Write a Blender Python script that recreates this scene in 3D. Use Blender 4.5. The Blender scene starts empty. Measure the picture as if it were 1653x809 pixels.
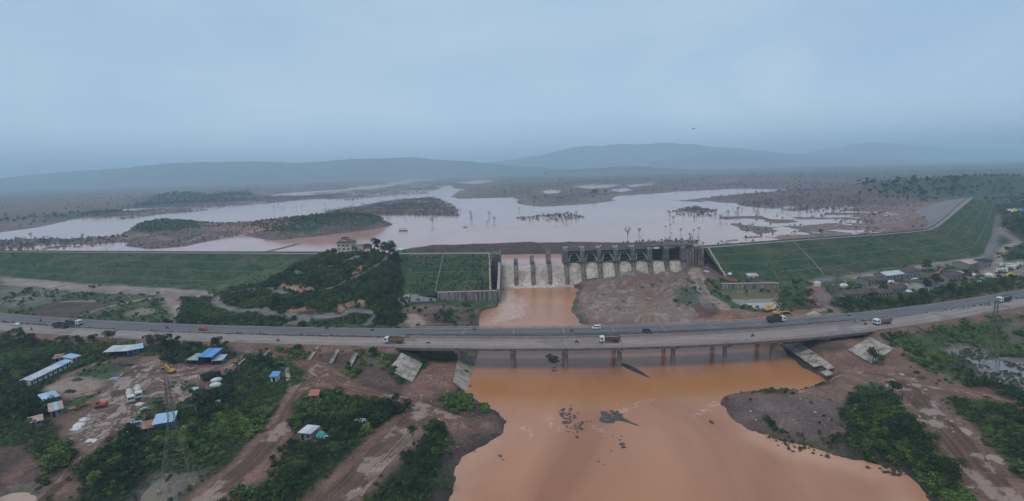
import bpy, bmesh, math, random
import numpy as np
from mathutils import Vector, Matrix
random.seed(7)
RNG = np.random.default_rng(11)
SC = bpy.context.scene
COL = SC.collection

# ------------------------------------------------------------------ camera
PW, PH, FPX = 1653.0, 809.0, 850.0
CAM_H = 80.0
PITCH, ROLL = math.atan((404.5 - 273.0) / FPX), math.radians(1.6)
_f = np.array([0, math.cos(PITCH), -math.sin(PITCH)])
_r0 = np.array([1.0, 0, 0]); _u0 = np.array([0, math.sin(PITCH), math.cos(PITCH)])
_r = _r0 * math.cos(ROLL) - _u0 * math.sin(ROLL)
_u = _u0 * math.cos(ROLL) + _r0 * math.sin(ROLL)
cam_d = bpy.data.cameras.new("camera")
cam_d.sensor_width = 36.0
cam_d.lens = FPX / PW * 36.0
cam_d.clip_start = 1.0
cam_d.clip_end = 60000.0
cam = bpy.data.objects.new("camera", cam_d)
COL.objects.link(cam)
M = Matrix(((_r[0], _u[0], -_f[0], 0), (_r[1], _u[1], -_f[1], 0), (_r[2], _u[2], -_f[2], CAM_H), (0, 0, 0, 1)))
cam.matrix_world = M
SC.camera = cam

CAMP = np.array([0, 0, CAM_H])
def ray(px, py):
    return _f + (px - PW / 2) / FPX * _r - (py - PH / 2) / FPX * _u

# ------------------------------------------------------------------ sky, sun, exposure
SUN_EL, SUN_AZ = math.radians(58), math.radians(215)      # azimuth clockwise from +Y (view direction)
world = bpy.data.worlds.new("World")
SC.world = world
world.use_nodes = True
def build_world():
    nt = world.node_tree
    nt.nodes.clear()
    N = nt.nodes.new; L = nt.links.new
    out = N('ShaderNodeOutputWorld'); bg = N('ShaderNodeBackground')
    sky = N('ShaderNodeTexSky'); sky.sky_type = 'NISHITA'; sky.sun_disc = False
    sky.sun_elevation = SUN_EL; sky.sun_rotation = SUN_AZ
    sky.air_density = 1.0; sky.dust_density = 3.0; sky.ozone_density = 1.5
    tc = N('ShaderNodeTexCoord')
    mp = N('ShaderNodeMapping'); mp.inputs['Scale'].default_value = (1.0, 1.0, 3.2)
    n1 = N('ShaderNodeTexNoise'); n1.inputs['Scale'].default_value = 2.2; n1.inputs['Detail'].default_value = 6; n1.inputs['Roughness'].default_value = 0.52
    n1.inputs['Distortion'].default_value = 0.4
    cr = N('ShaderNodeValToRGB')
    cr.color_ramp.elements[0].position = 0.34; cr.color_ramp.elements[0].color = (3.45, 4.92, 6.6, 1)
    cr.color_ramp.elements[1].position = 0.70; cr.color_ramp.elements[1].color = (4.5, 5.8, 7.1, 1)
    mx = N('ShaderNodeMixRGB'); mx.inputs[0].default_value = 0.86
    L(tc.outputs['Generated'], mp.inputs[0]); L(mp.outputs[0], n1.inputs['Vector'])
    L(n1.outputs['Fac'], cr.inputs[0])
    # one small brighter cloud right of centre, broken by the same noise
    cd = ray(1252, 125); cd = cd / np.linalg.norm(cd)
    vd = N('ShaderNodeVectorMath'); vd.operation = 'DISTANCE'; vd.inputs[1].default_value = tuple(cd); L(tc.outputs['Generated'], vd.inputs[0])
    n2 = N('ShaderNodeTexNoise'); n2.inputs['Scale'].default_value = 26; n2.inputs['Detail'].default_value = 6; L(tc.outputs['Generated'], n2.inputs['Vector'])
    ma = N('ShaderNodeMath'); ma.operation = 'MULTIPLY_ADD'; ma.inputs[1].default_value = 0.09; L(n2.outputs['Fac'], ma.inputs[0]); L(vd.outputs['Value'], ma.inputs[2])
    mc = N('ShaderNodeMapRange'); mc.inputs[1].default_value = 0.055; mc.inputs[2].default_value = 0.115; mc.inputs[3].default_value = 0.55; mc.inputs[4].default_value = 0.0; L(ma.outputs[0], mc.inputs[0])
    m5 = N('ShaderNodeMixRGB'); m5.inputs[2].default_value = (5.2, 6.05, 7.1, 1); L(mc.outputs[0], m5.inputs[0]); L(cr.outputs[0], m5.inputs[1])
    L(sky.outputs[0], mx.inputs[1]); L(m5.outputs[0], mx.inputs[2])
    # overcast air: the sky pales towards the whole horizon
    sp = N('ShaderNodeSeparateXYZ'); L(tc.outputs['Generated'], sp.inputs[0])
    hr = N('ShaderNodeMapRange'); hr.interpolation_type = 'SMOOTHSTEP'; hr.inputs[1].default_value = 0.0; hr.inputs[2].default_value = 0.22; hr.inputs[3].default_value = 1.27; hr.inputs[4].default_value = 1.0
    L(sp.outputs['Z'], hr.inputs[0])
    mh = N('ShaderNodeMixRGB'); mh.blend_type = 'MULTIPLY'; mh.inputs[0].default_value = 1; L(mx.outputs[0], mh.inputs[1]); L(hr.outputs[0], mh.inputs[2])
    L(mh.outputs[0], bg.inputs['Color'])
    bg.inputs['Strength'].default_value = 0.12
    L(bg.outputs[0], out.inputs[0])
build_world()
sun_d = bpy.data.lights.new("sun", 'SUN')
sun_d.energy = 1.25; sun_d.angle = math.radians(22); sun_d.color = (1.0, 0.88, 0.74)
sun = bpy.data.objects.new("sun", sun_d); COL.objects.link(sun)
_sd = Vector((math.sin(SUN_AZ) * math.cos(SUN_EL), math.cos(SUN_AZ) * math.cos(SUN_EL), math.sin(SUN_EL)))
sun.rotation_euler = (-_sd).to_track_quat('-Z', 'Y').to_euler()
SC.view_settings.view_transform = 'Standard'
SC.view_settings.look = 'None'
SC.view_settings.exposure = 0.0
SC.view_settings.gamma = 1.0
SC.view_settings.use_curve_mapping = False
SC.render.engine = 'CYCLES'
cy = SC.cycles
cy.use_denoising = True
cy.max_bounces = 6; cy.diffuse_bounces = 2; cy.glossy_bounces = 2; cy.transmission_bounces = 2
cy.transparent_max_bounces = 4; cy.volume_bounces = 2
cy.caustics_reflective = False; cy.caustics_refractive = False

# ------------------------------------------------------------------ surveying helpers: a pixel of the photograph to a point of the place
def W(px, py, z=0.0):
    d = ray(px, py)
    t = (z - CAM_H) / d[2]
    return CAMP + d * t
def Wd(px, py, depth):
    return CAMP + ray(px, py) * depth
def WL(pts, z=0.0):
    return np.array([W(p[0], p[1], p[2] if len(p) > 2 else z) for p in pts])

# ------------------------------------------------------------------ numpy noise
_perm = RNG.random((256, 256))
def vnoise(x, y, seed=0):
    x = np.asarray(x, float) + seed * 17.13; y = np.asarray(y, float) + seed * 31.77
    xi = np.floor(x).astype(int); yi = np.floor(y).astype(int)
    fx = x - xi; fy = y - yi
    fx = fx * fx * fx * (fx * (fx * 6 - 15) + 10); fy = fy * fy * fy * (fy * (fy * 6 - 15) + 10)
    a = _perm[xi & 255, yi & 255]; b = _perm[(xi + 1) & 255, yi & 255]
    c = _perm[xi & 255, (yi + 1) & 255]; d = _perm[(xi + 1) & 255, (yi + 1) & 255]
    return (a * (1 - fx) + b * fx) * (1 - fy) + (c * (1 - fx) + d * fx) * fy
def fbm(x, y, scale, octv=4, seed=0, gain=0.5):
    s = 0; amp = 1; tot = 0; f = 1.0 / scale
    for k in range(octv):
        # rotate each octave so the lattice never shows
        ca, sa = math.cos(0.7 * k + 0.4), math.sin(0.7 * k + 0.4)
        s = s + amp * vnoise((x * ca - y * sa) * f, (x * sa + y * ca) * f, seed + k * 3)
        tot += amp; amp *= gain; f *= 2.03
    return s / tot * 2 - 1
def sstep(a, b, x):
    t = np.clip((x - a) / (b - a), 0, 1)
    return t * t * (3 - 2 * t)
def seg_dist(P, A, closed=False):
    """distance of points P (n,2) to polyline A (m,2)"""
    A = np.asarray(A)[:, :2]
    B = np.roll(A, -1, 0) if closed else A[1:]
    A0 = A if closed else A[:-1]
    best = np.full(len(P), 1e18)
    for a, b in zip(A0, B):
        ab = b - a; l2 = max(ab @ ab, 1e-9)
        t = np.clip(((P - a) @ ab) / l2, 0, 1)
        q = P - (a + t[:, None] * ab)
        best = np.minimum(best, (q * q).sum(1))
    return np.sqrt(best)
def inside(P, poly):
    poly = np.asarray(poly)[:, :2]
    x, y = P[:, 0], P[:, 1]
    c = np.zeros(len(P), bool)
    n = len(poly)
    for i in range(n):
        x0, y0 = poly[i]; x1, y1 = poly[(i + 1) % n]
        if y0 == y1: continue
        cond = ((y0 > y) != (y1 > y)) & (x < (x1 - x0) * (y - y0) / (y1 - y0) + x0)
        c ^= cond
    return c
def sdist(P, poly, margin=60.0):
    """signed distance, + inside; only evaluated near the polygon"""
    poly = np.asarray(poly)[:, :2]
    lo = poly.min(0) - margin; hi = poly.max(0) + margin
    m = (P[:, 0] > lo[0]) & (P[:, 0] < hi[0]) & (P[:, 1] > lo[1]) & (P[:, 1] < hi[1])
    out = np.full(len(P), -1e6)
    if m.any():
        Q = P[m]
        d = seg_dist(Q, poly, True)
        out[m] = np.where(inside(Q, poly), d, -d)
    return out
def smooth_line(P, step=4.0):
    """Catmull-Rom through P (n,k), resampled at about step metres"""
    P = np.asarray(P, float)
    out = []
    n = len(P)
    for i in range(n - 1):
        p0 = P[max(i - 1, 0)]; p1 = P[i]; p2 = P[i + 1]; p3 = P[min(i + 2, n - 1)]
        k = max(2, int(np.linalg.norm(p2[:2] - p1[:2]) / step))
        for j in range(k):
            t = j / k
            out.append(0.5 * ((2 * p1) + (-p0 + p2) * t + (2 * p0 - 5 * p1 + 4 * p2 - p3) * t * t + (-p0 + 3 * p1 - 3 * p2 + p3) * t ** 3))
    out.append(P[-1])
    return np.array(out)

# ------------------------------------------------------------------ object helpers
def tag(o, label=None, cat=None, group=None, kind=None):
    if label: o['label'] = label
    if cat: o['category'] = cat
    if group: o['group'] = group
    if kind: o['kind'] = kind
    return o
def thing(name, label, cat, loc=(0, 0, 0), rotz=0.0, group=None):
    o = bpy.data.objects.new(name, None); COL.objects.link(o)
    o.empty_display_size = 0.5
    o.location = loc; o.rotation_euler = (0, 0, rotz)
    return tag(o, label, cat, group)
def link(name, me, parent=None, mat=None):
    o = bpy.data.objects.new(name, me); COL.objects.link(o)
    if mat is not None and not me.materials:
        me.materials.append(mat)
    if parent is not None: o.parent = parent
    return o
def copy_tree(o, loc=None, rotz=None, label=None, parent=None, scale=None):
    c = o.copy(); COL.objects.link(c); c.parent = parent
    if loc is not None: c.location = loc
    if rotz is not None: c.rotation_euler = (0, 0, rotz)
    if scale is not None: c.scale = scale if hasattr(scale, '__len__') else (scale,) * 3
    if label: c['label'] = label
    for ch in list(o.children):
        copy_tree(ch, parent=c)
    return c
def np_mesh(name, verts, faces, smooth=False):
    me = bpy.data.meshes.new(name)
    verts = np.asarray(verts, np.float32)
    faces = np.asarray(faces, np.int32)
    k = faces.shape[1]
    me.vertices.add(len(verts)); me.vertices.foreach_set('co', verts.ravel())
    me.loops.add(faces.size); me.loops.foreach_set('vertex_index', faces.ravel())
    me.polygons.add(len(faces))
    me.polygons.foreach_set('loop_start', np.arange(0, faces.size, k, dtype=np.int32))
    me.polygons.foreach_set('loop_total', np.full(len(faces), k, np.int32))
    if smooth: me.polygons.foreach_set('use_smooth', np.ones(len(faces), bool))
    me.update(calc_edges=True)
    return me
class MB:
    """collects simple solids and links them as one mesh object"""
    def __init__(s): s.v = []; s.f = []
    def add(s, vs, fs):
        b = len(s.v); s.v += [tuple(map(float, p)) for p in vs]; s.f += [tuple(b + i for i in f) for f in fs]; return s
    def box(s, c, d, rz=0.0, taper=1.0, tx=None):
        x, y, z = d[0] / 2, d[1] / 2, d[2] / 2
        ca, sa = math.cos(rz), math.sin(rz)
        vs = []
        for (sx, sy, sz) in ((-1,-1,-1),(1,-1,-1),(1,1,-1),(-1,1,-1),(-1,-1,1),(1,-1,1),(1,1,1),(-1,1,1)):
            k = taper if sz > 0 else 1.0
            k2 = (tx if tx is not None else taper) if sz > 0 else 1.0
            a, b = sx * x * k2, sy * y * k
            vs.append((c[0] + a * ca - b * sa, c[1] + a * sa + b * ca, c[2] + sz * z))
        return s.add(vs, [(0,3,2,1),(4,5,6,7),(0,1,5,4),(1,2,6,5),(2,3,7,6),(3,0,4,7)])
    def bar(s, p, q, w, h=None):
        p, q = Vector(p), Vector(q); h = h or w
        d = (q - p)
        if d.length < 1e-6: return s
        d.normalize()
        up = Vector((0, 0, 1)) if abs(d.z) < 0.95 else Vector((1, 0, 0))
        a = d.cross(up).normalized() * (w / 2); b = a.cross(d).normalized() * (h / 2)
        vs = [p - a - b, p + a - b, p + a + b, p - a + b, q - a - b, q + a - b, q + a + b, q - a + b]
        return s.add(vs, [(0,1,2,3),(4,7,6,5),(0,4,5,1),(1,5,6,2),(2,6,7,3),(3,7,4,0)])
    def cyl(s, p, q, r0, r1=None, n=8, cap=True):
        p, q = Vector(p), Vector(q); r1 = r0 if r1 is None else r1
        d = (q - p).normalized()
        up = Vector((0, 0, 1)) if abs(d.z) < 0.95 else Vector((1, 0, 0))
        a = d.cross(up).normalized(); b = a.cross(d).normalized()
        vs = []
        for i in range(n):
            t = 2 * math.pi * i / n
            vs.append(p + (a * math.cos(t) + b * math.sin(t)) * r0)
        for i in range(n):
            t = 2 * math.pi * i / n
            vs.append(q + (a * math.cos(t) + b * math.sin(t)) * r1)
        fs = [(i, i + n, (i + 1) % n + n, (i + 1) % n) for i in range(n)]
        if cap: fs += [tuple(range(n)), tuple(range(2 * n - 1, n - 1, -1))]
        return s.add(vs, fs)
    def extr(s, poly, axis, a0, a1):
        """polygon (list of 2-tuples) extruded along axis 0/1/2 between a0 and a1"""
        n = len(poly)
        def P(u, v, a):
            return (a, u, v) if axis == 0 else ((u, a, v) if axis == 1 else (u, v, a))
        vs = [P(u, v, a0) for u, v in poly] + [P(u, v, a1) for u, v in poly]
        fs = [(i, (i + 1) % n, (i + 1) % n + n, i + n) for i in range(n)]
        fs += [tuple(range(n - 1, -1, -1)), tuple(range(n, 2 * n))]
        return s.add(vs, fs)
    def quad_slab(s, a, b, c, d, th):
        """four corners (upper face) with thickness th below along the normal"""
        a, b, c, d = map(Vector, (a, b, c, d))
        n = (c - a).cross(d - b).normalized()
        if n.z < 0: n = -n
        vs = [a, b, c, d] + [p - n * th for p in (a, b, c, d)]
        return s.add(vs, [(0,1,2,3),(7,6,5,4),(0,4,5,1),(1,5,6,2),(2,6,7,3),(3,7,4,0)])
    def mesh(s, name, smooth=False, fix=True):
        me = bpy.data.meshes.new(name)
        me.from_pydata(s.v, [], s.f)
        if fix:
            bm = bmesh.new(); bm.from_mesh(me)
            bmesh.ops.recalc_face_normals(bm, faces=bm.faces)
            bm.to_mesh(me); bm.free()
        if smooth:
            me.polygons.foreach_set('use_smooth', np.ones(len(me.polygons), bool))
        me.update()
        return me
    def build(s, name, mat, parent=None, smooth=False, fix=True):
        return link(name, s.mesh(name, smooth, fix), parent, mat)
def ribbon_sections(line, offs):
    """line (n,3): returns (n,k,3) points offset sideways by offs [(side, dz)]"""
    line = np.asarray(line, float)
    t = np.gradient(line[:, :2], axis=0)
    t /= np.maximum(np.linalg.norm(t, axis=1), 1e-9)[:, None]
    nrm = np.stack([-t[:, 1], t[:, 0]], 1)      # left of travel
    out = np.zeros((len(line), len(offs), 3))
    for k, (o, dz) in enumerate(offs):
        out[:, k, :2] = line[:, :2] + nrm * o
        out[:, k, 2] = line[:, 2] + dz
    return out
def loft(sec, closed=False, caps=False):
    """sec (n,k,3) -> verts, quads"""
    n, k, _ = sec.shape
    v = sec.reshape(-1, 3)
    f = []
    kk = k if closed else k - 1
    for i in range(n - 1):
        for j in range(kk):
            a = i * k + j; b = i * k + (j + 1) % k
            f.append((a, b, b + k, a + k))
    return v, f
def sweep(line, offs, name, mat, parent=None, closed=True, smooth=False):
    sec = ribbon_sections(line, offs)
    v, f = loft(sec, closed)
    f = [tuple(q) for q in f]
    n, k, _ = sec.shape
    if closed:
        f.append(tuple(range(k - 1, -1, -1))); f.append(tuple(range((n - 1) * k, n * k)))
    m = MB(); m.v = [tuple(p) for p in v]; m.f = f
    return m.build(name, mat, parent, smooth)

# ------------------------------------------------------------------ materials
_mats = {}
def mat(name, base, var=0.25, scale=1.0, rough=0.85, bump=0.0, bscale=None, spec=0.3, metal=0.0, streak=0.0, tint=None, tint_amt=0.5, tscale=0.15, obj_random=0.0, emis=None):
    """procedural Principled material: base colour varied by two noises (and run-down streaks on walls)"""
    if name in _mats: return _mats[name]
    m = bpy.data.materials.new(name); m.use_nodes = True
    nt = m.node_tree; N = nt.nodes.new; L = nt.links.new
    bs = nt.nodes['Principled BSDF']
    bs.inputs['Roughness'].default_value = rough; bs.inputs['Metallic'].default_value = metal
    bs.inputs['Specular IOR Level'].default_value = spec
    tc = N('ShaderNodeTexCoord'); geo = N('ShaderNodeNewGeometry')
    n1 = N('ShaderNodeTexNoise'); n1.inputs['Scale'].default_value = scale; n1.inputs['Detail'].default_value = 5; n1.inputs['Roughness'].default_value = 0.65
    L(geo.outputs['Position'], n1.inputs['Vector'])
    mr = N('ShaderNodeMapRange'); mr.inputs[1].default_value = 0.3; mr.inputs[2].default_value = 0.7
    mr.inputs[3].default_value = 1 - var; mr.inputs[4].default_value = 1 + var
    L(n1.outputs['Fac'], mr.inputs[0])
    rgb = N('ShaderNodeRGB'); rgb.outputs[0].default_value = (*base, 1)
    col = rgb.outputs[0]
    if tint is not None:
        n2 = N('ShaderNodeTexNoise'); n2.inputs['Scale'].default_value = tscale; n2.inputs['Detail'].default_value = 6; n2.inputs['Roughness'].default_value = 0.6
        L(geo.outputs['Position'], n2.inputs['Vector'])
        m2 = N('ShaderNodeMapRange'); m2.inputs[1].default_value = 0.42; m2.inputs[2].default_value = 0.62; m2.inputs[3].default_value = 0; m2.inputs[4].default_value = tint_amt
        L(n2.outputs['Fac'], m2.inputs[0])
        mx = N('ShaderNodeMixRGB'); mx.inputs[2].default_value = (*tint, 1)
        L(m2.outputs[0], mx.inputs[0]); L(col, mx.inputs[1]); col = mx.outputs[0]
    if streak > 0:
        mp = N('ShaderNodeMapping'); mp.inputs['Scale'].default_value = (1.0, 1.0, 0.06)
        L(geo.outputs['Position'], mp.inputs[0])
        n3 = N('ShaderNodeTexNoise'); n3.inputs['Scale'].default_value = 0.9; n3.inputs['Detail'].default_value = 4; n3.inputs['Roughness'].default_value = 0.7
        L(mp.outputs[0], n3.inputs['Vector'])
        m3 = N('ShaderNodeMapRange'); m3.inputs[1].default_value = 0.48; m3.inputs[2].default_value = 0.6; m3.inputs[3].default_value = 0; m3.inputs[4].default_value = streak
        L(n3.outputs['Fac'], m3.inputs[0])
        mx3 = N('ShaderNodeMixRGB'); mx3.inputs[2].default_value = (0.035, 0.033, 0.03, 1)
        L(m3.outputs[0], mx3.inputs[0]); L(col, mx3.inputs[1]); col = mx3.outputs[0]
    mul = N('ShaderNodeMixRGB'); mul.blend_type = 'MULTIPLY'; mul.inputs[0].default_value = 1
    L(col, mul.inputs[1]); L(mr.outputs[0], mul.inputs[2])
    col = mul.outputs[0]
    if obj_random > 0:
        oi = N('ShaderNodeObjectInfo')
        hs = N('ShaderNodeHueSaturation')
        a = N('ShaderNodeMapRange'); a.inputs[3].default_value = 1 - obj_random; a.inputs[4].default_value = 1 + obj_random
        L(oi.outputs['Random'], a.inputs[0]); L(a.outputs[0], hs.inputs['Value'])
        b = N('ShaderNodeMapRange'); b.inputs[3].default_value = 0.5 - obj_random * 0.09; b.inputs[4].default_value = 0.5 + obj_random * 0.07
        fr = N('ShaderNodeMath'); fr.operation = 'FRACT'; ml = N('ShaderNodeMath'); ml.operation = 'MULTIPLY'; ml.inputs[1].default_value = 7.31
        L(oi.outputs['Random'], ml.inputs[0]); L(ml.outputs[0], fr.inputs[0]); L(fr.outputs[0], b.inputs[0]); L(b.outputs[0], hs.inputs['Hue'])
        L(col, hs.inputs['Color']); col = hs.outputs[0]
    L(col, bs.inputs['Base Color'])
    if bump > 0:
        nb = N('ShaderNodeTexNoise'); nb.inputs['Scale'].default_value = bscale or scale * 3; nb.inputs['Detail'].default_value = 4
        L(geo.outputs['Position'], nb.inputs['Vector'])
        bp = N('ShaderNodeBump'); bp.inputs['Strength'].default_value = 1.0; bp.inputs['Distance'].default_value = bump
        L(nb.outputs['Fac'], bp.inputs['Height']); L(bp.outputs[0], bs.inputs['Normal'])
    _mats[name] = m
    return m
# ================================================================== the plan of the place
ZW = -12.0          # river below the bridge
ZR = 4.5            # drawn-down reservoir
ZC = 14.0           # crest of the earth dams
# --- highway: edges read from the photograph at road level (z = 0)
ROAD = [(-60,501.5,512.5,516,525),(0,505,517,521,531),(100,513,525.5,529,539),(203,520.5,532,535.5,545),(300,524.5,535.5,539,549.5),(420,527.5,538.5,541.5,553),(540,528.5,540,543,556),
        (644,529.5,541,545,559),(820,530.5,543,547.5,561),(1003,528,541,547,558.5),(1120,523,536,543,554),(1240,516,529.5,537,548),(1400,503,512.5,517.5,529),
        (1453,499.5,509,514,525.5),(1550,488,496,501,511),(1653,472,478,482,491),(1720,461,467,471,479)]
def _center(i, j):
    P = np.array([(W(r[0], r[i])[:2] + W(r[0], r[j])[:2]) / 2 for r in ROAD])
    # even out reading errors with a low-order fit
    c = np.polyfit(P[:, 0], P[:, 1], 6)
    xs = np.linspace(P[0, 0] - 60, P[-1, 0] + 60, 200)
    xi = np.clip(xs, P[0, 0], P[-1, 0])
    ys = np.polyval(c, xi)
    d0 = np.polyval(np.polyder(c), P[0, 0]); d1 = np.polyval(np.polyder(c), P[-1, 0])
    ys = np.where(xs < P[0, 0], ys + d0 * (xs - P[0, 0]), np.where(xs > P[-1, 0], ys + d1 * (xs - P[-1, 0]), ys))
    return np.stack([xs, ys, np.zeros_like(xs)], 1)
C_FAR = smooth_line(_center(1, 2), 3.0)
C_NEAR = smooth_line(_center(3, 4), 3.0)
HW = 6.0                                   # half width of each carriageway
def xrange_cut(line, x0, x1):
    return line[(line[:, 0] >= x0) & (line[:, 0] <= x1)]
BN0, BN1 = W(640, 560)[0], W(1404, 531)[0]      # near bridge from abutment to abutment
BF0, BF1 = W(658, 530)[0], W(1358, 506)[0]      # far bridge

# --- river outline (z given where the water stands higher upstream)
ZP = -10.5
RIVER_PX = [(803,496,ZP),(780,500,ZP),(774,512,-11),(772,528,-11.6),(776,550,ZW),(775,570),(766,600),(756,634),(775,652),(800,664),(818,680),(812,700),(795,712),(770,722),(748,736),(736,756),(728,790),(720,815),(690,900),(660,1000),
            (1600,1000),(1540,860),(1505,812),(1487,789),(1460,762),(1428,752),(1396,745),(1350,735),(1310,722),(1262,713),(1236,702),(1210,694),(1186,678),(1170,660),(1162,652),(1168,639),(1207,635),(1257,632),(1282,634),(1314,627),(1339,620),(1334,612),(1312,601),(1290,589),(1272,572),(1257,552),(1235,545),(1180,537),
            (1060,533,-11.8),(960,529,-11.6),(938,521,-11.3),(922,500,ZP),(934,468,ZP),(925,463,ZP),(900,461,ZP),(806,461,ZP)]
RIVER = WL([(p[0], p[1], p[2] if len(p) > 2 else ZW) for p in RIVER_PX])
def river_z(y):
    return ZW + (ZP - ZW) * sstep(262, 372, y)

# --- dams: crest and toe read in pairs
def pairs(crest, toe, zc, zt):
    return WL(crest, zc), WL(toe, zt)
D_LEFT = pairs([(-330,398),(-150,403.5),(0,407),(135,408),(345,409.5),(480,410.2),(535,410.4)],
               [(-330,420),(-150,436),(0,447),(135,460),(345,471),(440,475),(480,476)], ZC, -2.5)
D_MID = pairs([(642,410.8),(700,410.3),(750,410),(792,409.8)], [(640,476),(697,474),(750,471),(794,470)], ZC, -1.8)
D_RIGHT = pairs([(1137,401),(1180,397.5),(1240,392.8),(1300,388),(1360,383.8),(1420,379.5),(1470,375.5),(1500,372.0),(1515,366),(1535,350),(1553,335),(1572,319)],
                [(1172,452),(1215,455),(1262,456),(1310,452),(1360,445),(1420,436),(1480,429),(1540,421),(1590,411),(1603,385),(1609,358),(1612,335)], ZC, -1.8)
AXIS = np.concatenate([D_LEFT[0], D_MID[0], D_RIGHT[0]])[:, :2]
AXIS = np.concatenate([[AXIS[0] + (AXIS[0] - AXIS[1]) * 12], AXIS, [AXIS[-1] + (AXIS[-1] - AXIS[-2]) * 0.6 + np.array([60, 160]), AXIS[-1] + np.array([1500, 700])]])

UPSTREAM = np.concatenate([[[-30000, 9700]], AXIS, [[30000, 9000], [30000, 60000], [-30000, 60000]]])
# --- base ground levels downstream of the dam (pixel, level)
CTRL = [(50,585,-4),(150,605,-4.5),(250,600,-4.5),(340,600,-4.5),(100,700,-5),(200,700,-5),(300,720,-5.5),(60,800,-6),(250,800,-7),(400,700,-6),(450,620,-5),(520,620,-6),(590,640,-6.5),
 (620,760,-7),(560,720,-6),(480,790,-7),(700,680,-8),(690,760,-9),(725,645,-8.8),(710,600,-8.6),(700,585,-8),(0,575,-3.5),(0,650,-4),(0,800,-5),(560,600,-4.5),(500,590,-4),(620,615,-6),(605,604,-3.6),(585,612,-4.2),(640,622,-6.5),
 (752,604,-8.4),(738,628,-9),(800,690,-11),(760,730,-11),
 (1300,655,-9.5),(1250,655,-10),(1400,640,-7.5),(1380,690,-8.5),(1450,720,-8.5),(1530,790,-7),(1480,640,-6.5),(1560,650,-5.5),(1640,700,-4),(1640,790,-4),(1600,590,-6),(1560,560,-6),(1640,620,-6),(1500,560,-5.5),(1400,600,-6.5),(1370,600,-8),
 (1330,575,-6),(1360,560,-4),(1230,690,-11),
 (50,490,-3),(200,490,-3),(300,500,-2),(20,460,-2.5),(330,475,-2.3),(140,470,-2.4),(-150,480,-3),(110,500,-4),(80,495,-4),
 (690,505,-5.5),(740,516,-8),(650,495,-3),(690,485,-6),(750,497,-9.5),(700,520,-6),(668,520,-4.0),
 (940,480,-8),(960,465,-6),(985,470,-4.5),(1010,452,-0.5),(1030,462,-2),(1060,470,-4),(1085,458,-1.5),(1110,447,0),(1000,505,-8.5),(1100,510,-6.5),(1040,490,-6),(1150,480,-3),(1180,510,-4),(1135,455,-1),(1128,470,-1.5),(1108,468,2.5),(1120,490,-4.5),(1095,470,0),(1108,478,-1),
 (1190,492,-5),(1290,480,-3),(1330,492,-2),(1290,512,-1.2),(1400,470,-2),(1500,450,-2),(1600,432,-2),(1640,462,-1.5),(1640,420,-2),(1640,380,-1.5),(1640,350,-0.5),(1250,500,-3),(1230,512,-1.5),
 # the hill under the guest house
 (300,524,-2),(400,520,-1.5),(480,521,-1),(560,523,-1.5),(640,524,-3),(350,490,0.5),(349,482,1),(400,503,0),(440,510,-0.3),(500,513,-0.5),(550,510,-0.8),(590,504,-1),(600,512,-2),
 (365,476,1.8),(395,469,3),(430,465,3.5),(450,471,3.6),(485,475,4),(512,470,5),(545,459,6.5),(590,438,9.5),(612,425,11.5),(628,411,ZC),
 (440,490,5.2),(470,491,5.0),(500,493,5),(545,490,5.2),(580,486,4.8),(560,500,3),(400,483,3.5),(520,487,5),(610,470,4.5),(640,478,-1.0),(625,450,7),(640,440,8),
 (455,459,8.2),(480,459,8.5),(510,456,9),(440,452,6),(560,440,11.5),(590,425,13),(475,438,9.5),(490,443,10),(530,433,12),(550,424,14),(575,410,18),(556,412,17.5),(540,413,17),(600,400,19),(620,396,18.5),(585,398,19),(515,420,13.5),(500,428,12),(520,408,14.5),(560,402,18)]
_cw = WL(CTRL)
_anch = [(-900, y, -3) for y in (-200, 150, 400)] + [(900, y, -3) for y in (-200, 150, 400, 900)] + [(0, -250, -8), (-450, -200, -6), (450, -200, -6), (-500, 420, -2.5), (450, 60, -5), (-350, 60, -6), (0, 60, -9), (600, 500, -2)]
_cw = np.concatenate([_cw, np.array(_anch, float)])
def _rbf_fit(P, z, reg=0.6):
    d = np.linalg.norm(P[:, None] - P[None], axis=2)
    n = len(P)
    A = np.zeros((n + 1, n + 1)); A[:n, :n] = -d - 0 * d; A[:n, :n] -= np.eye(n) * reg * -1.0
    A[:n, n] = 1; A[n, :n] = 1
    return np.linalg.solve(A, np.append(z, 0))
_rw = _rbf_fit(_cw[:, :2], _cw[:, 2])
def rbf(P):
    out = np.zeros(len(P))
    for i in range(0, len(P), 20000):
        q = P[i:i + 20000]
        d = np.linalg.norm(q[:, None] - _cw[None, :, :2], axis=2)
        out[i:i + 20000] = -d @ _rw[:-1] + _rw[-1]
    return np.clip(out, -11.6, 20)

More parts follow.
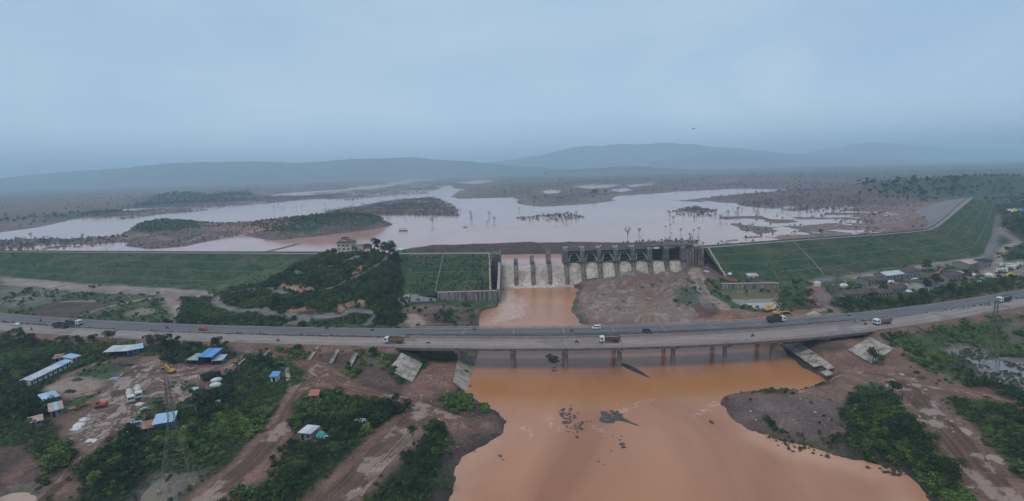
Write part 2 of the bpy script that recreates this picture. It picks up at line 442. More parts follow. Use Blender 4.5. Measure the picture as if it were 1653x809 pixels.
# --- islands and flats in the reservoir: outlines at water level
ISLE_BIG = WL([(196,398),(205,390),(196,380),(225,372),(270,368),(330,366),(400,364),(470,362),(530,358),(590,356),(637,362),(610,369),(560,376),(500,383),(440,389),(390,380),(330,391),(300,398),(240,403)], ZR)
ISLE_BIG_TOP = [((230,366),(300,350),(400,342),(440,340),(500,347),(560,355))]
FLATS = [  # (outline, wetness bias): patchwork of mud and water
 (WL([(-40,393),(30,386),(90,384),(130,386),(205,378),(205,390),(150,398),(90,404),(30,407),(-40,407)], ZR), 0.15),
 (WL([(522,342),(560,336),(620,326),(700,318),(738,334),(742,350),(700,349),(640,348),(590,349),(540,346)], ZR), 0.12),
 (WL([(1130,397),(1200,377),(1180,367),(1148,357),(1165,349),(1230,347),(1300,350),(1345,340),(1400,322),(1540,322),(1500,371),(1300,389),(1140,402)], ZR), 0.0),
 (WL([(1185,330),(1235,318),(1300,312),(1400,325),(1380,336),(1300,345),(1240,338)], ZR), -0.42),
 (WL([(828,352),(880,346),(930,340),(945,352),(900,356),(840,356)], ZR), -0.1),
 (WL([(1075,342),(1120,333),(1160,340),(1150,350),(1100,350)], ZR), -0.18),
 (WL([(500,312),(600,303),(690,290),(720,300),(700,312),(620,318),(560,325),(500,322)], ZR), -0.05),
 (WL([(780,300),(900,292),(1100,290),(1250,290),(1240,302),(1060,312),(960,318),(840,322),(800,318)], ZR), 0.35),
 (WL([(130,350),(300,330),(420,322),(560,312),(560,318),(400,332),(200,356)], ZR), -0.22),
 (WL([(1000,392),(1060,388),(1130,384),(1150,398),(1100,404),(1000,400)], ZR), 0.25),
]
SHORE_FAR_PX = [(-200,392),(-60,380),(0,374.5),(81,362),(154,349),(244,337),(309,331.5),(406,324),(424,317.5),(481,311),(587,303),(630,294.5),(668,289),(690,287),(700,290),(690,294),(722,300),(745,306),(718,318),(742,321),(800,319),(842,318),(842,329),(880,333),(940,329),(983,324),(995,317),(1060,313),(1093,307),(1145,304),(1240,304.5),(1300,304),(1355,307),(1395,316),(1412,322),(1424,342),(1500,345),(1700,340)]
SHORE_FAR = WL(SHORE_FAR_PX, ZR)
SHORE_POLY = np.concatenate([SHORE_FAR, [[4000, SHORE_FAR[-1, 1], 0], [4000, 30000, 0], [-9000, 30000, 0], [-9000, SHORE_FAR[0, 1] - 100, 0]]])
PONDS_FAR = [WL(p, ZR) for p in ([(876,309),(890,306.5),(906,308),(900,312),(880,313)], [(925,301),(960,298),(1000,298),(980,303),(950,305)], [(985,307),(1010,304),(1020,307),(1000,310)], [(1010,299),(1050,296),(1055,298),(1020,302)], [(1050,293),(1090,291),(1095,293)], [(1150,293),(1180,292),(1175,295)],
              [(560,305),(590,300),(640,299),(600,306)], [(735,295),(770,291),(800,292),(770,297)])]
# small waters downstream: outline px, level
PONDS = [('right', [(1526,562),(1560,558),(1592,566),(1604,576),(1640,576),(1700,582),(1720,650),(1653,636),(1612,628),(1590,612),(1560,596),(1540,580)], -6.6),
         ('basin', [(1163,475.5),(1166,473.2),(1210,472.5),(1259,471.5),(1256,480),(1250,486),(1262,500),(1225,502),(1196,494)], -6.2),
         ('corner', [(-20,830),(0,803),(22,795),(45,794),(62,800),(60,815),(40,840)], -6.4),
         ('tower', [(224,815),(232,796),(244,784),(256,774),(266,772),(272,784),(266,796),(272,806),(270,822)], -7.3)]
PONDS = [(n, WL(p, z), z) for n, p, z in PONDS]

SLAB_BANKS = [np.array([W(742, 566, -7.6), W(776, 566, -12.4), W(755, 634, -12.4), W(731, 617, -8.2)]),
              np.array([W(1262, 556, -9.6), W(1292, 553, -6.8), W(1358, 600, -7.2), W(1334, 607, -9.2)])]
PLATFORM = WL([(1164, 458.3), (1258, 456.8), (1264, 452), (1172, 449)], -1.4)
# ------------------------------------------------------------------ ground: one sheet of uneven grid
def _axis(a, b, step, g, far_lo, far_hi, mx=260.0):
    mid = np.arange(a, b, step)
    hi = [b]; s = step
    while hi[-1] < far_hi:
        s = min(s * g, mx); hi.append(hi[-1] + s)
    lo = [a]; s = step
    while lo[-1] > far_lo:
        s = min(s * g, mx); lo.append(lo[-1] - s)
    return np.array(lo[1:][::-1] + list(mid) + hi)
GX = _axis(-330, 330, 1.5, 1.045, -12500, 12500)
_y1 = np.arange(128, 300, 1.4); _y2 = np.arange(300, 450, 1.7)
_yl = [128.0]; s = 1.5
while _yl[-1] > -300: s *= 1.12; _yl.append(_yl[-1] - s)
_yh = [_y2[-1]]; s = 1.9
while _yh[-1] < 15500: s = min(s * 1.028, 260); _yh.append(_yh[-1] + s)
GY = np.concatenate([_yl[1:][::-1], _y1, _y2, _yh[1:]])
NX, NY = len(GX), len(GY)
XX, YY = np.meshgrid(GX, GY)
P2 = np.stack([XX.ravel(), YY.ravel()], 1)
PX, PY = P2[:, 0], P2[:, 1]

def axis_side(P):
    """positive upstream of the dam axis (metres, roughly)"""
    y = np.interp(P[:, 0], AXIS[:-2, 0], AXIS[:-2, 1])
    return P[:, 1] - y
def heap_drop(x, y):
    # the ragged upper edge of the debris in front of the gates
    k = [930, 940, 958, 985, 1004, 1018, 1031, 1046, 1064, 1082, 1104]
    v = [6.5, 5.0, 3.6, 3.2, 1.2, -1.8, 1.6, 3.6, 1.0, 0.2, 0.0]
    return np.interp((x * FPX / 404.0) + PW / 2, k, v) * sstep(364, 384, y)
def build_heights():
    up = inside(P2, UPSTREAM)
    dax = seg_dist(P2, AXIS); dax = np.where(up, dax, -dax)
    n1 = fbm(PX, PY, 55, 4, 1); n2 = fbm(PX, PY, 14, 3, 5); n3 = fbm(PX, PY, 4.5, 2, 8)
    # downstream
    near = (~up) & (PY < 900)
    Hd = np.full(len(P2), -2.0)
    Hd[near] = rbf(P2[near])
    Hd = Hd + n2 * 0.35 + n3 * 0.18
    # debris mound in front of the gates is rough
    mound = sdist(P2, WL([(930,468),(1000,446),(1110,440),(1140,470),(1180,520),(960,526),(930,505)], -3), 30)
    Hd += np.where(mound > -3, sstep(-3, 12, mound) * (fbm(PX, PY, 9, 5, 21, .6) * 2.6 + (0.5 - np.abs(fbm(PX, PY, 15, 4, 29))) * 4.2 - 1.5), 0)
    for (qx, qy, qz, hh, rr) in ((1018, 452, -0.5, 4.2, 6.0), (1082, 458, -1.5, 2.6, 6.5), (946, 468, -6, 2.6, 4.5), (975, 466, -4, 1.8, 4.0), (1108, 470, 0, 2.2, 7.0), (1045, 470, -3, 1.8, 4.5), (1190, 505, -4, 2.0, 5.0), (1240, 512, -2, 1.5, 4.0)):
        c = W(qx, qy, qz); r = np.hypot(PX - c[0], PY - c[1]) * (1 + 0.35 * n3)
        Hd += hh * np.maximum(0, 1 - r / (rr * 1.6)) ** 1.2
    # upstream bed and land
    sf = sdist(P2, SHORE_POLY, 400); inn = inside(P2, SHORE_POLY); sf = np.where(sf < -1e5, np.where(inn, 400, -400), sf)
    sfn = sf + fbm(PX, PY, 260, 4, 31) * np.clip(PY / 30, 0, 70)
    land = np.clip(sfn * 0.012, -2.5, 4) + np.clip((PY - 2500) * 0.002, 0, 14) * (sfn > 0)
    dlt = fbm(PX, PY, 420, 4, 33) * 2.2 + fbm(PX, PY, 90, 3, 34) * 0.8
    Hu = ZR + np.where(sfn > 0, land + dlt * np.clip(sfn / 60, 0, 1), np.clip(sfn * 0.03, -2.5, 0) - 0.1)
    for poly, bias in FLATS:
        d = sdist(P2, poly, 150) + fbm(PX, PY, 60, 4, 49) * np.clip(poly[:, 1].mean() * .018, 4, 30)
        e = sstep(-16, 12, d) if poly[:, 1].mean() < 1300 else sstep(-25, 45, d)
        nn = fbm(PX, PY, 34, 4, 41) * 0.62 + fbm(PX * 0.35, PY, 55, 3, 47) * 0.5
        Hf = ZR + (nn + bias) * 1.7
        Hu = np.where(d > -25, np.maximum(Hu, ZR - 2.5 + (Hf - ZR + 2.5) * e), Hu)
    d = sdist(P2, ISLE_BIG, 60)
    crest = WL([(225,364),(300,352),(400,345),(450,345),(510,352),(575,360)], 14)
    dc = seg_dist(P2, crest)
    Hi = ZR + np.clip(d, 0, 40) * 0.05 + np.clip(d / 18, 0, 1) * (17 * np.exp(-(dc / 95) ** 2) * (0.8 + 0.35 * fbm(PX, PY, 130, 4, 52)) + np.abs(fbm(PX, PY, 40, 4, 53)) * 3)
    Hu = np.where(d > 0, np.maximum(Hu, Hi), Hu)
    # tree island far left and far wooded rise on the right
    for c, rx, ry, hh in ((W(330, 322, 8), 330, 120, 28), (W(180, 345, 6), 180, 60, 6), (W(1480, 310, 10), 420, 190, 26), (W(1640, 300, 10), 420, 300, 30), (W(1150, 290, 10), 900, 300, 12)):
        r = ((PX - c[0]) / rx) ** 2 + ((PY - c[1]) / ry) ** 2
        Hu = Hu + hh * np.exp(-r * 1.6) * (0.75 + 0.4 * n1)
    for poly in PONDS_FAR:
        d = sdist(P2, poly, 120)
        Hu = np.where(d > 0, ZR - 1.5, np.where(d > -60, np.maximum(np.minimum(Hu, ZR + 0.03 * np.maximum(-d, 0)), ZR - 1), Hu))
    # red strip and shore below the stone facing
    sk = dax
    Hu = np.where((PX > 0) & (sk > 0) & (sk < 66) & (PY > 430) & (PX > 380), np.maximum(Hu, ZR + 0.9 - sk * 0.006), Hu)
    # coffer bank behind the spillway
    bank = WL([(655,409),(672,405),(700,401.5),(760,399),(850,396.5),(950,396),(1050,397.5),(1098,403)], 9.0)
    db = seg_dist(P2, bank)
    topz = 11.5 + 0.7 * n2
    Hu = np.maximum(Hu, np.where(up | (dax > -12), np.minimum(topz, topz - (db - 5) * 0.42 + n3 * 0.3), -99))
    # causeway
    dk = seg_dist(P2, WL([(418,409),(450,402),(482,394)], ZR))
    Hu = np.maximum(Hu, ZR + 0.9 - dk * 0.25)
    hc = W(585, 402, 17); hm_ = np.exp(-(((PX - hc[0]) / 52) ** 2 + ((PY - hc[1]) / 45) ** 2) ** 2)
    t = sstep(-14, 10, dax - 42 * hm_)
    H = Hd * (1 - t) + Hu * t
    # in the spillway gap the ground drops straight behind the weir
    spx0, spx1 = -12.0, 152.0
    gap = (PX > spx0) & (PX < spx1) & (PY > 385) & (PY < 470)
    yw = np.interp(PX, AXIS[:-2, 0], AXIS[:-2, 1])
    H = np.where(gap & (PY < yw - 4), np.minimum(Hd, 1.5), H)
    H = np.where((PX > spx0) & (PX < 40) & (PY > yw - 4) & (PY < yw + 22), ZR - 3, H)
    heapcap = -2.2 + 1.6 * fbm(PX, PY, 8, 3, 67)
    inheap = (PX > 40) & (PX < 133) & (PY > 362) & (PY < 410)
    H = np.where(inheap, np.maximum(H - heap_drop(PX, PY) * (PY <= 390.5), -10.9), H)
    heapcap = np.maximum(heapcap - heap_drop(PX, PY), -11)
    H = np.where((PX > 40) & (PX < 133) & (PY > 390.5) & (PY < yw - 3), np.minimum(H, heapcap), H)
    # road banks
    Hh = H
    lanes = np.concatenate([C_FAR[::6], C_NEAR[::6]])
    yf = np.interp(PX, C_FAR[:, 0], C_FAR[:, 1]); yn = np.interp(PX, C_NEAR[:, 0], C_NEAR[:, 1])
    cosf = 1.0 / np.sqrt(1 + np.gradient(yf.reshape(NY, NX), axis=1).ravel() ** 2 * 0 + 0.0)
    def corridor(side):
        x0, x1 = ((-1e4, BN0 + 1.0), (BN1 - 1.0, 1e4))[side]
        x0f, x1f = ((-1e4, BF0 + 1.0), (BF1 - 1.0, 1e4))[side]
        nl = xrange_cut(C_NEAR, x0, x1); fl = xrange_cut(C_FAR, x0f, x1f)
        lo = ribbon_sections(nl, [(-(HW + 1.6), 0)])[:, 0, :2]; hi = ribbon_sections(fl, [(HW + 1.6, 0)])[:, 0, :2]
        return np.concatenate([lo[::4], lo[-1:], hi[::-1][::4], hi[:1]])
    for side in (0, 1):
        d = sdist(P2, corridor(side), 30)
        onroad = d > -0.3
        fill = -0.22 - 0.52 * np.maximum(-d - 0.3, 0)
        cut = -0.22 + 0.62 * np.maximum(-d - 0.3, 0)
        Hh = np.where(onroad, -0.22, np.where(d > -30, np.clip(Hh, fill, cut), Hh))
    # under the bridges nothing may stick up
    und = (PX > BN0) & (PX < BN1) & (PY > yn - 10) & (PY < yf + 10)
    Hh = np.where(und, np.minimum(Hh, -2.6), Hh)
    H = Hh
    # river
    zr = river_z(PY)
    d = sdist(P2, RIVER, 80)
    dn = d + fbm(PX, PY, 7, 3, 61) * 1.3
    H = np.where(d > -1e5, np.where(dn > 0, zr - np.minimum(2.5, 0.12 + 0.22 * dn), np.maximum(np.minimum(H, zr + 0.05 + 0.75 * np.maximum(-dn, 0)), zr + 0.03 + np.minimum(0.03 * -dn, 0.25))), H)
    # ground lies under the slab-faced banks
    for q in SLAB_BANKS:
        ctr = q.mean(0); d = sdist(P2, ctr + (q - ctr) * 1.12, 4)
        A_ = np.c_[q[:, :2], np.ones(4)]; co = np.linalg.lstsq(A_, q[:, 2], rcond=None)[0]
        H = np.where(d > 0, np.minimum(H, PX * co[0] + PY * co[1] + co[2] - 0.6), H)
    # level platform behind the right-hand wall
    d = sdist(P2, PLATFORM, 10)
    H = np.where(d > 0, -1.45 + 0.1 * n3, H)
    # ponds
    for nme, poly, z in PONDS:
        d = sdist(P2, poly, 25)
        dn = d + ((fbm(PX, PY, 13, 4, 63) * 6.5 - 2.2) if nme == 'right' else fbm(PX, PY, 5, 2, 63) * 0.5)
        H = np.where(d > -20, np.where(dn > 0, z - np.minimum(1.0, 0.1 + 0.2 * dn), np.maximum(np.minimum(H, z + 0.06 + 0.4 * np.maximum(-dn, 0)), z + 0.05)), H)
    d = sdist(P2, PLATFORM, 10)
    H = np.where(d > 0.6, -1.45 + 0.1 * n3, H)
    return H
HH = build_heights()
HG = HH.reshape(NY, NX)
def hz(x, y):
    """ground level at world points (bilinear on the sheet)"""
    x = np.atleast_1d(np.asarray(x, float)); y = np.atleast_1d(np.asarray(y, float))
    i = np.clip(np.searchsorted(GX, x) - 1, 0, NX - 2); j = np.clip(np.searchsorted(GY, y) - 1, 0, NY - 2)
    u = np.clip((x - GX[i]) / (GX[i + 1] - GX[i]), 0, 1); v = np.clip((y - GY[j]) / (GY[j + 1] - GY[j]), 0, 1)
    return HG[j, i] * (1 - u) * (1 - v) + HG[j, i + 1] * u * (1 - v) + HG[j + 1, i] * (1 - u) * v + HG[j + 1, i + 1] * u * v
def ground(px, py):
    """point of the ground seen at a pixel of the photograph"""
    d = ray(px, py)
    ts = np.concatenate([np.arange(120, 700, 0.8), np.geomspace(700, 14000, 700)])
    p = CAMP + ts[:, None] * d
    k = np.nonzero(p[:, 2] < hz(p[:, 0], p[:, 1]))[0]
    if len(k) == 0: return W(px, py, -5)
    a, b = ts[max(k[0] - 1, 0)], ts[k[0]]
    for _ in range(12):
        m = (a + b) / 2; q = CAMP + m * d
        if q[2] < hz(q[0], q[1])[0]: b = m
        else: a = m
    q = CAMP + b * d
    return np.array([q[0], q[1], hz(q[0], q[1])[0]])
def GL(pts):
    return np.array([ground(p[0], p[1]) for p in pts])
# ================================================================== land cover (albedo of each kind of ground) and plant density
C = dict(scrub=(0.022, 0.035, 0.015), grass=(0.058, 0.088, 0.036), damgrass=(0.045, 0.085, 0.045), dry=(0.125, 0.110, 0.072), dirt=(0.192, 0.112, 0.084), dark=(0.105, 0.065, 0.052),
         red=(0.23, 0.118, 0.090), pale=(0.33, 0.245, 0.205), mud=(0.20, 0.165, 0.150), orange=(0.31, 0.168, 0.115), sand=(0.40, 0.29, 0.20), gravel=(0.17, 0.152, 0.145), wetdark=(0.062, 0.046, 0.043), far=(0.120, 0.082, 0.074), forest=(0.045, 0.066, 0.04), bare=(0.170, 0.104, 0.090))
cov = np.tile(np.array(C['grass'], np.float32), (len(P2), 1))
veg = np.zeros(len(P2), np.float32)          # scrub density 0..1
pud = np.zeros(len(P2), np.float32)          # chance of standing water
WX = P2 + np.stack([fbm(PX, PY, 11, 3, 71), fbm(PX, PY, 11, 3, 74)], 1) * 3.2
def paint(poly, key, soft=2.0, v=0.0, p=0.0, amt=1.0, world=False, far=False):
    poly = np.asarray(poly, float) if world else GL(poly)
    Q = WX if not far else P2 + (WX - P2) * 6
    d = sdist(Q, poly, soft * 2 + 15)
    w = sstep(-soft, soft, d) * amt
    k = np.array(C[key], np.float32) if isinstance(key, str) else np.array(key, np.float32)
    m = w > 0
    w = w[m, None].astype(np.float32)
    cov[m] = cov[m] * (1 - w) + k * w
    veg[m] = veg[m] * (1 - w[:, 0]) + v * w[:, 0]
    pud[m] = pud[m] * (1 - w[:, 0]) + p * w[:, 0]
def stroke(line, width, key, soft=1.2, v=0.0, p=0.0, amt=1.0, world=False):
    line = np.asarray(line, float) if world else GL(line)
    line = smooth_line(line[:, :2], 3.0)
    lo, hi = line.min(0) - width - 12, line.max(0) + width + 12
    m = (WX[:, 0] > lo[0]) & (WX[:, 0] < hi[0]) & (WX[:, 1] > lo[1]) & (WX[:, 1] < hi[1])
    if not m.any(): return
    idx = np.nonzero(m)[0]
    d = seg_dist(P2[idx] * 0.6 + WX[idx] * 0.4, line)
    w = (1 - sstep(width / 2 - soft, width / 2 + soft, d)) * amt
    w = w[:, None].astype(np.float32)
    k = np.array(C[key], np.float32)
    cov[idx] = cov[idx] * (1 - w) + k * w
    veg[idx] = veg[idx] * (1 - w[:, 0]) + v * w[:, 0]
    pud[idx] = pud[idx] * (1 - w[:, 0]) + p * w[:, 0]

UP = inside(P2, UPSTREAM)
# base kinds
_n = fbm(PX, PY, 30, 4, 81); _nb = fbm(PX, PY, 300, 4, 82); _nc = fbm(PX, PY, 1500, 3, 83)
yfl = np.interp(PX, C_FAR[:, 0], C_FAR[:, 1])
fg = (~UP) & (PY < np.interp(PX, C_NEAR[:, 0], C_NEAR[:, 1]))
cov[fg] = C['scrub']; veg[fg] = 0.85
mid = (~UP) & ~fg
wd = sstep(-0.05, 0.25, _n)[mid, None]
cov[mid] = np.array(C['grass']) * (1 - wd * 0.55) + np.array(C['dry']) * wd * 0.55
veg[mid] = 0.06
g = sstep(-0.2, 0.25, _nb + 0.3 * _n)[UP, None]
cov[UP] = np.array(C['far']) * (1 - g * 0.5) + np.array(C['bare']) * g * 0.5
g2 = (sstep(0.0, 0.3, _nc) * sstep(1400, 3000, PY))[UP, None]
cov[UP] = cov[UP] * (1 - g2 * 0.75) + np.array(C['forest']) * g2 * 0.75
# reservoir bed mud and flats: by height above the water
lowf = (UP & (HH < ZR + 1.3) & (PY < 2500))
w = (1 - sstep(0.5, 1.3, HH - ZR))[lowf, None]
cov[lowf] = cov[lowf] * (1 - w) + np.array((0.16, 0.115, 0.10)) * w
# far wooded rises
paint(WL([(1380,298),(1480,288),(1700,288),(1700,345),(1575,322),(1510,322),(1420,318)], 8), 'forest', 25, 0.0, world=True, far=True)
paint(WL([(60,345),(200,333),(280,318),(400,305),(410,322),(300,330),(200,340),(80,356)], 8), 'forest', 25, 0, world=True, far=True)
paint(WL([(1580,345),(1700,330),(1760,420),(1640,420),(1612,400),(1612,345)], 0), 'scrub', 8, 0.35, world=True)
# big island
di = sdist(P2, ISLE_BIG, 60)
isl = di > 0
cov[isl] = np.array((0.135, 0.095, 0.085))
gi = isl & (HH > ZR + 7.5 + _n * 5)
cov[gi] = C['forest']
paint([(215,368),(250,357),(300,352),(345,347),(400,341),(440,339),(480,341),(500,346),(430,346),(390,349),(345,354),(300,362),(260,366)], 'forest', 6)
paint([(318,362),(345,355),(400,350),(450,352),(470,362),(430,372),(390,375),(350,372)], (0.23, 0.125, 0.095), 6)
stroke([(205,384),(240,380),(270,387),(300,390),(335,378),(360,384),(395,378),(415,372)], 9, 'pale', 3, amt=0.6)
paint([(520,350),(570,353),(625,360),(590,361),(540,356)], 'forest', 5)
# red flats and strip on the right
paint(WL([(1100,402),(1210,378),(1300,372),(1420,335),(1540,325),(1570,320),(1452,379),(1300,391),(1140,403)], ZR), (0.20, 0.115, 0.10), 10, p=0.5, world=True, far=True)
paint(WL([(1425,380),(1475,356),(1535,330),(1556,321),(1500,352),(1452,379)], ZR + 1), (0.21, 0.10, 0.085), 6, world=True)
bank = WL([(655,409),(672,405),(700,401.5),(760,399),(850,396.5),(950,396),(1050,397.5),(1098,403)], 9.0)
bm_ = seg_dist(P2, bank) < 26
cov[bm_ & (UP | (HH > 3))] = (0.085, 0.058, 0.058)
# ---------------- between dam and road, left
paint([(0,446),(60,452),(135,459),(230,464),(345,469),(345,481),(250,477),(130,472),(50,463),(0,459)], (0.28, 0.21, 0.19), 1.5)
paint([(52,505),(92,486),(150,487),(175,492),(130,505),(110,514),(60,512)], 'dark', 3)
paint([(0,470),(40,462),(110,476),(90,486),(40,500),(0,492)], 'gravel', 4, 0.1, amt=0.7)
paint([(256,481),(300,481),(330,488),(318,500),(294,504),(290,520),(278,521),(284,506),(268,494)], 'pale', 2.5)
paint([(285,483),(330,482),(320,489),(295,490)], 'dark', 2)
paint([(200,505),(235,497),(270,500),(240,509),(215,514)], 'pale', 3, amt=0.6)
paint([(300,480),(365,478),(350,492),(370,508),(470,517),(478,524),(300,526),(290,520),(300,505)], 'scrub', 2, 0.95)
stroke([(128,511),(160,499),(190,492),(230,483),(262,480)], 3.2, 'pale')
stroke([(-20,494),(15,486),(45,478),(72,467)], 3.5, 'pale')
stroke([(105,487),(130,486),(155,487)], 3.5, 'pale')
paint([(0,520),(0,503),(40,509),(105,514),(105,516),(40,512)], 'dirt', 1.5)
# hill: scrub everywhere, then scarps and roads
paint([(356,500),(345,478),(380,465),(440,450),(470,430),(520,408),(560,396),(625,392),(645,410),(650,470),(645,485),(612,500),(600,523),(500,523),(470,512)], 'scrub', 2, 1.0)
paint([(600,524),(606,502),(645,489),(652,500),(655,520),(640,526)], 'scrub', 2, 1.0)
paint([(437,505),(440,492),(470,492),(505,494),(508,506),(500,512),(470,511)], 'orange', 1.2, 0.16)
paint([(540,504),(548,492),(565,487),(580,482),(592,487),(590,497),(575,503),(550,508)], 'orange', 1.2, 0.16)
paint([(448,464),(455,457),(475,459),(510,464),(510,473),(485,474),(460,470)], 'orange', 1.4, 0.15)
paint([(565,442),(575,432),(595,426),(596,436),(580,446)], 'orange', 1.2, 0.1)
paint([(515,428),(528,422),(532,430),(518,436)], 'orange', 1.2, 0.2)
paint([(590,398),(605,394),(618,394),(612,402),(595,406)], 'grass', 1.5, 0.1)
HILLROADS = [[(466,524),(480,517),(492,512),(500,512),(470,511),(440,507),(400,502),(370,498),(353,490),(350,483),(358,476),(372,472),(395,468),(420,466),(432,466),(445,471),(465,474),(488,475.5)],
             [(488,475.5),(515,471),(540,464),(560,455),(580,445),(600,436),(618,425),(628,413)],
             [(492,512),(530,510),(555,506),(580,502),(600,503),(608,507),(602,516),(594,524)],
             [(481,440),(478,437),(488,443),(510,440),(532,431),(552,424),(568,419),(578,414)]]
for r in HILLROADS:
    if r is not HILLROADS[0]:
        q_ = GL(r) - np.array([0, 4.5, 0]); stroke(q_, 9, 'scrub', 1.2, v=0.12, world=True)
    stroke(r, 8.0, 'scrub', 1.2, v=0.0)
    stroke(r, 5.0, 'gravel', 0.8)
paint([(466,524),(478,516),(500,512),(500,518),(484,524)], 'gravel', 1)
# ---------------- foot of the middle dam and left river bank
paint([(645,497),(700,492),(760,496),(778,501),(775,527),(640,527),(655,512)], 'bare', 2, 0.03)
paint([(705,500),(760,498),(772,512),(770,527),(700,520)], 'dark', 3, 0.05)
paint([(650,517),(660,510),(672,506),(690,512),(685,524),(662,525)], 'sand', 1.5, amt=0.8)
paint([(640,486),(655,478),(662,484),(655,492),(645,493)], 'pale', 1)
paint([(716,503),(730,505),(735,520),(722,520)], 'grass', 2, 0.3)
# ---------------- debris mound
hm = (PX > 38) & (PX < 152) & (PY > 362) & (PY < 409)
cov[hm] = np.array((0.135, 0.085, 0.073)); veg[hm] = 0.0
paint([(930,468),(960,463),(1000,450),(1060,462),(1110,447),(1130,462),(1150,490),(1180,515),(1160,530),(950,530),(925,505)], 'mud', 3)
paint([(935,466),(958,460),(985,466),(960,476),(940,478)], 'dark', 2)
paint([(1000,462),(1018,450),(1040,462),(1060,476),(1030,486),(1000,480)], (0.17, 0.105, 0.088), 3)
paint([(1050,466),(1090,455),(1112,460),(1098,478),(1070,480)], (0.12, 0.075, 0.068), 2.5)
paint([(1086,478),(1098,466),(1115,462),(1128,472),(1132,484),(1112,497),(1092,492)], (0.085, 0.105, 0.07), 2, 0.05)
paint([(1110,500),(1130,488),(1180,500),(1230,510),(1240,520),(1190,526),(1120,528)], (0.115, 0.062, 0.055), 3)
paint([(1060,500),(1110,505),(1130,525),(1060,528),(1000,522)], (0.215, 0.14, 0.12), 6, amt=0.6)
_mp = sdist(P2, GL([(938,470),(1000,458),(1060,470),(1100,480),(1110,505),(1180,515),(1150,530),(950,530),(928,505)]), 20)
_cc = W(1040, 497, -6)
_rr = np.hypot(PX - _cc[0], (PY - _cc[1]) * 1.0) + fbm(PX, PY, 26, 3, 171) * 22 + fbm(PX, PY, 8, 3, 172) * 2.5
_bd = 0.5 + 0.5 * np.sin(_rr * 1.15)
_w = (sstep(0, 6, _mp) * 0.8)[:, None]
cov[:] = cov * (1 - _w) + (np.array((0.155, 0.095, 0.077)) * (1 - _bd[:, None]) + np.array((0.285, 0.212, 0.178)) * _bd[:, None]) * _w
stroke([(1122,433),(1126,445),(1130,458),(1136,470),(1144,480),(1160,488),(1190,500),(1225,509),(1250,513)], 7, 'pale', 1.2, p=0.2, amt=0.8)
paint([(1112,440),(1124,430),(1136,440),(1138,456),(1122,462)], 'pale', 2, amt=0.8)
# right, behind the road
paint([(1172,498),(1225,505),(1300,498),(1330,498),(1340,508),(1300,514),(1180,524),(1150,522)], 'red', 3)
paint([(1240,476),(1262,472),(1312,470),(1320,488),(1296,500),(1262,498),(1250,488)], 'grass', 2, 0.12)
paint([(1310,466),(1335,470),(1345,480),(1340,494),(1360,504),(1300,508),(1318,494),(1306,478)], (0.22,0.155,0.135), 2, p=0.1)
paint([(1303,462),(1318,460),(1345,468),(1318,474)], 'red', 1.5)
paint([(1345,490),(1360,480),(1440,484),(1510,474),(1600,456),(1660,445),(1660,462),(1560,480),(1450,497),(1370,504)], 'scrub', 2.5, 0.95)
paint([(1350,478),(1400,462),(1470,448),(1560,438),(1600,440),(1560,452),(1500,462),(1440,474),(1380,482)], 'dirt', 3, 0.1, amt=0.8)
stroke([(1390,470),(1430,462),(1480,452),(1530,445),(1560,440)], 5, 'pale', 1.5, amt=0.7)
stroke([(1314,455),(1360,448),(1420,440),(1480,433),(1540,426),(1588,417),(1596,411),(1602,392),(1607,370),(1610,348)], 7, 'gravel', 1.2)
stroke([(1380,450),(1480,431),(1588,415)], 5, 'pale', 1, amt=0.75)
paint([(1580,432),(1600,424),(1660,424),(1660,446),(1620,450),(1585,446)], (0.24, 0.185, 0.16), 3)
paint([(1610,424),(1660,418),(1660,432),(1640,436),(1612,430)], (0.17, 0.165, 0.17), 3)
stroke([(1610,426),(1615,410),(1624,399),(1640,392),(1634,384),(1620,374),(1618,368),(1630,366)], 5, 'pale', 1.5)
paint([(1345,502),(1440,494),(1520,482),(1600,464),(1660,450),(1660,470),(1560,486),(1440,502),(1352,507)], 'dry', 2, 0.05, amt=0.7)
# ---------------- foreground, left
paint([(98,606),(150,586),(200,577),(240,573),(262,573),(285,585),(320,588),(360,585),(392,577),(386,590),(368,602),(352,612),(342,628),(325,640),(300,652),(286,666),(262,674),(228,682),(196,698),(168,728),(128,738),(118,722),(98,702),(90,680),(95,655),(82,632)], 'dirt', 2, p=0.35)
paint([(118,606),(150,592),(200,583),(212,588),(190,606),(170,612),(130,610)], 'grass', 1.5, 0.12)
paint([(104,648),(138,636),(176,632),(152,650),(126,668),(106,664)], 'grass', 1.5, 0.1)
paint([(277,616),(306,612),(332,624),(312,634),(286,630)], 'grass', 1.5, 0.15)
paint([(210,662),(240,650),(262,640),(290,652),(280,668),(240,672)], 'grass', 2, 0.2)
paint([(133,690),(150,684),(156,690),(140,700)], 'grass', 1.5, 0.1)
paint([(78,622),(110,610),(150,608),(180,616),(150,634),(112,638),(84,634)], 'pale', 2, amt=0.75, p=0.2)
paint([(150,642),(175,634),(205,600),(240,580),(262,590),(290,600),(320,610),(300,618),(262,612),(240,628),(222,660),(200,690),(160,720),(140,712),(170,690),(150,670)], (0.215, 0.150, 0.130), 5, p=0.85, amt=0.8)
paint([(150,660),(165,640),(180,636),(172,660),(150,690),(128,700),(120,690)], 'pale', 3, p=0.4, amt=0.5)
paint([(-20,722),(10,726),(45,720),(70,738),(84,752),(78,780),(60,800),(70,830),(-20,840)], 'dark', 2.5, p=0.1)
paint([(0,770),(30,748),(60,745),(40,760),(15,785)], 'red', 3, amt=0.6)
paint([(0,800),(15,792),(45,790),(66,796),(70,812),(0,812)], 'dry', 2, amt=0.8)
paint([(88,772),(112,760),(128,790),(120,812),(70,812)], 'dirt', 2)
stroke([(172,726),(142,735),(128,748),(106,772),(80,798),(50,826)], 4.5, 'dirt', 1)
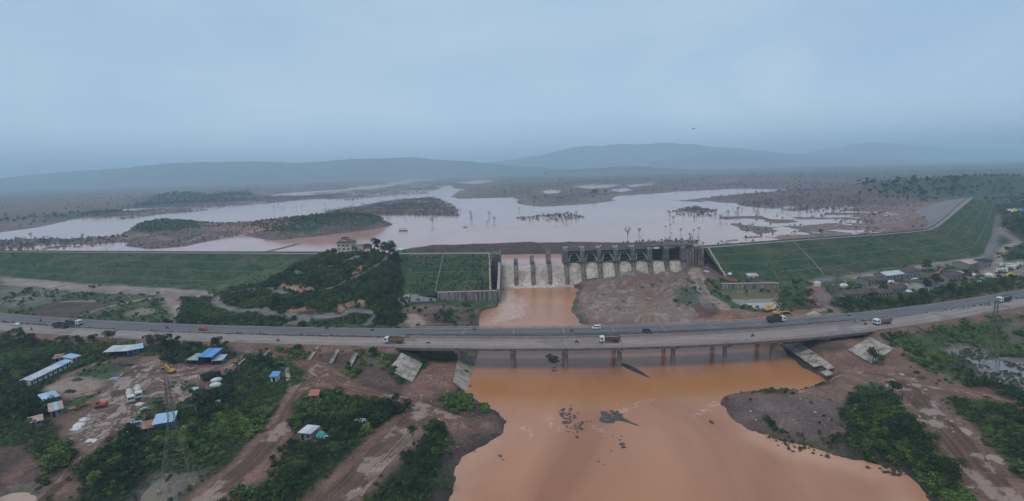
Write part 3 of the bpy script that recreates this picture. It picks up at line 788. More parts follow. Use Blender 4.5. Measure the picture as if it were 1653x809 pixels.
paint([(225,790),(250,772),(300,760),(340,752),(335,775),(310,795),(290,812),(225,815)], 'dry', 2, amt=0.7)
paint([(262,775),(300,765),(322,770),(300,795),(270,812),(255,800)], 'mud', 2.5)
# roads of red earth
paint([(368,561),(390,556),(440,566),(478,571),(498,580),(520,586),(560,592),(572,612),(552,618),(520,612),(490,594),(460,580),(430,573),(400,572)], 'dirt', 1.5, p=0.15)
paint([(360,560),(400,559),(442,569),(470,576),(450,580),(420,575),(385,572)], 'gravel', 2, amt=0.8)
stroke([(500,584),(515,598),(540,615),(570,628),(610,636),(650,646),(690,660),(730,676),(790,690)], 11, 'dirt', 1.6, p=0.2)
stroke([(530,606),(505,614),(490,632),(475,655),(462,680),(445,702),(415,735),(380,768),(345,798),(310,830)], 12.5, 'dirt', 1.4, p=0.1)
paint([(430,735),(470,722),(480,728),(440,760),(400,800),(380,812),(350,812),(400,765)], 'red', 2.5, amt=0.7)
stroke([(690,660),(662,682),(640,705),(612,735),(580,768),(545,800),(520,830)], 17, 'dirt', 2.0, p=0.25)
stroke([(672,676),(640,715),(600,756),(560,800)], 6, 'pale', 2.0, amt=0.35)
paint([(460,590),(470,588),(475,630),(468,634)], 'gravel', 1)
paint([(420,557),(640,562),(640,570),(560,569),(505,567),(440,564)], 'grass', 1.5, 0.55)
paint([(480,566),(560,572),(622,576),(632,596),(570,602),(520,588)], 'dark', 2, 0.05)
paint([(570,574),(625,576),(630,592),(590,590)], 'dry', 3, amt=0.6, v=0.05)
paint([(566,620),(582,600),(608,594),(634,606),(660,624),(652,640),(620,640),(590,634)], 'dark', 2.0)
paint([(680,598),(695,585),(740,586),(752,600),(736,640),(700,652),(660,650),(650,634)], 'red', 2.5, p=0.3)
paint([(640,650),(700,640),(745,625),(760,640),(780,655),(818,680),(812,700),(770,722),(736,756),(720,830),(690,830),(712,760),(724,700),(700,690),(660,690)], 'dark', 2, p=0.15)
paint([(690,690),(740,678),(812,684),(790,700),(740,700)], 'dirt', 3, p=0.2)
# scrub islands between the roads
paint([(492,640),(528,628),(570,640),(610,648),(652,656),(640,674),(608,692),(560,715),(520,748),(470,792),(440,830),(392,830),(430,772),(476,722),(488,700),(470,688)], 'scrub', 1.5, 1.0)
paint([(716,688),(722,700),(714,738),(702,780),(690,800),(700,812),(735,775),(728,800),(715,830),(600,830),(650,772),(682,735),(690,702)], 'scrub', 1.2, 1.0)
paint([(712,642),(745,632),(760,642),(766,658),(730,664)], 'scrub', 1.5, 0.9)
paint([(462,602),(475,588),(492,596),(488,618),(470,625)], 'scrub', 1.2, 0.7)
paint([(488,690),(505,685),(530,700),(520,712),(480,712)], 'dirt', 1.5, 0.1)
# ---------------- foreground, right
paint([(1160,652),(1170,636),(1240,632),(1340,620),(1352,604),(1375,588),(1402,566),(1440,560),(1470,590),(1500,612),(1560,628),(1610,640),(1600,650),(1530,640),(1480,640),(1500,680),(1540,720),(1600,780),(1640,830),(1570,830),(1545,790),(1505,700),(1470,650),(1430,640),(1380,660),(1370,700),(1320,712),(1240,705),(1200,692)], 'dirt', 2, p=0.2)
paint([(1165,650),(1180,640),(1240,640),(1330,634),(1362,645),(1366,690),(1330,705),(1250,698),(1200,684)], (0.135, 0.092, 0.082), 3, 0.03)
paint([(1300,585),(1350,590),(1400,575),(1440,568),(1470,595),(1440,612),(1380,610),(1330,615)], 'dirt', 2)
stroke([(1250,690),(1262,706),(1310,716),(1350,728),(1396,738),(1440,750)], 5, 'dry', 2, 0.3, amt=0.8)
paint([(1366,645),(1395,620),(1432,616),(1460,638),(1478,668),(1512,702),(1545,765),(1575,830),(1500,830),(1482,775),(1455,748),(1400,735),(1372,702),(1360,668)], 'scrub', 1.8, 1.0)
paint([(1385,630),(1410,620),(1430,625),(1440,650),(1400,650)], 'grass', 3, 0.35, amt=0.8)
paint([(1522,645),(1560,640),(1600,652),(1660,682),(1720,700),(1720,830),(1660,790),(1620,742),(1580,702),(1545,672)], 'scrub', 1.5, 1.0)
paint([(1440,545),(1500,534),(1600,512),(1700,488),(1720,540),(1653,556),(1560,560),(1520,580),(1480,566)], 'grass', 2, 0.22)
paint([(1432,556),(1462,560),(1500,585),(1560,610),(1620,636),(1660,650),(1640,660),(1560,640),(1500,620),(1450,590)], 'dirt', 2, 0.08)
paint([(1460,575),(1500,570),(1535,590),(1590,620),(1560,620),(1500,600)], 'grass', 3, 0.45, amt=0.9)
stroke([(1380,600),(1430,606),(1480,620),(1540,630),(1600,640),(1660,668)], 5, 'red', 1.5, p=0.1)
stroke([(1445,610),(1480,640),(1520,682),(1560,728),(1600,775),(1640,825)], 15, 'dirt', 2.0, p=0.45)
paint([(1530,692),(1550,688),(1560,700),(1545,712),(1532,704)], 'sand', 1, p=0.9)
paint([(1590,635),(1620,650),(1632,658),(1605,650)], 'sand', 1.2)
paint([(1600,540),(1720,520),(1720,575),(1640,572),(1600,566)], 'grass', 3, 0.08)
stroke([(1653,520),(1630,530),(1640,550),(1653,565)], 5, 'dry', 1.5)
paint([(1286,553),(1320,548),(1405,544),(1445,562),(1410,592),(1372,592),(1356,604),(1325,590)], 'dirt', 1.5)
paint([(1300,556),(1360,552),(1366,566),(1330,572)], 'dark', 2)
# wet margin along every water
drv = sdist(P2, RIVER, 30)
w = (sstep(-6, -1.2, drv) * 0.55)[:, None] * (~UP)[:, None]
w = np.where((PY < 262)[:, None] | (PX > 60)[:, None], w, w)
cov[:] = cov * (1 - w) + np.array(C['wetdark']) * w
veg[drv > -1.5] = 0
for nme, poly, z in PONDS:
    d = sdist(P2, poly, 10); veg[d > -0.5] = 0
    m = d > -3; cov[m] = cov[m] * 0.6 + np.array(C['mud']) * 0.4
# nothing grows on the highway, under dams
for side in (0, 1):
    x0, x1 = ((-1e4, BN0 + 2), (BN1 - 2, 1e4))[side]
    lo = ribbon_sections(xrange_cut(C_NEAR, x0, x1), [(-(HW + 2.4), 0)])[:, 0, :2]; hi = ribbon_sections(xrange_cut(C_FAR, x0, x1), [(HW + 2.2, 0)])[:, 0, :2]
    d = sdist(P2, np.concatenate([lo[::4], hi[::-1][::4]]), 10); veg[d > -0.8] = 0
    m = (d > -2.5) ; cov[m] = np.array(C['dirt']) * 0.9
for T_ in (D_LEFT, D_MID, D_RIGHT):
    d = sdist(P2, np.concatenate([T_[0], T_[1][::-1]]), 10); veg[d > -2] = 0
hillp = GL([(430,452),(470,432),(500,418),(520,408),(545,404)]) if False else None
hv = sdist(P2 + (WX - P2) * 2.2, WL([(380,466,3),(430,452,7),(480,432,11),(510,415,14),(530,405,16),(560,399,18),(600,395,19),(632,396,17),(645,412,12),(652,440,7),(655,474,-1),(640,490,-2),(560,500,2),(440,500,3)], 8), 20)
hill_up = (hv > 0) & (cov[:, 0] < 0.09) & (cov[:, 1] < 0.09)
veg[hill_up] = 1.0; cov[hill_up] = C['scrub']
und = (PX > BN0 - 4) & (PX < BN1 + 4) & (PY > np.interp(PX, C_NEAR[:, 0], C_NEAR[:, 1]) - HW - 1) & (PY < yfl + HW + 1)
veg[und] = 0

def attr_mat_ground():
    m = bpy.data.materials.new("ground_cover"); m.use_nodes = True
    nt = m.node_tree; N = nt.nodes.new; L = nt.links.new
    bs = nt.nodes['Principled BSDF']; bs.inputs['Specular IOR Level'].default_value = 0.25
    geo = N('ShaderNodeNewGeometry')
    a = N('ShaderNodeAttribute'); a.attribute_name = 'cover'
    p = N('ShaderNodeAttribute'); p.attribute_name = 'puddle'
    def noise(sc, det=5, ro=0.6, dist=0.0):
        n = N('ShaderNodeTexNoise'); n.inputs['Scale'].default_value = sc; n.inputs['Detail'].default_value = det; n.inputs['Roughness'].default_value = ro; n.inputs['Distortion'].default_value = dist
        L(geo.outputs['Position'], n.inputs['Vector']); return n
    def mapr(n, a0, a1, b0, b1):
        r = N('ShaderNodeMapRange'); r.inputs[1].default_value = a0; r.inputs[2].default_value = a1; r.inputs[3].default_value = b0; r.inputs[4].default_value = b1
        L(n, r.inputs[0]); return r.outputs[0]
    def mul(c1, c2, f=1.0):
        x = N('ShaderNodeMixRGB'); x.blend_type = 'MULTIPLY'; x.inputs[0].default_value = f; L(c1, x.inputs[1]); L(c2, x.inputs[2]); return x.outputs[0]
    n1 = noise(0.9, 6, 0.72); n2 = noise(0.11, 5, 0.6, 0.6); n3 = noise(0.012, 5, 0.65)
    c = mul(a.outputs['Color'], mapr(n1.outputs['Fac'], 0.3, 0.72, 0.52, 1.5))
    nf_ = noise(3.4, 4, 0.7); c = mul(c, mapr(nf_.outputs['Fac'], 0.32, 0.68, 0.72, 1.28))
    c = mul(c, mapr(n2.outputs['Fac'], 0.32, 0.68, 0.68, 1.32))
    c = mul(c, mapr(n3.outputs['Fac'], 0.35, 0.65, 0.82, 1.18))
    # pale stones and litter
    vo = N('ShaderNodeTexVoronoi'); vo.inputs['Scale'].default_value = 0.8; L(geo.outputs['Position'], vo.inputs['Vector'])
    st = mapr(vo.outputs['Distance'], 0.10, 0.22, 0.45, 0.0)
    mx = N('ShaderNodeMixRGB'); mx.inputs[2].default_value = (0.36, 0.31, 0.28, 1)
    gate = N('ShaderNodeMath'); gate.operation = 'MULTIPLY'
    L(st, gate.inputs[0]); L(mapr(noise(0.05, 3).outputs['Fac'], 0.5, 0.62, 0, 0.9), gate.inputs[1])
    sep = N('ShaderNodeSeparateColor'); L(a.outputs['Color'], sep.inputs[0])
    isd = N('ShaderNodeMath'); isd.operation = 'GREATER_THAN'; L(sep.outputs[0], isd.inputs[0]); L(sep.outputs[1], isd.inputs[1])
    g3 = N('ShaderNodeMath'); g3.operation = 'MULTIPLY'; L(gate.outputs[0], g3.inputs[0]); L(isd.outputs[0], g3.inputs[1])
    L(g3.outputs[0], mx.inputs[0]); L(c, mx.inputs[1]); c = mx.outputs[0]
    # puddles of muddy water
    npd = noise(0.22, 4, 0.55, 0.8)
    ad = N('ShaderNodeMath'); ad.operation = 'MULTIPLY_ADD'; ad.inputs[1].default_value = 0.34
    L(p.outputs['Fac'], ad.inputs[0]); L(npd.outputs['Fac'], ad.inputs[2])
    pm = mapr(ad.outputs[0], 0.735, 0.765, 0, 1)
    mx2 = N('ShaderNodeMixRGB'); mx2.inputs[2].default_value = (0.33, 0.215, 0.165, 1)
    L(pm, mx2.inputs[0]); L(c, mx2.inputs[1]); L(mx2.outputs[0], bs.inputs['Base Color'])
    ro = mapr(pm, 0, 1, 0.92, 0.12); L(ro, bs.inputs['Roughness'])
    b1 = noise(1.7, 5, 0.7); b2 = noise(0.35, 4, 0.6)
    ad2 = N('ShaderNodeMath'); ad2.operation = 'MULTIPLY_ADD'; ad2.inputs[1].default_value = 2.2; L(b2.outputs['Fac'], ad2.inputs[0]); L(b1.outputs['Fac'], ad2.inputs[2])
    flat = N('ShaderNodeMath'); flat.operation = 'MULTIPLY'; L(ad2.outputs[0], flat.inputs[0]); L(mapr(pm, 0, 1, 1, 0), flat.inputs[1])
    bp = N('ShaderNodeBump'); bp.inputs['Strength'].default_value = 0.9; bp.inputs['Distance'].default_value = 0.45
    L(flat.outputs[0], bp.inputs['Height']); L(bp.outputs[0], bs.inputs['Normal'])
    return m
def build_ground():
    idx = np.arange(NX * NY).reshape(NY, NX)
    f = np.stack([idx[:-1, :-1], idx[:-1, 1:], idx[1:, 1:], idx[1:, :-1]], -1).reshape(-1, 4)
    me = np_mesh("ground", np.stack([PX, PY, HH], 1), f, True)
    ca = me.attributes.new('cover', 'FLOAT_COLOR', 'POINT')
    ca.data.foreach_set('color', np.concatenate([cov, np.ones((len(cov), 1))], 1).astype(np.float32).ravel())
    pa = me.attributes.new('puddle', 'FLOAT', 'POINT'); pa.data.foreach_set('value', pud.astype(np.float32))
    tag(link("ground", me, None, attr_mat_ground()), kind='structure')
build_ground()

# ================================================================== water
def water_mat(name, c1, c2, sc, rough=0.10, ripple=0.03, rsc=0.6, c3=None, region=None):
    m = bpy.data.materials.new(name); m.use_nodes = True
    nt = m.node_tree; N = nt.nodes.new; L = nt.links.new
    bs = nt.nodes['Principled BSDF']; bs.inputs['Roughness'].default_value = rough; bs.inputs['IOR'].default_value = 1.33; bs.inputs['Specular IOR Level'].default_value = 0.4
    geo = N('ShaderNodeNewGeometry')
    mp = N('ShaderNodeMapping'); mp.inputs['Scale'].default_value = (1, 0.45, 1); L(geo.outputs['Position'], mp.inputs[0])
    n = N('ShaderNodeTexNoise'); n.inputs['Scale'].default_value = sc; n.inputs['Detail'].default_value = 5; n.inputs['Roughness'].default_value = 0.55; n.inputs['Distortion'].default_value = 1.0
    L(mp.outputs[0], n.inputs['Vector'])
    r = N('ShaderNodeMapRange'); r.inputs[1].default_value = 0.35; r.inputs[2].default_value = 0.65; L(n.outputs['Fac'], r.inputs[0])
    mx = N('ShaderNodeMixRGB'); mx.inputs[1].default_value = (*c1, 1); mx.inputs[2].default_value = (*c2, 1); L(r.outputs[0], mx.inputs[0])
    col = mx.outputs[0]
    if c3:
        at = N('ShaderNodeAttribute'); at.attribute_name = 'sediment'
        m3 = N('ShaderNodeMixRGB'); m3.inputs[2].default_value = (*c3, 1)
        nn = N('ShaderNodeTexNoise'); nn.inputs['Scale'].default_value = 0.03; nn.inputs['Detail'].default_value = 5; nn.inputs['Distortion'].default_value = 2
        L(geo.outputs['Position'], nn.inputs['Vector'])
        rr = N('ShaderNodeMapRange'); rr.inputs[1].default_value = 0.3; rr.inputs[2].default_value = 0.7; rr.inputs[3].default_value = 0.4; rr.inputs[4].default_value = 1.3; L(nn.outputs['Fac'], rr.inputs[0])
        mm = N('ShaderNodeMath'); mm.operation = 'MULTIPLY'; mm.use_clamp = True; L(at.outputs['Fac'], mm.inputs[0]); L(rr.outputs[0], mm.inputs[1])
        L(mm.outputs[0], m3.inputs[0]); L(col, m3.inputs[1]); col = m3.outputs[0]
        # foam where the water is broken
        fo = N('ShaderNodeAttribute'); fo.attribute_name = 'foam'
        nf = N('ShaderNodeTexNoise'); nf.inputs['Scale'].default_value = 0.35; nf.inputs['Detail'].default_value = 7; nf.inputs['Roughness'].default_value = 0.7; nf.inputs['Distortion'].default_value = 1.2
        L(geo.outputs['Position'], nf.inputs['Vector'])
        fa = N('ShaderNodeMath'); fa.operation = 'MULTIPLY_ADD'; fa.inputs[1].default_value = 0.35; L(fo.outputs['Fac'], fa.inputs[0]); L(nf.outputs['Fac'], fa.inputs[2])
        fr = N('ShaderNodeMapRange'); fr.inputs[1].default_value = 0.70; fr.inputs[2].default_value = 0.9; fr.inputs[4].default_value = 0.55; L(fa.outputs[0], fr.inputs[0])
        m4 = N('ShaderNodeMixRGB'); m4.inputs[2].default_value = (0.62, 0.48, 0.42, 1); L(fr.outputs[0], m4.inputs[0]); L(col, m4.inputs[1]); col = m4.outputs[0]
    if c3:
        sh = N('ShaderNodeAttribute'); sh.attribute_name = 'shoal'
        m6 = N('ShaderNodeMixRGB'); m6.inputs[2].default_value = (0.60, 0.36, 0.25, 1); L(sh.outputs['Fac'], m6.inputs[0]); L(col, m6.inputs[1]); col = m6.outputs[0]
    L(col, bs.inputs['Base Color'])
    nb = N('ShaderNodeTexNoise'); nb.inputs['Scale'].default_value = rsc; nb.inputs['Detail'].default_value = 4; nb.inputs['Roughness'].default_value = 0.55
    L(geo.outputs['Position'], nb.inputs['Vector'])
    bp = N('ShaderNodeBump'); bp.inputs['Strength'].default_value = 1; bp.inputs['Distance'].default_value = ripple
    L(nb.outputs['Fac'], bp.inputs['Height']); L(bp.outputs[0], bs.inputs['Normal'])
    return m
def build_waters():
    xs = np.arange(-140, 330, 2.5); ys = np.arange(60, 404, 2.5)
    X, Y = np.meshgrid(xs, ys); n, k = X.shape
    Z = river_z(Y)
    V = np.stack([X.ravel(), Y.ravel(), Z.ravel()], 1)
    idx = np.arange(n * k).reshape(n, k)
    f = np.stack([idx[:-1, :-1], idx[:-1, 1:], idx[1:, 1:], idx[1:, :-1]], -1).reshape(-1, 4)
    # only the cells near the channel
    cen = V[f].mean(1)[:, :2]
    f = f[sdist(cen, RIVER, 60) > -14]
    me = np_mesh("river", V, f, True)
    XY = V[:, :2]
    band = WL([(752,612),(820,618),(1000,618),(1120,606),(1270,588),(1345,610),(1335,626),(1240,632),(1165,640),(1080,640),(960,660),(860,655),(770,640)], ZW)
    sed = sstep(-10, 10, sdist(XY, band, 40))
    me.attributes.new('sediment', 'FLOAT', 'POINT').data.foreach_set('value', sed.astype(np.float32))
    shoal = 0.55 * (1 - sstep(1, 14, seg_dist(XY, WL([(1236,705),(1300,726),(1396,748),(1460,764),(1490,790),(1510,830)], ZW)))) + 0.35 * (1 - sstep(1, 14, seg_dist(XY, WL([(800,690),(770,726),(745,742),(732,780),(715,830)], ZW))))
    shoal = np.clip(shoal * (1 + fbm(V[:, 0], V[:, 1], 18, 3, 201) * .8), 0, .8)
    me.attributes.new('shoal', 'FLOAT', 'POINT').data.foreach_set('value', shoal.astype(np.float32))
    foam = np.zeros(len(V))
    foam += 0.8 * sstep(-6, 10, sdist(XY, WL([(803,470),(830,468),(860,490),(850,512),(790,525),(776,520),(790,500)], ZP), 30))
    foam += 0.25 * (Y.ravel() > 270)
    for a, b in (((845,690),(862,705)), ((885,675),(905,695)), ((1000,665),(1050,645)), ((1120,672),(1160,650)), ((960,690),(975,700))):
        d = seg_dist(XY, WL([a, b], ZW)); foam += 0.75 * (1 - sstep(0, 5, d))
    me.attributes.new('foam', 'FLOAT', 'POINT').data.foreach_set('value', foam.astype(np.float32))
    tag(link("river", me, None, water_mat("river_water", (0.335, 0.140, 0.074), (0.49, 0.232, 0.126), 0.018, 0.2, 0.10, 0.7, (0.40, 0.170, 0.060))), kind='structure')
    # reservoir: from the dam axis to beyond the far shore
    xs = np.unique(np.concatenate([np.linspace(-3000, -900, 8), AXIS[1:-2, 0], np.linspace(-800, 900, 60)]))
    xs = xs[(xs >= -3000) & (xs <= 750)]
    y0 = np.interp(xs, AXIS[:-2, 0], AXIS[:-2, 1]) + 0.5
    y0 = np.where((xs > -9) & (xs < 40), np.maximum(y0, 0) , y0)
    rows = []
    for t in np.linspace(0, 1, 30) ** 2:
        rows.append(np.stack([xs + xs * 3.2 * t, y0 + (9500 - y0) * t, np.full_like(xs, ZR)], 1))
    V = np.concatenate(rows); n, k = 30, len(xs); idx = np.arange(n * k).reshape(n, k)
    f = np.stack([idx[:-1, :-1], idx[:-1, 1:], idx[1:, 1:], idx[1:, :-1]], -1).reshape(-1, 4)
    tag(link("reservoir", np_mesh("reservoir", V, f), None, water_mat("reservoir_water", (0.46, 0.25, 0.195), (0.53, 0.30, 0.235), 0.008, 0.12, 0.04, 0.4)), kind='structure')
    cols = {'right': ((0.17,0.15,0.14),(0.21,0.18,0.165)), 'basin': ((0.14,0.115,0.05),(0.165,0.135,0.065)), 'corner': ((0.42,0.27,0.2),(0.45,0.3,0.22)), 'tower': ((0.17,0.13,0.09),(0.2,0.16,0.12))}
    for nme, poly, z in PONDS:
        c = poly.mean(0); q = c + (poly - c) * 1.06
        V = [tuple(p) for p in q]; m = MB(); m.v = [(p[0], p[1], z) for p in q]; m.f = [tuple(range(len(q)))]
        o = m.build("pond", water_mat("pond_water_" + nme, *cols[nme], 0.05, 0.08, 0.01, 1.0), fix=False)
        tag(o, kind='structure')
        if o.data.polygons[0].normal.z < 0: o.data.flip_normals()
build_waters()
# ================================================================== materials of built things
M_ASPH = mat("worn_asphalt", (0.150, 0.150, 0.157), 0.16, 0.5, 0.9, tint=(0.215, 0.20, 0.19), tint_amt=0.55, tscale=0.09, spec=0.2)
M_ASPH2 = mat("muddy_asphalt", (0.30, 0.243, 0.225), 0.14, 0.45, 0.9, tint=(0.155, 0.135, 0.132), tint_amt=0.6, tscale=0.07, spec=0.2)
M_CONC = mat("grey_concrete", (0.27, 0.25, 0.23), 0.22, 0.7, 0.9, tint=(0.15, 0.135, 0.125), tint_amt=0.6, tscale=0.25, bump=0.03)
M_CONCP = mat("pink_dusty_concrete", (0.36, 0.27, 0.235), 0.2, 0.6, 0.9, tint=(0.2, 0.165, 0.15), tint_amt=0.55, tscale=0.2)
M_CONCD = mat("dark_concrete", (0.085, 0.08, 0.075), 0.3, 0.5, 0.95, tint=(0.17, 0.155, 0.145), tint_amt=0.6, tscale=0.3)
M_STREAK = mat("streaked_concrete", (0.26, 0.235, 0.21), 0.2, 0.5, 0.9, streak=0.92, tint=(0.33, 0.29, 0.25), tint_amt=0.4)
M_OGEE = mat("weathered_weir_concrete", (0.56, 0.475, 0.40), 0.2, 0.5, 0.9, tint=(0.20, 0.165, 0.14), tint_amt=0.6, tscale=0.14, streak=0.35)
M_PIER = mat("pier_concrete", (0.20, 0.18, 0.16), 0.25, 0.5, 0.9, streak=0.7, tint=(0.075, 0.07, 0.065), tint_amt=0.85, tscale=0.2)
M_GATE = mat("black_gate_steel", (0.018, 0.020, 0.026), 0.3, 0.8, 0.6)
M_ARM = mat("pale_gate_arm", (0.34, 0.34, 0.33), 0.2, 0.8, 0.7)
M_PARA = mat("parapet_concrete", (0.40, 0.325, 0.29), 0.2, 0.6, 0.9, tint=(0.22, 0.17, 0.155), tint_amt=0.5, tscale=0.3)
M_PITCH = mat("bleached_slab_concrete", (0.42, 0.37, 0.315), 0.16, 0.5, 0.9, tint=(0.17, 0.14, 0.12), tint_amt=0.8, tscale=0.22, streak=0.25)
M_JOINT = mat("joint_mortar", (0.27, 0.245, 0.235), 0.25, 1.0)
M_DAMG = mat("dam_turf", (0.029, 0.058, 0.026), 0.45, 0.30, 0.95, tint=(0.080, 0.082, 0.046), tint_amt=0.9, tscale=0.06, bump=0.5, bscale=0.8, spec=0.1)
M_BERM = mat("berm_edge", (0.085, 0.105, 0.065), 0.4, 0.3, 0.95, tint=(0.06, 0.085, 0.05), tint_amt=0.8, tscale=0.06)
M_RIPRAP = mat("stone_facing", (0.185, 0.172, 0.172), 0.25, 0.9, 0.95, tint=(0.24, 0.215, 0.205), tint_amt=0.5, tscale=0.05, bump=0.25, bscale=1.2)
M_CRESTR = mat("crest_gravel", (0.235, 0.205, 0.19), 0.2, 0.4, 0.95)
M_DRAIN = mat("drain_concrete", (0.21, 0.195, 0.16), 0.35, 0.4, 0.9, tint=(0.09, 0.10, 0.07), tint_amt=0.7, tscale=0.2)
M_STEEL = mat("galvanised_steel", (0.20, 0.20, 0.195), 0.2, 1.5, 0.6)
M_RUST = mat("rusty_steel", (0.17, 0.075, 0.05), 0.3, 1.2, 0.8, tint=(0.08, 0.05, 0.045), tint_amt=0.7, tscale=0.8)

def wpart(mb, name, m, root, parent=None, smooth=False, kind=None):
    """a part whose mesh is in world coordinates, under a thing whose Empty stands at its base"""
    o = mb.build(name, m, parent or root, smooth)
    if parent is None: o.location = -Vector(root.location)
    if kind: o['kind'] = kind
    return o

def attr_mat(name):
    m = bpy.data.materials.new(name); m.use_nodes = True
    nt = m.node_tree; N = nt.nodes.new; L = nt.links.new
    bs = nt.nodes['Principled BSDF']; bs.inputs['Specular IOR Level'].default_value = .25
    a = N('ShaderNodeAttribute'); a.attribute_name = 'soil'; w = N('ShaderNodeAttribute'); w.attribute_name = 'wet'
    geo = N('ShaderNodeNewGeometry'); n = N('ShaderNodeTexNoise'); n.inputs['Scale'].default_value = 1.6; n.inputs['Detail'].default_value = 5; n.inputs['Roughness'].default_value = .7; L(geo.outputs['Position'], n.inputs['Vector'])
    r = N('ShaderNodeMapRange'); r.inputs[1].default_value = .3; r.inputs[2].default_value = .7; r.inputs[3].default_value = .6; r.inputs[4].default_value = 1.4; L(n.outputs['Fac'], r.inputs[0])
    x = N('ShaderNodeMixRGB'); x.blend_type = 'MULTIPLY'; x.inputs[0].default_value = 1; L(a.outputs['Color'], x.inputs[1]); L(r.outputs[0], x.inputs[2]); L(x.outputs[0], bs.inputs['Base Color'])
    q = N('ShaderNodeMapRange'); q.inputs[3].default_value = .95; q.inputs[4].default_value = .18; L(w.outputs['Fac'], q.inputs[0]); L(q.outputs[0], bs.inputs['Roughness'])
    return m
M_TRACK = attr_mat("track_earth")

# ================================================================== earth dams
def resample_pairs(A, B, step):
    a, b = [], []
    for i in range(len(A) - 1):
        k = max(1, int(np.linalg.norm(A[i + 1] - A[i]) / step))
        for j in range(k):
            t = j / k
            a.append(A[i] * (1 - t) + A[i + 1] * t); b.append(B[i] * (1 - t) + B[i + 1] * t)
    a.append(A[-1]); b.append(B[-1])
    return np.array(a), np.array(b)
BT = [0, .215, .25, .475, .51, .735, .77, 1.0]
def dam_z(t, zt, zc):
    s = 0; prev = 0
    for i in range(1, len(BT)):
        if i % 2 == 1: s += BT[i] - BT[i - 1]
    acc = 0
    for i in range(1, len(BT)):
        a, b = BT[i - 1], BT[i]
        if t <= a: break
        if i % 2 == 1: acc += min(t, b) - a
    return zt + (zc - zt) * acc / s
def dam_pt(C_, T_, t, lift=0.0):
    p = T_ + (C_ - T_) * t
    return np.array([p[0], p[1], dam_z(t, T_[2], C_[2]) + lift])
def build_dam(D, label, crest_w=7.0, facing='stone', parapet=True, chutes=(), rough=0.5, nber=3):
    A, B = resample_pairs(D[0], D[1], 6.0)
    n = len(A)
    mid = (A[n // 2] + B[n // 2]) / 2
    root = thing('earth_dam', label, 'dam', (mid[0], mid[1], -2.5))
    up = (A - B); up[:, 2] = 0; up /= np.linalg.norm(up, axis=1)[:, None]
    ts = sorted(set(BT + [0.07, .14, .32, .4, .58, .66, .84, .92]))
    sec = np.zeros((n, len(ts), 3))
    for i in range(n):
        for j, t in enumerate(ts):
            sec[i, j] = dam_pt(A[i], B[i], t)
    nz = fbm(sec[..., 0].ravel(), sec[..., 1].ravel(), 7, 3, 91).reshape(n, len(ts)) * rough * 0.5
    nz[:, [0, -1]] = 0
    sec[..., 2] += nz
    sec[:, 0, 2] -= 1.5                       # toe buried
    # close below so the body is solid
    low = sec[:, -1].copy(); low += up * crest_w; 
    v, f = loft(np.concatenate([sec, low[:, None]], 1))
    m = MB(); m.v = [tuple(p) for p in v]; m.f = [tuple(q) for q in f]
    wpart(m, 'grass_slope', M_DAMG, root, smooth=True)
    # crest road
    c0 = A + up * 0.3; c1 = A + up * (crest_w - 0.2)
    s2 = np.stack([c0 + [0, 0, -0.2], c0 + [0, 0, .10], c1 + [0, 0, .10], c1 + [0, 0, -0.2]], 1)
    v, f = loft(s2); m = MB(); m.v = [tuple(p) for p in v]; m.f = [tuple(q) for q in f]; wpart(m, 'crest_road', M_CRESTR, root)
    # upstream facing
    f0 = A + up * (crest_w - 0.1); f0[:, 2] += 0.02
    run = np.full(n, 2.6) if D is not D_RIGHT else np.interp(np.arange(n), [0, n * .45, n * .62, n], [2.6, 2.8, 5.2, 5.2])
    f1 = A + up * (crest_w + run * (ZC - 2.0))[:, None]; f1[:, 2] = 2.0
    s3 = np.stack([f0, f0 * .75 + f1 * .25, f0 * .5 + f1 * .5, f0 * .25 + f1 * .75, f1], 1)
    v, f = loft(s3); m = MB(); m.v = [tuple(p) for p in v]; m.f = [tuple(q) for q in f]; wpart(m, 'upstream_facing', M_RIPRAP, root)
    if D is D_RIGHT:          # pale beaching at the foot of the stone face
        e0 = f0 * .32 + f1 * .68; e1 = f0 * .24 + f1 * .76; e0[:, 2] += .12; e1[:, 2] += .12
        v, f = loft(np.stack([e0, e1], 1)); m = MB(); m.v = [tuple(p) for p in v]; m.f = [tuple(q) for q in f]; wpart(m, 'toe_strip', M_CRESTR, root)
    if parapet:
        p0 = A + up * (crest_w - 0.7); p1 = A + up * (crest_w - 0.3)
        s4 = np.stack([p0, p0 + [0, 0, 1.2], p1 + [0, 0, 1.2], p1], 1)
        v, f = loft(s4, True); m = MB(); m.v = [tuple(p) for p in v]; m.f = [tuple(q) for q in f]; wpart(m, 'parapet_wall', M_CONCD, root)
    for j in range(nber):
        t0, t1 = BT[1 + 2 * j] + 0.002, BT[2 + 2 * j] - 0.002
        e0 = np.array([dam_pt(A[i], B[i], t0, 0.10 + max(nz[i].max(), 0) * .5) for i in range(n)]); e1 = np.array([dam_pt(A[i], B[i], t0 + (t1 - t0) * .8, 0.22 + max(nz[i].max(), 0) * .5) for i in range(n)])
        s5 = np.stack([e0 - [0, 0, .8], e0, e1, e1 - [0, 0, .8]], 1)
        v, f = loft(s5); m = MB(); m.v = [tuple(p) for p in v]; m.f = [tuple(q) for q in f]; wpart(m, 'berm_path', M_BERM, root)
    for (u0, u1, w, mt) in chutes:            # chutes run down the slope from station fraction u0 (crest) to u1 (toe)
        m = MB()
        prev = None
        for t in [k / 24 for k in range(25)]:
            u = u1 + (u0 - u1) * t
            i = min(int(u * (n - 1)), n - 2); fr = u * (n - 1) - i
            a = A[i] * (1 - fr) + A[i + 1] * fr; b = B[i] * (1 - fr) + B[i + 1] * fr
            p = dam_pt(a, b, max(t, 0.02), 0.28)
            if prev is not None: m.bar(prev, p, w, 0.45)
            prev = p
        wpart(m, 'drain_chute', mt, root)
    return root
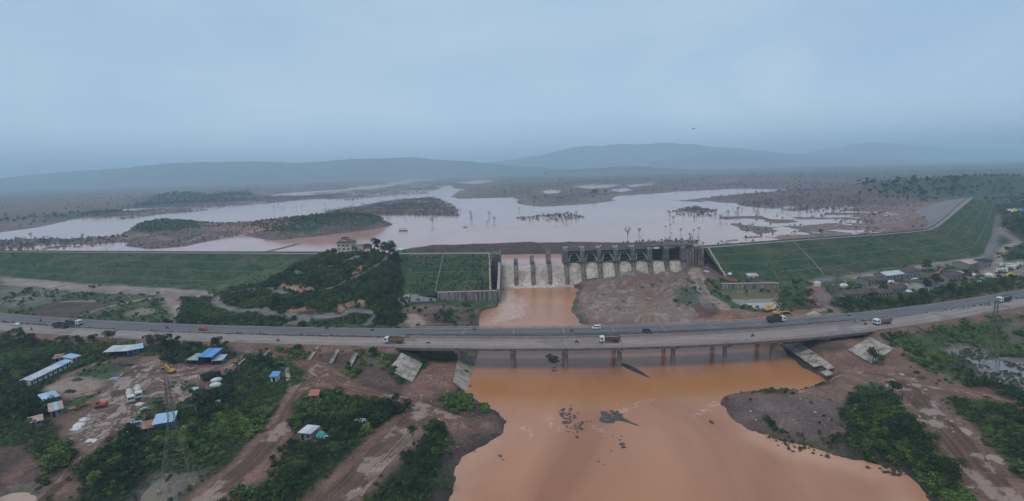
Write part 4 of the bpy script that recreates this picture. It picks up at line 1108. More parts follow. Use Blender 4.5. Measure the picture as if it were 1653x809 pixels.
build_dam(D_LEFT, "long straight grassed earth dam with three berms left of the wooded hill", chutes=[(u, u - 0.015, 0.45, M_BERM) for u in (0.47, 0.545, 0.63, 0.70, 0.78)])
build_dam(D_MID, "short steep grassed dam section between wooded hill and broken spillway", parapet=False, chutes=[(0.48, 0.40, 0.7, M_DRAIN), (0.02, 0.10, 0.5, M_BERM), (0.985, 0.985, 1.1, M_CONCP)], rough=0.8)
build_dam(D_RIGHT, "long grassed dam bending away on the right with grey stone upstream face", chutes=[(0.005, 0.002, 1.2, M_CONCP), (0.105, 0.145, 0.7, M_DRAIN), (0.21, 0.26, 0.6, M_BERM), (0.33, 0.37, .5, M_BERM), (0.06, 0.07, 0.6, M_BERM), (0.745, 0.77, 1.0, M_DRAIN)])

# ================================================================== highway
def build_roads():
    for line, m, nm in ((C_FAR, M_ASPH, "far"), (C_NEAR, M_ASPH2, "near")):
        sec = ribbon_sections(line, [(HW, -0.35), (HW, 0.0), (2.0, 0.03), (-2.0, 0.03), (-HW, 0.0), (-HW, -0.35)])
        # on the bridge the carriageway is only a thin wearing course
        x0, x1 = (BN0, BN1) if nm == "near" else (BF0, BF1)
        on = (line[:, 0] > x0) & (line[:, 0] < x1)
        sec[on, 0, 2] = -0.045; sec[on, -1, 2] = -0.045
        v, f = loft(sec)
        mb = MB(); mb.v = [tuple(p) for p in v]; mb.f = [tuple(q) for q in f]
        o_ = tag(mb.build("carriageway", m), kind='structure')
        us = np.linspace(-HW + .05, HW - .05, 25)
        s_ = ribbon_sections(line, [(-u, 0.012 + .03 * max(0, 1 - abs(u) / 6)) for u in us])
        n_, k_ = s_.shape[:2]; X_, Y_ = s_[..., 0].ravel(), s_[..., 1].ravel()
        L0 = np.arange(n_)[:, None] * 3.0 + np.zeros((1, k_)); U0 = us[None, :] + np.zeros((n_, 1))
        st = fbm(L0.ravel() * .05, U0.ravel() * 1.6, 1.0, 4, 210 + len(nm)).reshape(n_, k_)
        pt = fbm(X_, Y_, 16, 4, 213).reshape(n_, k_)
        wear = sum(np.exp(-((U0 - c_) / .42) ** 2) for c_ in (-3.9, -2.1, 2.1, 3.9))
        b0 = np.array((.135, .135, .143)) if nm == "far" else np.array((.29, .236, .220))
        cl = b0 * (1 - .22 * wear + .30 * st + .16 * pt)[..., None]
        ed = sstep(4.2, 5.9, np.abs(U0) + st * 1.2)[..., None]
        cl = cl * (1 - ed * .75) + np.array((.24, .165, .135)) * ed * .75
        pat = (sstep(.34, .40, pt) * .45)[..., None]; cl = cl * (1 - pat) + np.array((.10, .095, .095)) * pat
        idx = np.arange(n_ * k_).reshape(n_, k_); ff = np.stack([idx[:-1, :-1], idx[:-1, 1:], idx[1:, 1:], idx[1:, :-1]], -1).reshape(-1, 4)
        me_ = np_mesh("carriageway_surface", s_.reshape(-1, 3), ff[:, ::-1])
        if me_.polygons[0].normal.z < 0: me_.flip_normals()
        me_.attributes.new('soil', 'FLOAT_COLOR', 'POINT').data.foreach_set('color', np.concatenate([cl.reshape(-1, 3), np.ones((n_ * k_, 1))], 1).astype(np.float32).ravel())
        tag(link("carriageway_surface", me_, None, M_TRACK), kind='structure')
        # worn edge line paint
        for off in (HW - 0.5, -(HW - 0.5)):
            s = ribbon_sections(line, [(off + .08, 0.05), (off - .08, 0.05)])
            v, f = loft(s); mb = MB(); mb.v = [tuple(p) for p in v]; mb.f = [tuple(q) for q in f]
            o = mb.build("road_marking", mat("worn_white_paint", (0.34, 0.33, 0.32), 0.3, 0.8, 0.8), fix=False)
            tag(o, kind='structure')
    # kerbed shoulders of pale dust along the embankments
build_roads()

# ================================================================== twin bridges
def at_x(line, x):
    y = np.interp(x, line[:, 0], line[:, 1])
    i = np.searchsorted(line[:, 0], x); i = min(max(i, 1), len(line) - 1)
    t = line[i, :2] - line[i - 1, :2]; t = t / np.linalg.norm(t)
    return np.array([x, y]), t, np.array([-t[1], t[0]])
def seg_between(line, x0, x1, k=6):
    xs = np.linspace(x0, x1, k)
    return np.array([[x, np.interp(x, line[:, 0], line[:, 1]), 0.0] for x in xs])
PIERS_N = [-26.3, -1.2, 23.6, 48.3, 73.1, 97.7, 121.0, 144.6]
def build_bridge(line, x0, x1, piers, label, para_left, para_right, m_right=None):
    c, t, nrm = at_x(line, (x0 + x1) / 2)
    root = thing('road_bridge', label, 'bridge', (c[0], c[1], -12))
    full = seg_between(line, x0, x1, 60)
    def swp(offs, nm, m, x_a=None, x_b=None, k=60):
        l = full if x_a is None else seg_between(line, x_a, x_b, k)
        sec = ribbon_sections(l, offs); v, f = loft(sec, True); f = [tuple(q) for q in f]
        n_, k_, _ = sec.shape
        f.append(tuple(range(k_ - 1, -1, -1))); f.append(tuple(range((n_ - 1) * k_, n_ * k_)))
        mb = MB(); mb.v = [tuple(p) for p in v]; mb.f = f
        return wpart(mb, nm, m, root)
    ov = HW + 0.75
    swp([(-ov, -0.05), (ov, -0.05), (ov, -0.42), (-ov, -0.42)], 'deck_slab', M_CONCP)
    ends = [x0 + 0.6] + list(piers) + [x1 - 0.6]
    for a, b in zip(ends[:-1], ends[1:]):
        for off in (-5.0, -1.7, 1.7, 5.0):
            swp([(off - .35, -0.42), (off + .35, -0.42), (off + .35, -2.05), (off - .35, -2.05)], 'girder', M_CONC, a + 0.15, b - 0.15, 5)
    for x in piers:
        p, t, nr = at_x(line, x)
        zb = river_z(np.array([p[1]]))[0] - 2.0
        zb = min(zb, hz(p[0], p[1])[0] - 1.0)
        mb = MB(); mb.cyl((p[0], p[1], zb), (p[0], p[1], -3.55), 1.05, 1.0, 14)
        col = wpart(mb, 'pier', M_CONC, root, smooth=False)
        a = math.atan2(nr[1], nr[0])
        mb = MB()
        # hammerhead cap: tapered beam
        prof = [(-5.6, -2.05), (5.6, -2.05), (5.6, -2.75), (1.4, -3.6), (-1.4, -3.6), (-5.6, -2.75)]
        vs = []
        for sgn in (-0.9, 0.9):
            for u, z in prof: vs.append((p[0] + nr[0] * u + t[0] * sgn, p[1] + nr[1] * u + t[1] * sgn, z))
        n6 = 6
        fs = [(i, (i + 1) % n6, (i + 1) % n6 + n6, i + n6) for i in range(n6)] + [tuple(range(5, -1, -1)), tuple(range(6, 12))]
        mb.add(vs, fs); wpart(mb, 'pier_cap', M_CONC, root, parent=col)
        mb = MB()
        mb.bar((p[0] - nr[0] * 5.9, p[1] - nr[1] * 5.9, .0), (p[0] + nr[0] * 5.9, p[1] + nr[1] * 5.9, 0.0), 0.38, 0.09)
        wpart(mb, 'expansion_joint', M_JOINT, root)
    for x in (x0 + .3, x1 - .3):
        p, t, nr = at_x(line, x)
        mb = MB()
        for sgn in (0,):
            mb.box((p[0], p[1], -2.9), (1.6, 2 * ov - 0.6, 4.8), math.atan2(t[1], t[0]))
        wpart(mb, 'abutment', M_CONCD, root)
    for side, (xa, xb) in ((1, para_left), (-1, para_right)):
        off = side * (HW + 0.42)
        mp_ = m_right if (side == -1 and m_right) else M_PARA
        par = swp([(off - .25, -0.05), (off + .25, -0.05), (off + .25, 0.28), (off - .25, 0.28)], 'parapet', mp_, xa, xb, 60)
        l = seg_between(line, xa, xb, 60)
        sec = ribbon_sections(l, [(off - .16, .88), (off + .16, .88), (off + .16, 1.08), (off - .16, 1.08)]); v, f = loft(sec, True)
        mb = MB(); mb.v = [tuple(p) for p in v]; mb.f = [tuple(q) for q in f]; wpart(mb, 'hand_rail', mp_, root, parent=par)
        mb = MB()
        L_ = np.linalg.norm(np.diff(l[:, :2], axis=0), axis=1).sum(); k = int(L_ / 1.15)
        for j in range(k + 1):
            x = xa + (xb - xa) * j / k
            p, t, nr = at_x(line, x)
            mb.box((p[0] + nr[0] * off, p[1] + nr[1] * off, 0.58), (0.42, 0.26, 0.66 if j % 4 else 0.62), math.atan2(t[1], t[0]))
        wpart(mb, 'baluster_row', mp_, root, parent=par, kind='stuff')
    return root
fx = lambda xs: [x + 0.8 for x in xs]
build_bridge(C_NEAR, BN0, BN1, PIERS_N, "nearer of two parallel concrete road bridges, pinkish muddy deck over the brown river", (W(660, 545)[0], W(1378, 519)[0]), (BN0 + 0.5, BN1 - .5))
build_bridge(C_FAR, BF0, BF1, fx(PIERS_N), "farther of two parallel concrete road bridges, grey deck on the dam side", (BF0 + .5, BF1 - .5), (W(658, 541)[0], W(1372, 517)[0]), M_CONCD)  # parapet facing the near bridge takes the darker concrete

# ================================================================== slab-faced slopes at the abutments
def slab_field(name, label, corners, nu, nv, m, th=0.35, lift=0.0, skip=(), jig=0.04, edge=False):
    a, b, c, d = [Vector(p) for p in corners]              # a-b top edge, d-c bottom edge
    ctr = (a + b + c + d) / 4
    root = thing(name, label, 'slope paving', (ctr.x, ctr.y, min(p.z for p in (a, b, c, d))))
    P = lambda u, v: (a * (1 - u) + b * u) * (1 - v) + (d * (1 - u) + c * u) * v
    for i in range(nu):
        for j in range(nv):
            if (i, j) in skip: continue
            g = 0.006
            u0, u1, v0, v1 = i / nu + g, (i + 1) / nu - g, j / nv + g, (j + 1) / nv - g
            dz = Vector((0, 0, lift + random.uniform(-jig, jig)))
            mb = MB().quad_slab(P(u0, v0) + dz, P(u1, v0) + dz, P(u1, v1) + dz, P(u0, v1) + dz, th)
            wpart(mb, 'slab', m, root)
    return root
def gz(px, py, dz=0.35):
    p = ground(px, py); p[2] += dz; return p
slab_field('slab_paving', "pale square of stained concrete slabs on the left abutment slope", [gz(648, 571.5, .7), gz(683, 588, .6), gz(666, 619, .6), gz(627, 599, .7)], 4, 4, M_PITCH)
slab_field('slab_paving', "brown stained slab wall sloping into the river under the left bridge end", [W(742, 566, -7.6), W(776, 566, -12.4), W(755, 634, -12.4), W(731, 617, -8.2)], 3, 5, M_PITCH)
slab_field('slab_paving', "long striped slab bank beside the river under the right bridge end", [W(1262, 556, -9.6), W(1292, 553, -6.8), W(1358, 600, -7.2), W(1334, 607, -9.2)], 2, 8, M_PITCH, skip=((0, 6), (1, 7)))
slab_field('slab_paving', "pale concrete slab slope behind the lone tree at right bridge end", [gz(1404, 546, .6), gz(1443, 565, .5), gz(1407, 589, .7), gz(1368, 567, .6)], 4, 4, M_PITCH)
def chute(label, p0, p1, wd, steps):
    a, b = gz(*p0, .12), gz(*p1, .12)
    c = (a + b) / 2
    root = thing('drain_chute', label, 'drain', (c[0], c[1], b[2]))
    A_, B_ = Vector(a), Vector(b)
    d = (B_ - A_); s = Vector((-d.y, d.x, 0)).normalized()
    for k in range(steps):
        q0 = A_ + d * (k / steps + .01); q1 = A_ + d * ((k + 1) / steps - .01)
        mb = MB().quad_slab(q0 - s * wd / 2, q0 + s * wd / 2, q1 + s * wd / 2, q1 - s * wd / 2, 0.5)
        o = wpart(mb, 'chute_slab', M_PITCH, root)
    for sg in (-1, 1):
        mb = MB().bar(A_ + s * sg * (wd / 2 + .12) + Vector((0, 0, .12)), B_ + s * sg * (wd / 2 + .12) + Vector((0, 0, .12)), .22, .5)
        wpart(mb, 'chute_wall', M_PITCH, root)
chute("shortest pale drain stub on the road bank, left of three longer drains", (476, 568), (471, 573), 1.3, 2)
chute("leftmost of three long pale drains down the road embankment", (513, 560), (499, 582), 1.2, 5)
chute("middle of three long pale drains down the road embankment", (546, 565), (534, 587), 1.2, 5)
chute("rightmost of three long pale drains down the road embankment, broken edges", (577, 567), (563, 595), 1.3, 6)

# ================================================================== spillway
def XS(px, dep=414.0): return (px - 826.5) / FPX * dep
def build_spillway():
    Y0 = 411.0
    root = thing('spillway_dam', "broken concrete spillway with tall piers and black gates above brown water", 'spillway', (60, 404, -11))
    pp = [832, 859, 886, 913, 940, 967, 994, 1021, 1048, 1075, 1102]
    px = [XS(p) for p in pp]
    xl, xr = XS(808), XS(1137)
    og = [(Y0 + 9, -8), (Y0 + 6, 2.0), (Y0 + 3.5, 4.1), (Y0 + 1, 4.7), (Y0 - 1.5, 4.3), (Y0 - 3.6, 3.0), (Y0 - 6.2, 0.0), (Y0 - 9.2, -4.2), (Y0 - 11.8, -7.6), (Y0 - 14, -9.4), (Y0 - 17.2, -10.3), (Y0 - 17.6, -12.5), (Y0 + 9, -12.5)]
    edges = [xl] + px + [xr - 14]
    for i in range(len(edges) - 1):
        mid = (edges[i] + edges[i + 1]) / 2
        for a, b in ((edges[i], mid), (mid, edges[i + 1])):
            dz = random.uniform(-.12, .12)
            prof = [(y, z + (dz if z > -8 else 0)) for y, z in og]
            mb = MB().extr(prof, 0, a + 0.04, b - 0.04)
            wpart(mb, 'ogee_block', M_OGEE, root)
    tops = {832: 8.0, 859: 9.8, 886: 14.3}
    gates = range(3, 10)
    for i, (p, x) in enumerate(zip(pp, px)):
        zt = tops.get(p, 16.3)
        hwid = 1.7 if p > 900 else 1.55
        prof = [(Y0 + 13, -8), (Y0 + 13, zt), (Y0 - 2.5, zt), (Y0 - 4.2, zt - 1.2), (Y0 - 4.6, 5.5), (Y0 - 7.5, 1.0), (Y0 - 11.0, -3.5), (Y0 - 13.0, -7.5), (Y0 - 13.2, -10.2)]
        if p <= 886:
            prof = [(Y0 + 13, -8), (Y0 + 13, zt), (Y0 + 3, zt), (Y0 + 1, zt - 1), (Y0 - 1, 5.2), (Y0 - 4.8, 4.6), (Y0 - 7.5, 1.5), (Y0 - 10.5, -3.5), (Y0 - 12.5, -7.5), (Y0 - 12.8, -9.8)]
        mb = MB().extr(prof, 0, x - hwid, x + hwid)
        # rounded nose in front of the block
        n = len(mb.v)
        o = wpart(mb, 'pier', M_PIER, root)
        mb = MB()
        nose = prof[-5:]
        for (y1, z1), (y2, z2) in zip(nose[:-1], nose[1:]):
            vs = [(x - hwid, y1, z1), (x - hwid * .45, y1 - 1.0, z1 - .1), (x + hwid * .45, y1 - 1.0, z1 - .1), (x + hwid, y1, z1),
                  (x - hwid, y2, z2), (x - hwid * .45, y2 - 1.0, z2 - .1), (x + hwid * .45, y2 - 1.0, z2 - .1), (x + hwid, y2, z2)]
            mb.add(vs, [(0, 1, 5, 4), (1, 2, 6, 5), (2, 3, 7, 6)])
        y1, z1 = nose[0]
        mb.add([(x - hwid, y1, z1), (x - hwid * .45, y1 - 1.0, z1 - .1), (x + hwid * .45, y1 - 1.0, z1 - .1), (x + hwid, y1, z1)], [(3, 2, 1, 0)])
        wpart(mb, 'pier_nose', M_PIER, root, parent=o)
        if p <= 886:      # bare dark stop-log slot on the broken piers
            mb = MB().box((x - .9, Y0 + 4.5, (zt + 5) / 2 + .6), (0.5, 2.4, zt - 5 + .6)); mb.box((x + .9, Y0 + 4.5, (zt + 5) / 2 + .6), (0.5, 2.4, zt - 5 + .6)); mb.box((x, Y0 - 1.6, 6.3), (2.2, 1.2, 2.2))
            wpart(mb, 'slot_frame', M_CONCD, root, parent=o)
        else:
            mb = MB().box((x, Y0 - 5.3, 7.2), (3.9, 2.2, 2.2), taper=.8)
            wpart(mb, 'trunnion_block', M_CONCD, root, parent=o)
            if p < 1040:
                mb = MB()
                mb.bar((x - 1.6, Y0 - 1, 18.2), (x - .1, Y0 + .6, 16.7), 1.0, .7); mb.bar((x + 1.4, Y0 - .6, 18.4), (x + .2, Y0 + .6, 16.7), 1.0, .7)
                mb.box((x + random.uniform(-.5, .5), Y0 + 1.5, 16.8), (2.8, 2.4, 1.1), random.uniform(-.4, .4), .8)
                wpart(mb, 'broken_hoist_pedestal', mat("white_broken_concrete", (0.55, 0.53, 0.5), .2, 1.0), root, parent=o)
    for i in range(3, 10):
        a, b = px[i] + 1.8, px[i + 1] - 1.8
        # skin plate, curved about the trunnion
        prof = []
        cy_, cz_, R = Y0 - 6, 7.8, 8.6
        zs = np.linspace(4.75, 14.6, 8)
        f_ = [(cy_ + math.sqrt(R * R - (z - cz_) ** 2) - 0.0, z) for z in zs]
        prof = f_ + [(y + .35, z) for y, z in f_[::-1]]
        g = wpart(MB().extr(prof, 0, a, b), 'radial_gate', M_GATE, root)
        mb = MB()
        for z in (5.6, 8.0, 10.6, 13.2):
            y = cy_ + math.sqrt(R * R - (z - cz_) ** 2) - .45
            mb.box(((a + b) / 2, y, z), (b - a - .1, .8, .5))
        wpart(mb, 'gate_girder', M_GATE if i >= 8 else mat("dull_gate_girder", (0.10, 0.105, 0.115), .3, .8, .7), root, parent=g)
        if i < 8:
            for sx, xx, ti in ((1, a, a + .3), (-1, b, b - .3)):
                for z in (12.2, 5.9):
                    y = cy_ + math.sqrt(R * R - (z - cz_) ** 2) - .8
                    mb = MB().bar((ti, cy_ + .2, cz_ - .2), (xx + sx * 2.4, y, z), .42, .4)
                    wpart(mb, 'gate_arm', M_ARM, root, parent=g)
            mb = MB().box(((a + b) / 2, cy_ + 7.1, 12.4), (b - a - 5, .4, .4))
            wpart(mb, 'gate_arm', M_ARM, root, parent=g)
    # service bridge left standing over the last bays
    mb = MB().box((XS(1082), Y0 + 2.5, 16.9), (XS(1122) - XS(1046), 6.5, 1.1)); wpart(mb, 'service_bridge', M_CONCD, root)
    for k in range(9):
        x = XS(1046) + (XS(1122) - XS(1046)) * k / 8
        mb = MB().box((x, Y0 - .7, 17.9), (.18, .18, 1.0)); wpart(mb, 'railing_post', M_STEEL, root)
    mb = MB().box((XS(1082), Y0 - .7, 18.4), (XS(1122) - XS(1046), .12, .12)); wpart(mb, 'railing', M_STEEL, root)
    mb = MB().box((XS(1060), Y0 - 1.4, 15.4), (4.2, .5, 1.3)); wpart(mb, 'sign_board', mat("white_board", (0.62, 0.6, 0.55), .1), root)
    # right end blocks: stepped buttresses
    for k, (p, zt, w) in enumerate(((1108, 13.5, 2.6), (1113, 12.4, 1.6), (1117.5, 15.2, 1.6), (1122, 15.8, 1.5), (1127, 15.2, 2.0), (1132.5, 15.6, 2.6))):
        mb = MB().extr([(Y0 + 12, -4), (Y0 + 12, zt), (Y0 - 3, zt), (Y0 - 4, zt - 1), (Y0 - 6.5 + (k % 2), -4)], 0, XS(p) - w / 2, XS(p) + w / 2)
        wpart(mb, 'buttress', M_PIER if k != 3 else M_RUST, root)
    mb = MB().box((XS(1120), Y0 + 4, 5), (XS(1137) - XS(1103), 10, 19.4)); wpart(mb, 'end_block', M_CONCD, root)
    mb = MB().box((XS(1129), Y0 + 3, 15.9), (9, 7, .7)); wpart(mb, 'block_coping', M_PITCH, root)
    # left end block and stepped training wall
    mb = MB().box((XS(799.5), Y0 + 4, 2), (6.2, 18, 25)); wpart(mb, 'end_block', M_CONCD, root)
    mb = MB().box((XS(806.5), Y0 + 2, 2), (1.6, 22, 25.6)); wpart(mb, 'end_wall', M_PIER, root)
    mb = MB().extr([(404, -12.5), (404, 9.0), (394, 5), (384, 2.2), (372, .8), (353.3, -1.3), (353.3, -12.5)], 0, -10.9, -9.4)
    wpart(mb, 'training_wall', M_STREAK, root)
    mb = MB()
    for (y0, z0), (y1, z1) in (((404, 9.0), (394, 5)), ((394, 5), (384, 2.2)), ((384, 2.2), (372, .8)), ((372, .8), (353.3, -1.3))):
        mb.bar((-10.15, y0, z0 + .15), (-10.15, y1, z1 + .15), 1.9, .4)
    wpart(mb, 'wall_coping', M_PARA, root)
    for xx in (-7.4, -1.0):
        mb = MB().box((xx, Y0 - 18.6, -10.2), (1.6, 2.4, 2.6), taper=.7); wpart(mb, 'chute_block', M_PITCH, root)
    return root
build_spillway()
def retaining_wall(label, A, B, ztop, zbot, npan, th=2.4, patch=None):
    A, B = Vector((*A, 0)), Vector((*B, 0)); d = (B - A); sft = Vector((-d.y, d.x, 0)).normalized() * (th / 2 - .6); A = A + sft; B = B + sft; L = d.length; d.normalize()
    rz = math.atan2(d.y, d.x)
    c = (A + B) / 2
    root = thing('retaining_wall', label, 'wall', (c.x, c.y, zbot))
    for k in range(npan):
        p = A + d * (L * (k + .5) / npan)
        off = random.uniform(-.05, .05)
        nrm = Vector((d.y, -d.x, 0))
        q = p + nrm * off
        m = M_STREAK if patch is None or not (patch[0] <= k / npan < patch[1]) else M_CONCP
        wpart(MB().box((q.x, q.y, (ztop + zbot) / 2), (L / npan - .12, th, ztop - zbot), rz), 'wall_panel', m, root)
        if k % 2 == 0:
            e = A + d * (L * k / npan) + nrm * (th / 2 + .15)
            wpart(MB().box((e.x, e.y, (ztop + zbot) / 2 - .3), (.5, .5, ztop - zbot - .8), rz), 'rib', M_STREAK, root)
    wpart(MB().box((c.x, c.y, (ztop + zbot) / 2), (L - .1, th * .7, ztop - zbot - .2), rz), 'wall_core', M_CONCD, root)
    wpart(MB().box((c.x, c.y, ztop + .15), (L + .3, th + .5, .3), rz), 'coping', M_CONCP, root)
    return root
a, b = W(706, 473, -1.8), W(802, 470, -1.8)
retaining_wall("tall streaked concrete wall below short dam section left of the spillway pool", a[:2], b[:2], -1.7, -12.0, 22)
a, b = W(1165, 459, -1.2), W(1258, 457.5, -1.2)
retaining_wall("black streaked concrete wall above the olive green pool right of spillway", a[:2], b[:2], -1.1, -6.9, 18, patch=(.62, .72))
# ================================================================== far hills
M_HILL = mat("hill_forest", (0.075, 0.088, 0.070), 0.35, 0.004, 0.95, tint=(0.11, 0.09, 0.07), tint_amt=0.5, tscale=0.0012, spec=0.0)
def build_ridge(prof, Y, depth, seed, base=4.0):
    xs_px = np.linspace(prof[0][0], prof[-1][0], int((prof[-1][0] - prof[0][0]) / 7))
    py = np.interp(xs_px, [p[0] for p in prof], [p[1] for p in prof])
    py = np.convolve(np.pad(py, 4, mode='edge'), np.ones(9) / 9, 'valid')
    X = []; Zt = []
    for a, b in zip(xs_px, py):
        d = ray(a, b); t = Y / d[1]; q = CAMP + d * t
        X.append(q[0]); Zt.append(q[2])
    X = np.array(X); Zt = np.maximum(np.array(Zt), base)
    nv = 26
    vv = np.linspace(-1, 1, nv)
    sh = np.cos(vv * math.pi / 2) ** 1.15
    XX_, VV_ = np.meshgrid(X, vv)
    YY_ = Y + VV_ * depth
    Z = base - 12 + (Zt[None, :] - base + 12) * sh[:, None]
    g = fbm(XX_.ravel(), YY_.ravel(), depth * 0.55, 5, seed).reshape(Z.shape)
    Z = Z + g * (Zt[None, :] - base) * 0.32 * (1 - np.abs(VV_)) ** 0.5 * (np.abs(VV_) > 0.03) - (np.abs(VV_) > .03) * 0
    n, k = Z.shape
    V = np.stack([XX_.ravel(), YY_.ravel(), np.maximum(Z, -8).ravel()], 1)
    idx = np.arange(n * k).reshape(n, k)
    f = np.stack([idx[:-1, :-1], idx[:-1, 1:], idx[1:, 1:], idx[1:, :-1]], -1).reshape(-1, 4)
    tag(link("hills", np_mesh("hills", V, f, True), None, M_HILL), kind='structure')
build_ridge([(-220,300),(0,291),(100,283),(200,275),(300,268),(400,262),(500,259.5),(620,258),(700,260),(780,264),(860,270),(930,274)], 7000, 1500, 101)
build_ridge([(700,272),(800,263),(860,254),(905,244),(945,238.5),(1000,237.5),(1060,237),(1120,239.5),(1180,242),(1240,247),(1300,251),(1400,258)], 10500, 2200, 102)
build_ridge([(1060,264),(1095,254),(1120,246.5),(1150,243.5),(1175,247),(1210,254),(1270,257),(1340,262)], 8200, 1100, 103)
build_ridge([(1230,256),(1300,247),(1345,240),(1400,233.5),(1440,235),(1520,240),(1580,239),(1620,244),(1660,250),(1760,257)], 13000, 2200, 104)
build_ridge([(1180,270),(1300,264),(1420,260),(1500,262),(1560,262),(1700,258)], 8800, 900, 105)
build_ridge([(1400,282),(1470,276),(1515,273),(1550,276),(1575,270),(1600,267.5),(1640,272),(1720,280)], 4600, 600, 106)
build_ridge([(880,277),(960,270),(1010,268.5),(1080,272),(1160,275),(1200,276)], 5200, 500, 107)

# ================================================================== plants
def leafmat(name, base, rnd=0.35):
    m = mat(name, base, 0.38, 0.5, 0.75, spec=0.15, obj_random=rnd)
    return m
M_LEAF = [leafmat("scrub_leaf", (0.054, 0.094, 0.027), 0.5), leafmat("dark_leaf", (0.029, 0.053, 0.020), 0.4), leafmat("bright_leaf", (0.084, 0.138, 0.034), 0.3), leafmat("olive_leaf", (0.068, 0.078, 0.034), 0.35)]
M_BARK = mat("bark", (0.10, 0.078, 0.062), 0.3, 2.0)
M_DEAD = mat("dead_wood", (0.060, 0.052, 0.048), 0.3, 1.0)
M_DEADB = mat("drowned_brush", (0.085, 0.067, 0.064), 0.35, 0.6, 0.95, obj_random=0.35)
def leaf_cloud(rng, lobes, n, size, flat=0.0):
    """quads of leaves on and inside several lobes (cx,cy,cz,rx,ry,rz)"""
    V = []; F = []
    w = np.array([l[3] * l[4] for l in lobes]); w = w / w.sum()
    for k in range(n):
        l = lobes[rng.choice(len(lobes), p=w)]
        d = rng.normal(size=3); d /= np.linalg.norm(d)
        if d[2] < -0.35: d[2] *= -0.6
        r = rng.uniform(0.72, 1.08)
        p = np.array(l[:3]) + d * r * np.array(l[3:6])
        nn = d + rng.normal(size=3) * 0.55 + np.array([0, 0, flat]); nn /= np.linalg.norm(nn)
        a = np.cross(nn, rng.normal(size=3)); a /= np.linalg.norm(a); b = np.cross(nn, a)
        s = size * rng.uniform(0.6, 1.25)
        i = len(V)
        V += [p - a * s * .5, p + b * s * .34 - a * .05 * s, p + a * s * .5 - nn * s * .12, p - b * s * .34]
        F.append((i, i + 1, i + 2, i + 3))
    return np.array(V), np.array(F)
def bush_mesh(seed, r, h, n, size, nl=5, flat=0.2):
    rng = np.random.default_rng(seed)
    lobes = []
    for k in range(nl):
        a = rng.uniform(0, 6.28); q = rng.uniform(0, 0.62) * r
        rr = r * rng.uniform(0.38, 0.62)
        lobes.append((math.cos(a) * q, math.sin(a) * q, h * rng.uniform(0.25, 0.6), rr, rr, h * rng.uniform(0.32, 0.5)))
    v, f = leaf_cloud(rng, lobes, n, size, flat)
    return v, f
def stem_mb(rng, h, r0, nb=5, spread=0.5):
    mb = MB()
    top = np.array([rng.normal() * .06 * h, rng.normal() * .06 * h, h * .7])
    mb.cyl((0, 0, -0.6), tuple(top * .5), r0, r0 * .75, 7); mb.cyl(tuple(top * .5), tuple(top), r0 * .75, r0 * .4, 6)
    for k in range(nb):
        a = 6.28 * k / nb + rng.uniform(-.4, .4); s = top * rng.uniform(.45, .95)
        e = s + np.array([math.cos(a) * spread * h * .5, math.sin(a) * spread * h * .5, h * rng.uniform(.12, .28)])
        mb.cyl(tuple(s), tuple(e), r0 * .4, r0 * .14, 5)
    return mb
def gn_scatter(name, src_mesh, m, pts, scl, rot, kind='stuff'):
    """one 'stuff' object: src_mesh instanced on points with geometry nodes"""
    src = bpy.data.objects.new(name + "_plant", src_mesh)
    if not src_mesh.materials: src_mesh.materials.append(m)
    me = bpy.data.meshes.new(name)
    me.vertices.add(len(pts)); me.vertices.foreach_set('co', np.asarray(pts, np.float32).ravel())
    me.attributes.new('size', 'FLOAT', 'POINT').data.foreach_set('value', np.asarray(scl, np.float32))
    me.attributes.new('turn', 'FLOAT', 'POINT').data.foreach_set('value', np.asarray(rot, np.float32))
    o = link(name, me)
    ng = bpy.data.node_groups.new(name + "_scatter", 'GeometryNodeTree')
    ng.interface.new_socket("Geometry", in_out='INPUT', socket_type='NodeSocketGeometry')
    ng.interface.new_socket("Geometry", in_out='OUTPUT', socket_type='NodeSocketGeometry')
    N = ng.nodes.new; L = ng.links.new
    gi = N('NodeGroupInput'); go = N('NodeGroupOutput'); oi = N('GeometryNodeObjectInfo'); oi.inputs['Object'].default_value = src
    ip = N('GeometryNodeInstanceOnPoints'); m2p = N('GeometryNodeMeshToPoints')
    a1 = N('GeometryNodeInputNamedAttribute'); a1.data_type = 'FLOAT'; a1.inputs['Name'].default_value = 'size'
    a2 = N('GeometryNodeInputNamedAttribute'); a2.data_type = 'FLOAT'; a2.inputs['Name'].default_value = 'turn'
    cx = N('ShaderNodeCombineXYZ')
    L(gi.outputs[0], m2p.inputs[0]); L(m2p.outputs[0], ip.inputs['Points']); L(oi.outputs['Geometry'], ip.inputs['Instance'])
    L(a1.outputs[0], ip.inputs['Scale']); L(a2.outputs[0], cx.inputs['Z']); L(cx.outputs[0], ip.inputs['Rotation'])
    L(ip.outputs[0], go.inputs[0])
    md = o.modifiers.new("scatter", 'NODES'); md.node_group = ng
    return tag(o, kind=kind)
VG = veg.reshape(NY, NX)
def vz(x, y):
    i = np.clip(np.searchsorted(GX, x), 0, NX - 1); j = np.clip(np.searchsorted(GY, y), 0, NY - 1)
    return VG[j, i]
KEEPOUT = [(*W(x, y, -9 if (y > 588 or x > 730) and x < 1380 else -4)[:2], r) for x, y, r in ((655, 580, 5), (662, 600, 6), (645, 590, 6), (755, 585, 6), (748, 605, 7), (745, 620, 7), (757, 622, 5), (738, 612, 5), (668, 590, 6), (1275, 556, 4), (1300, 570, 4.5), (1325, 585, 4.5), (1345, 600, 4.5), (1400, 556, 5), (1420, 565, 5), (1395, 574, 5), (1410, 580, 4.5), (505, 572, 2.5), (540, 577, 2.5), (570, 582, 2.5), (535, 583, 2.5), (502, 579, 2.5), (565, 592, 2.5), (575, 572, 2.5), (545, 570, 2.5))]          # (x, y, r) cleared for buildings and machines, filled from the list of sites below
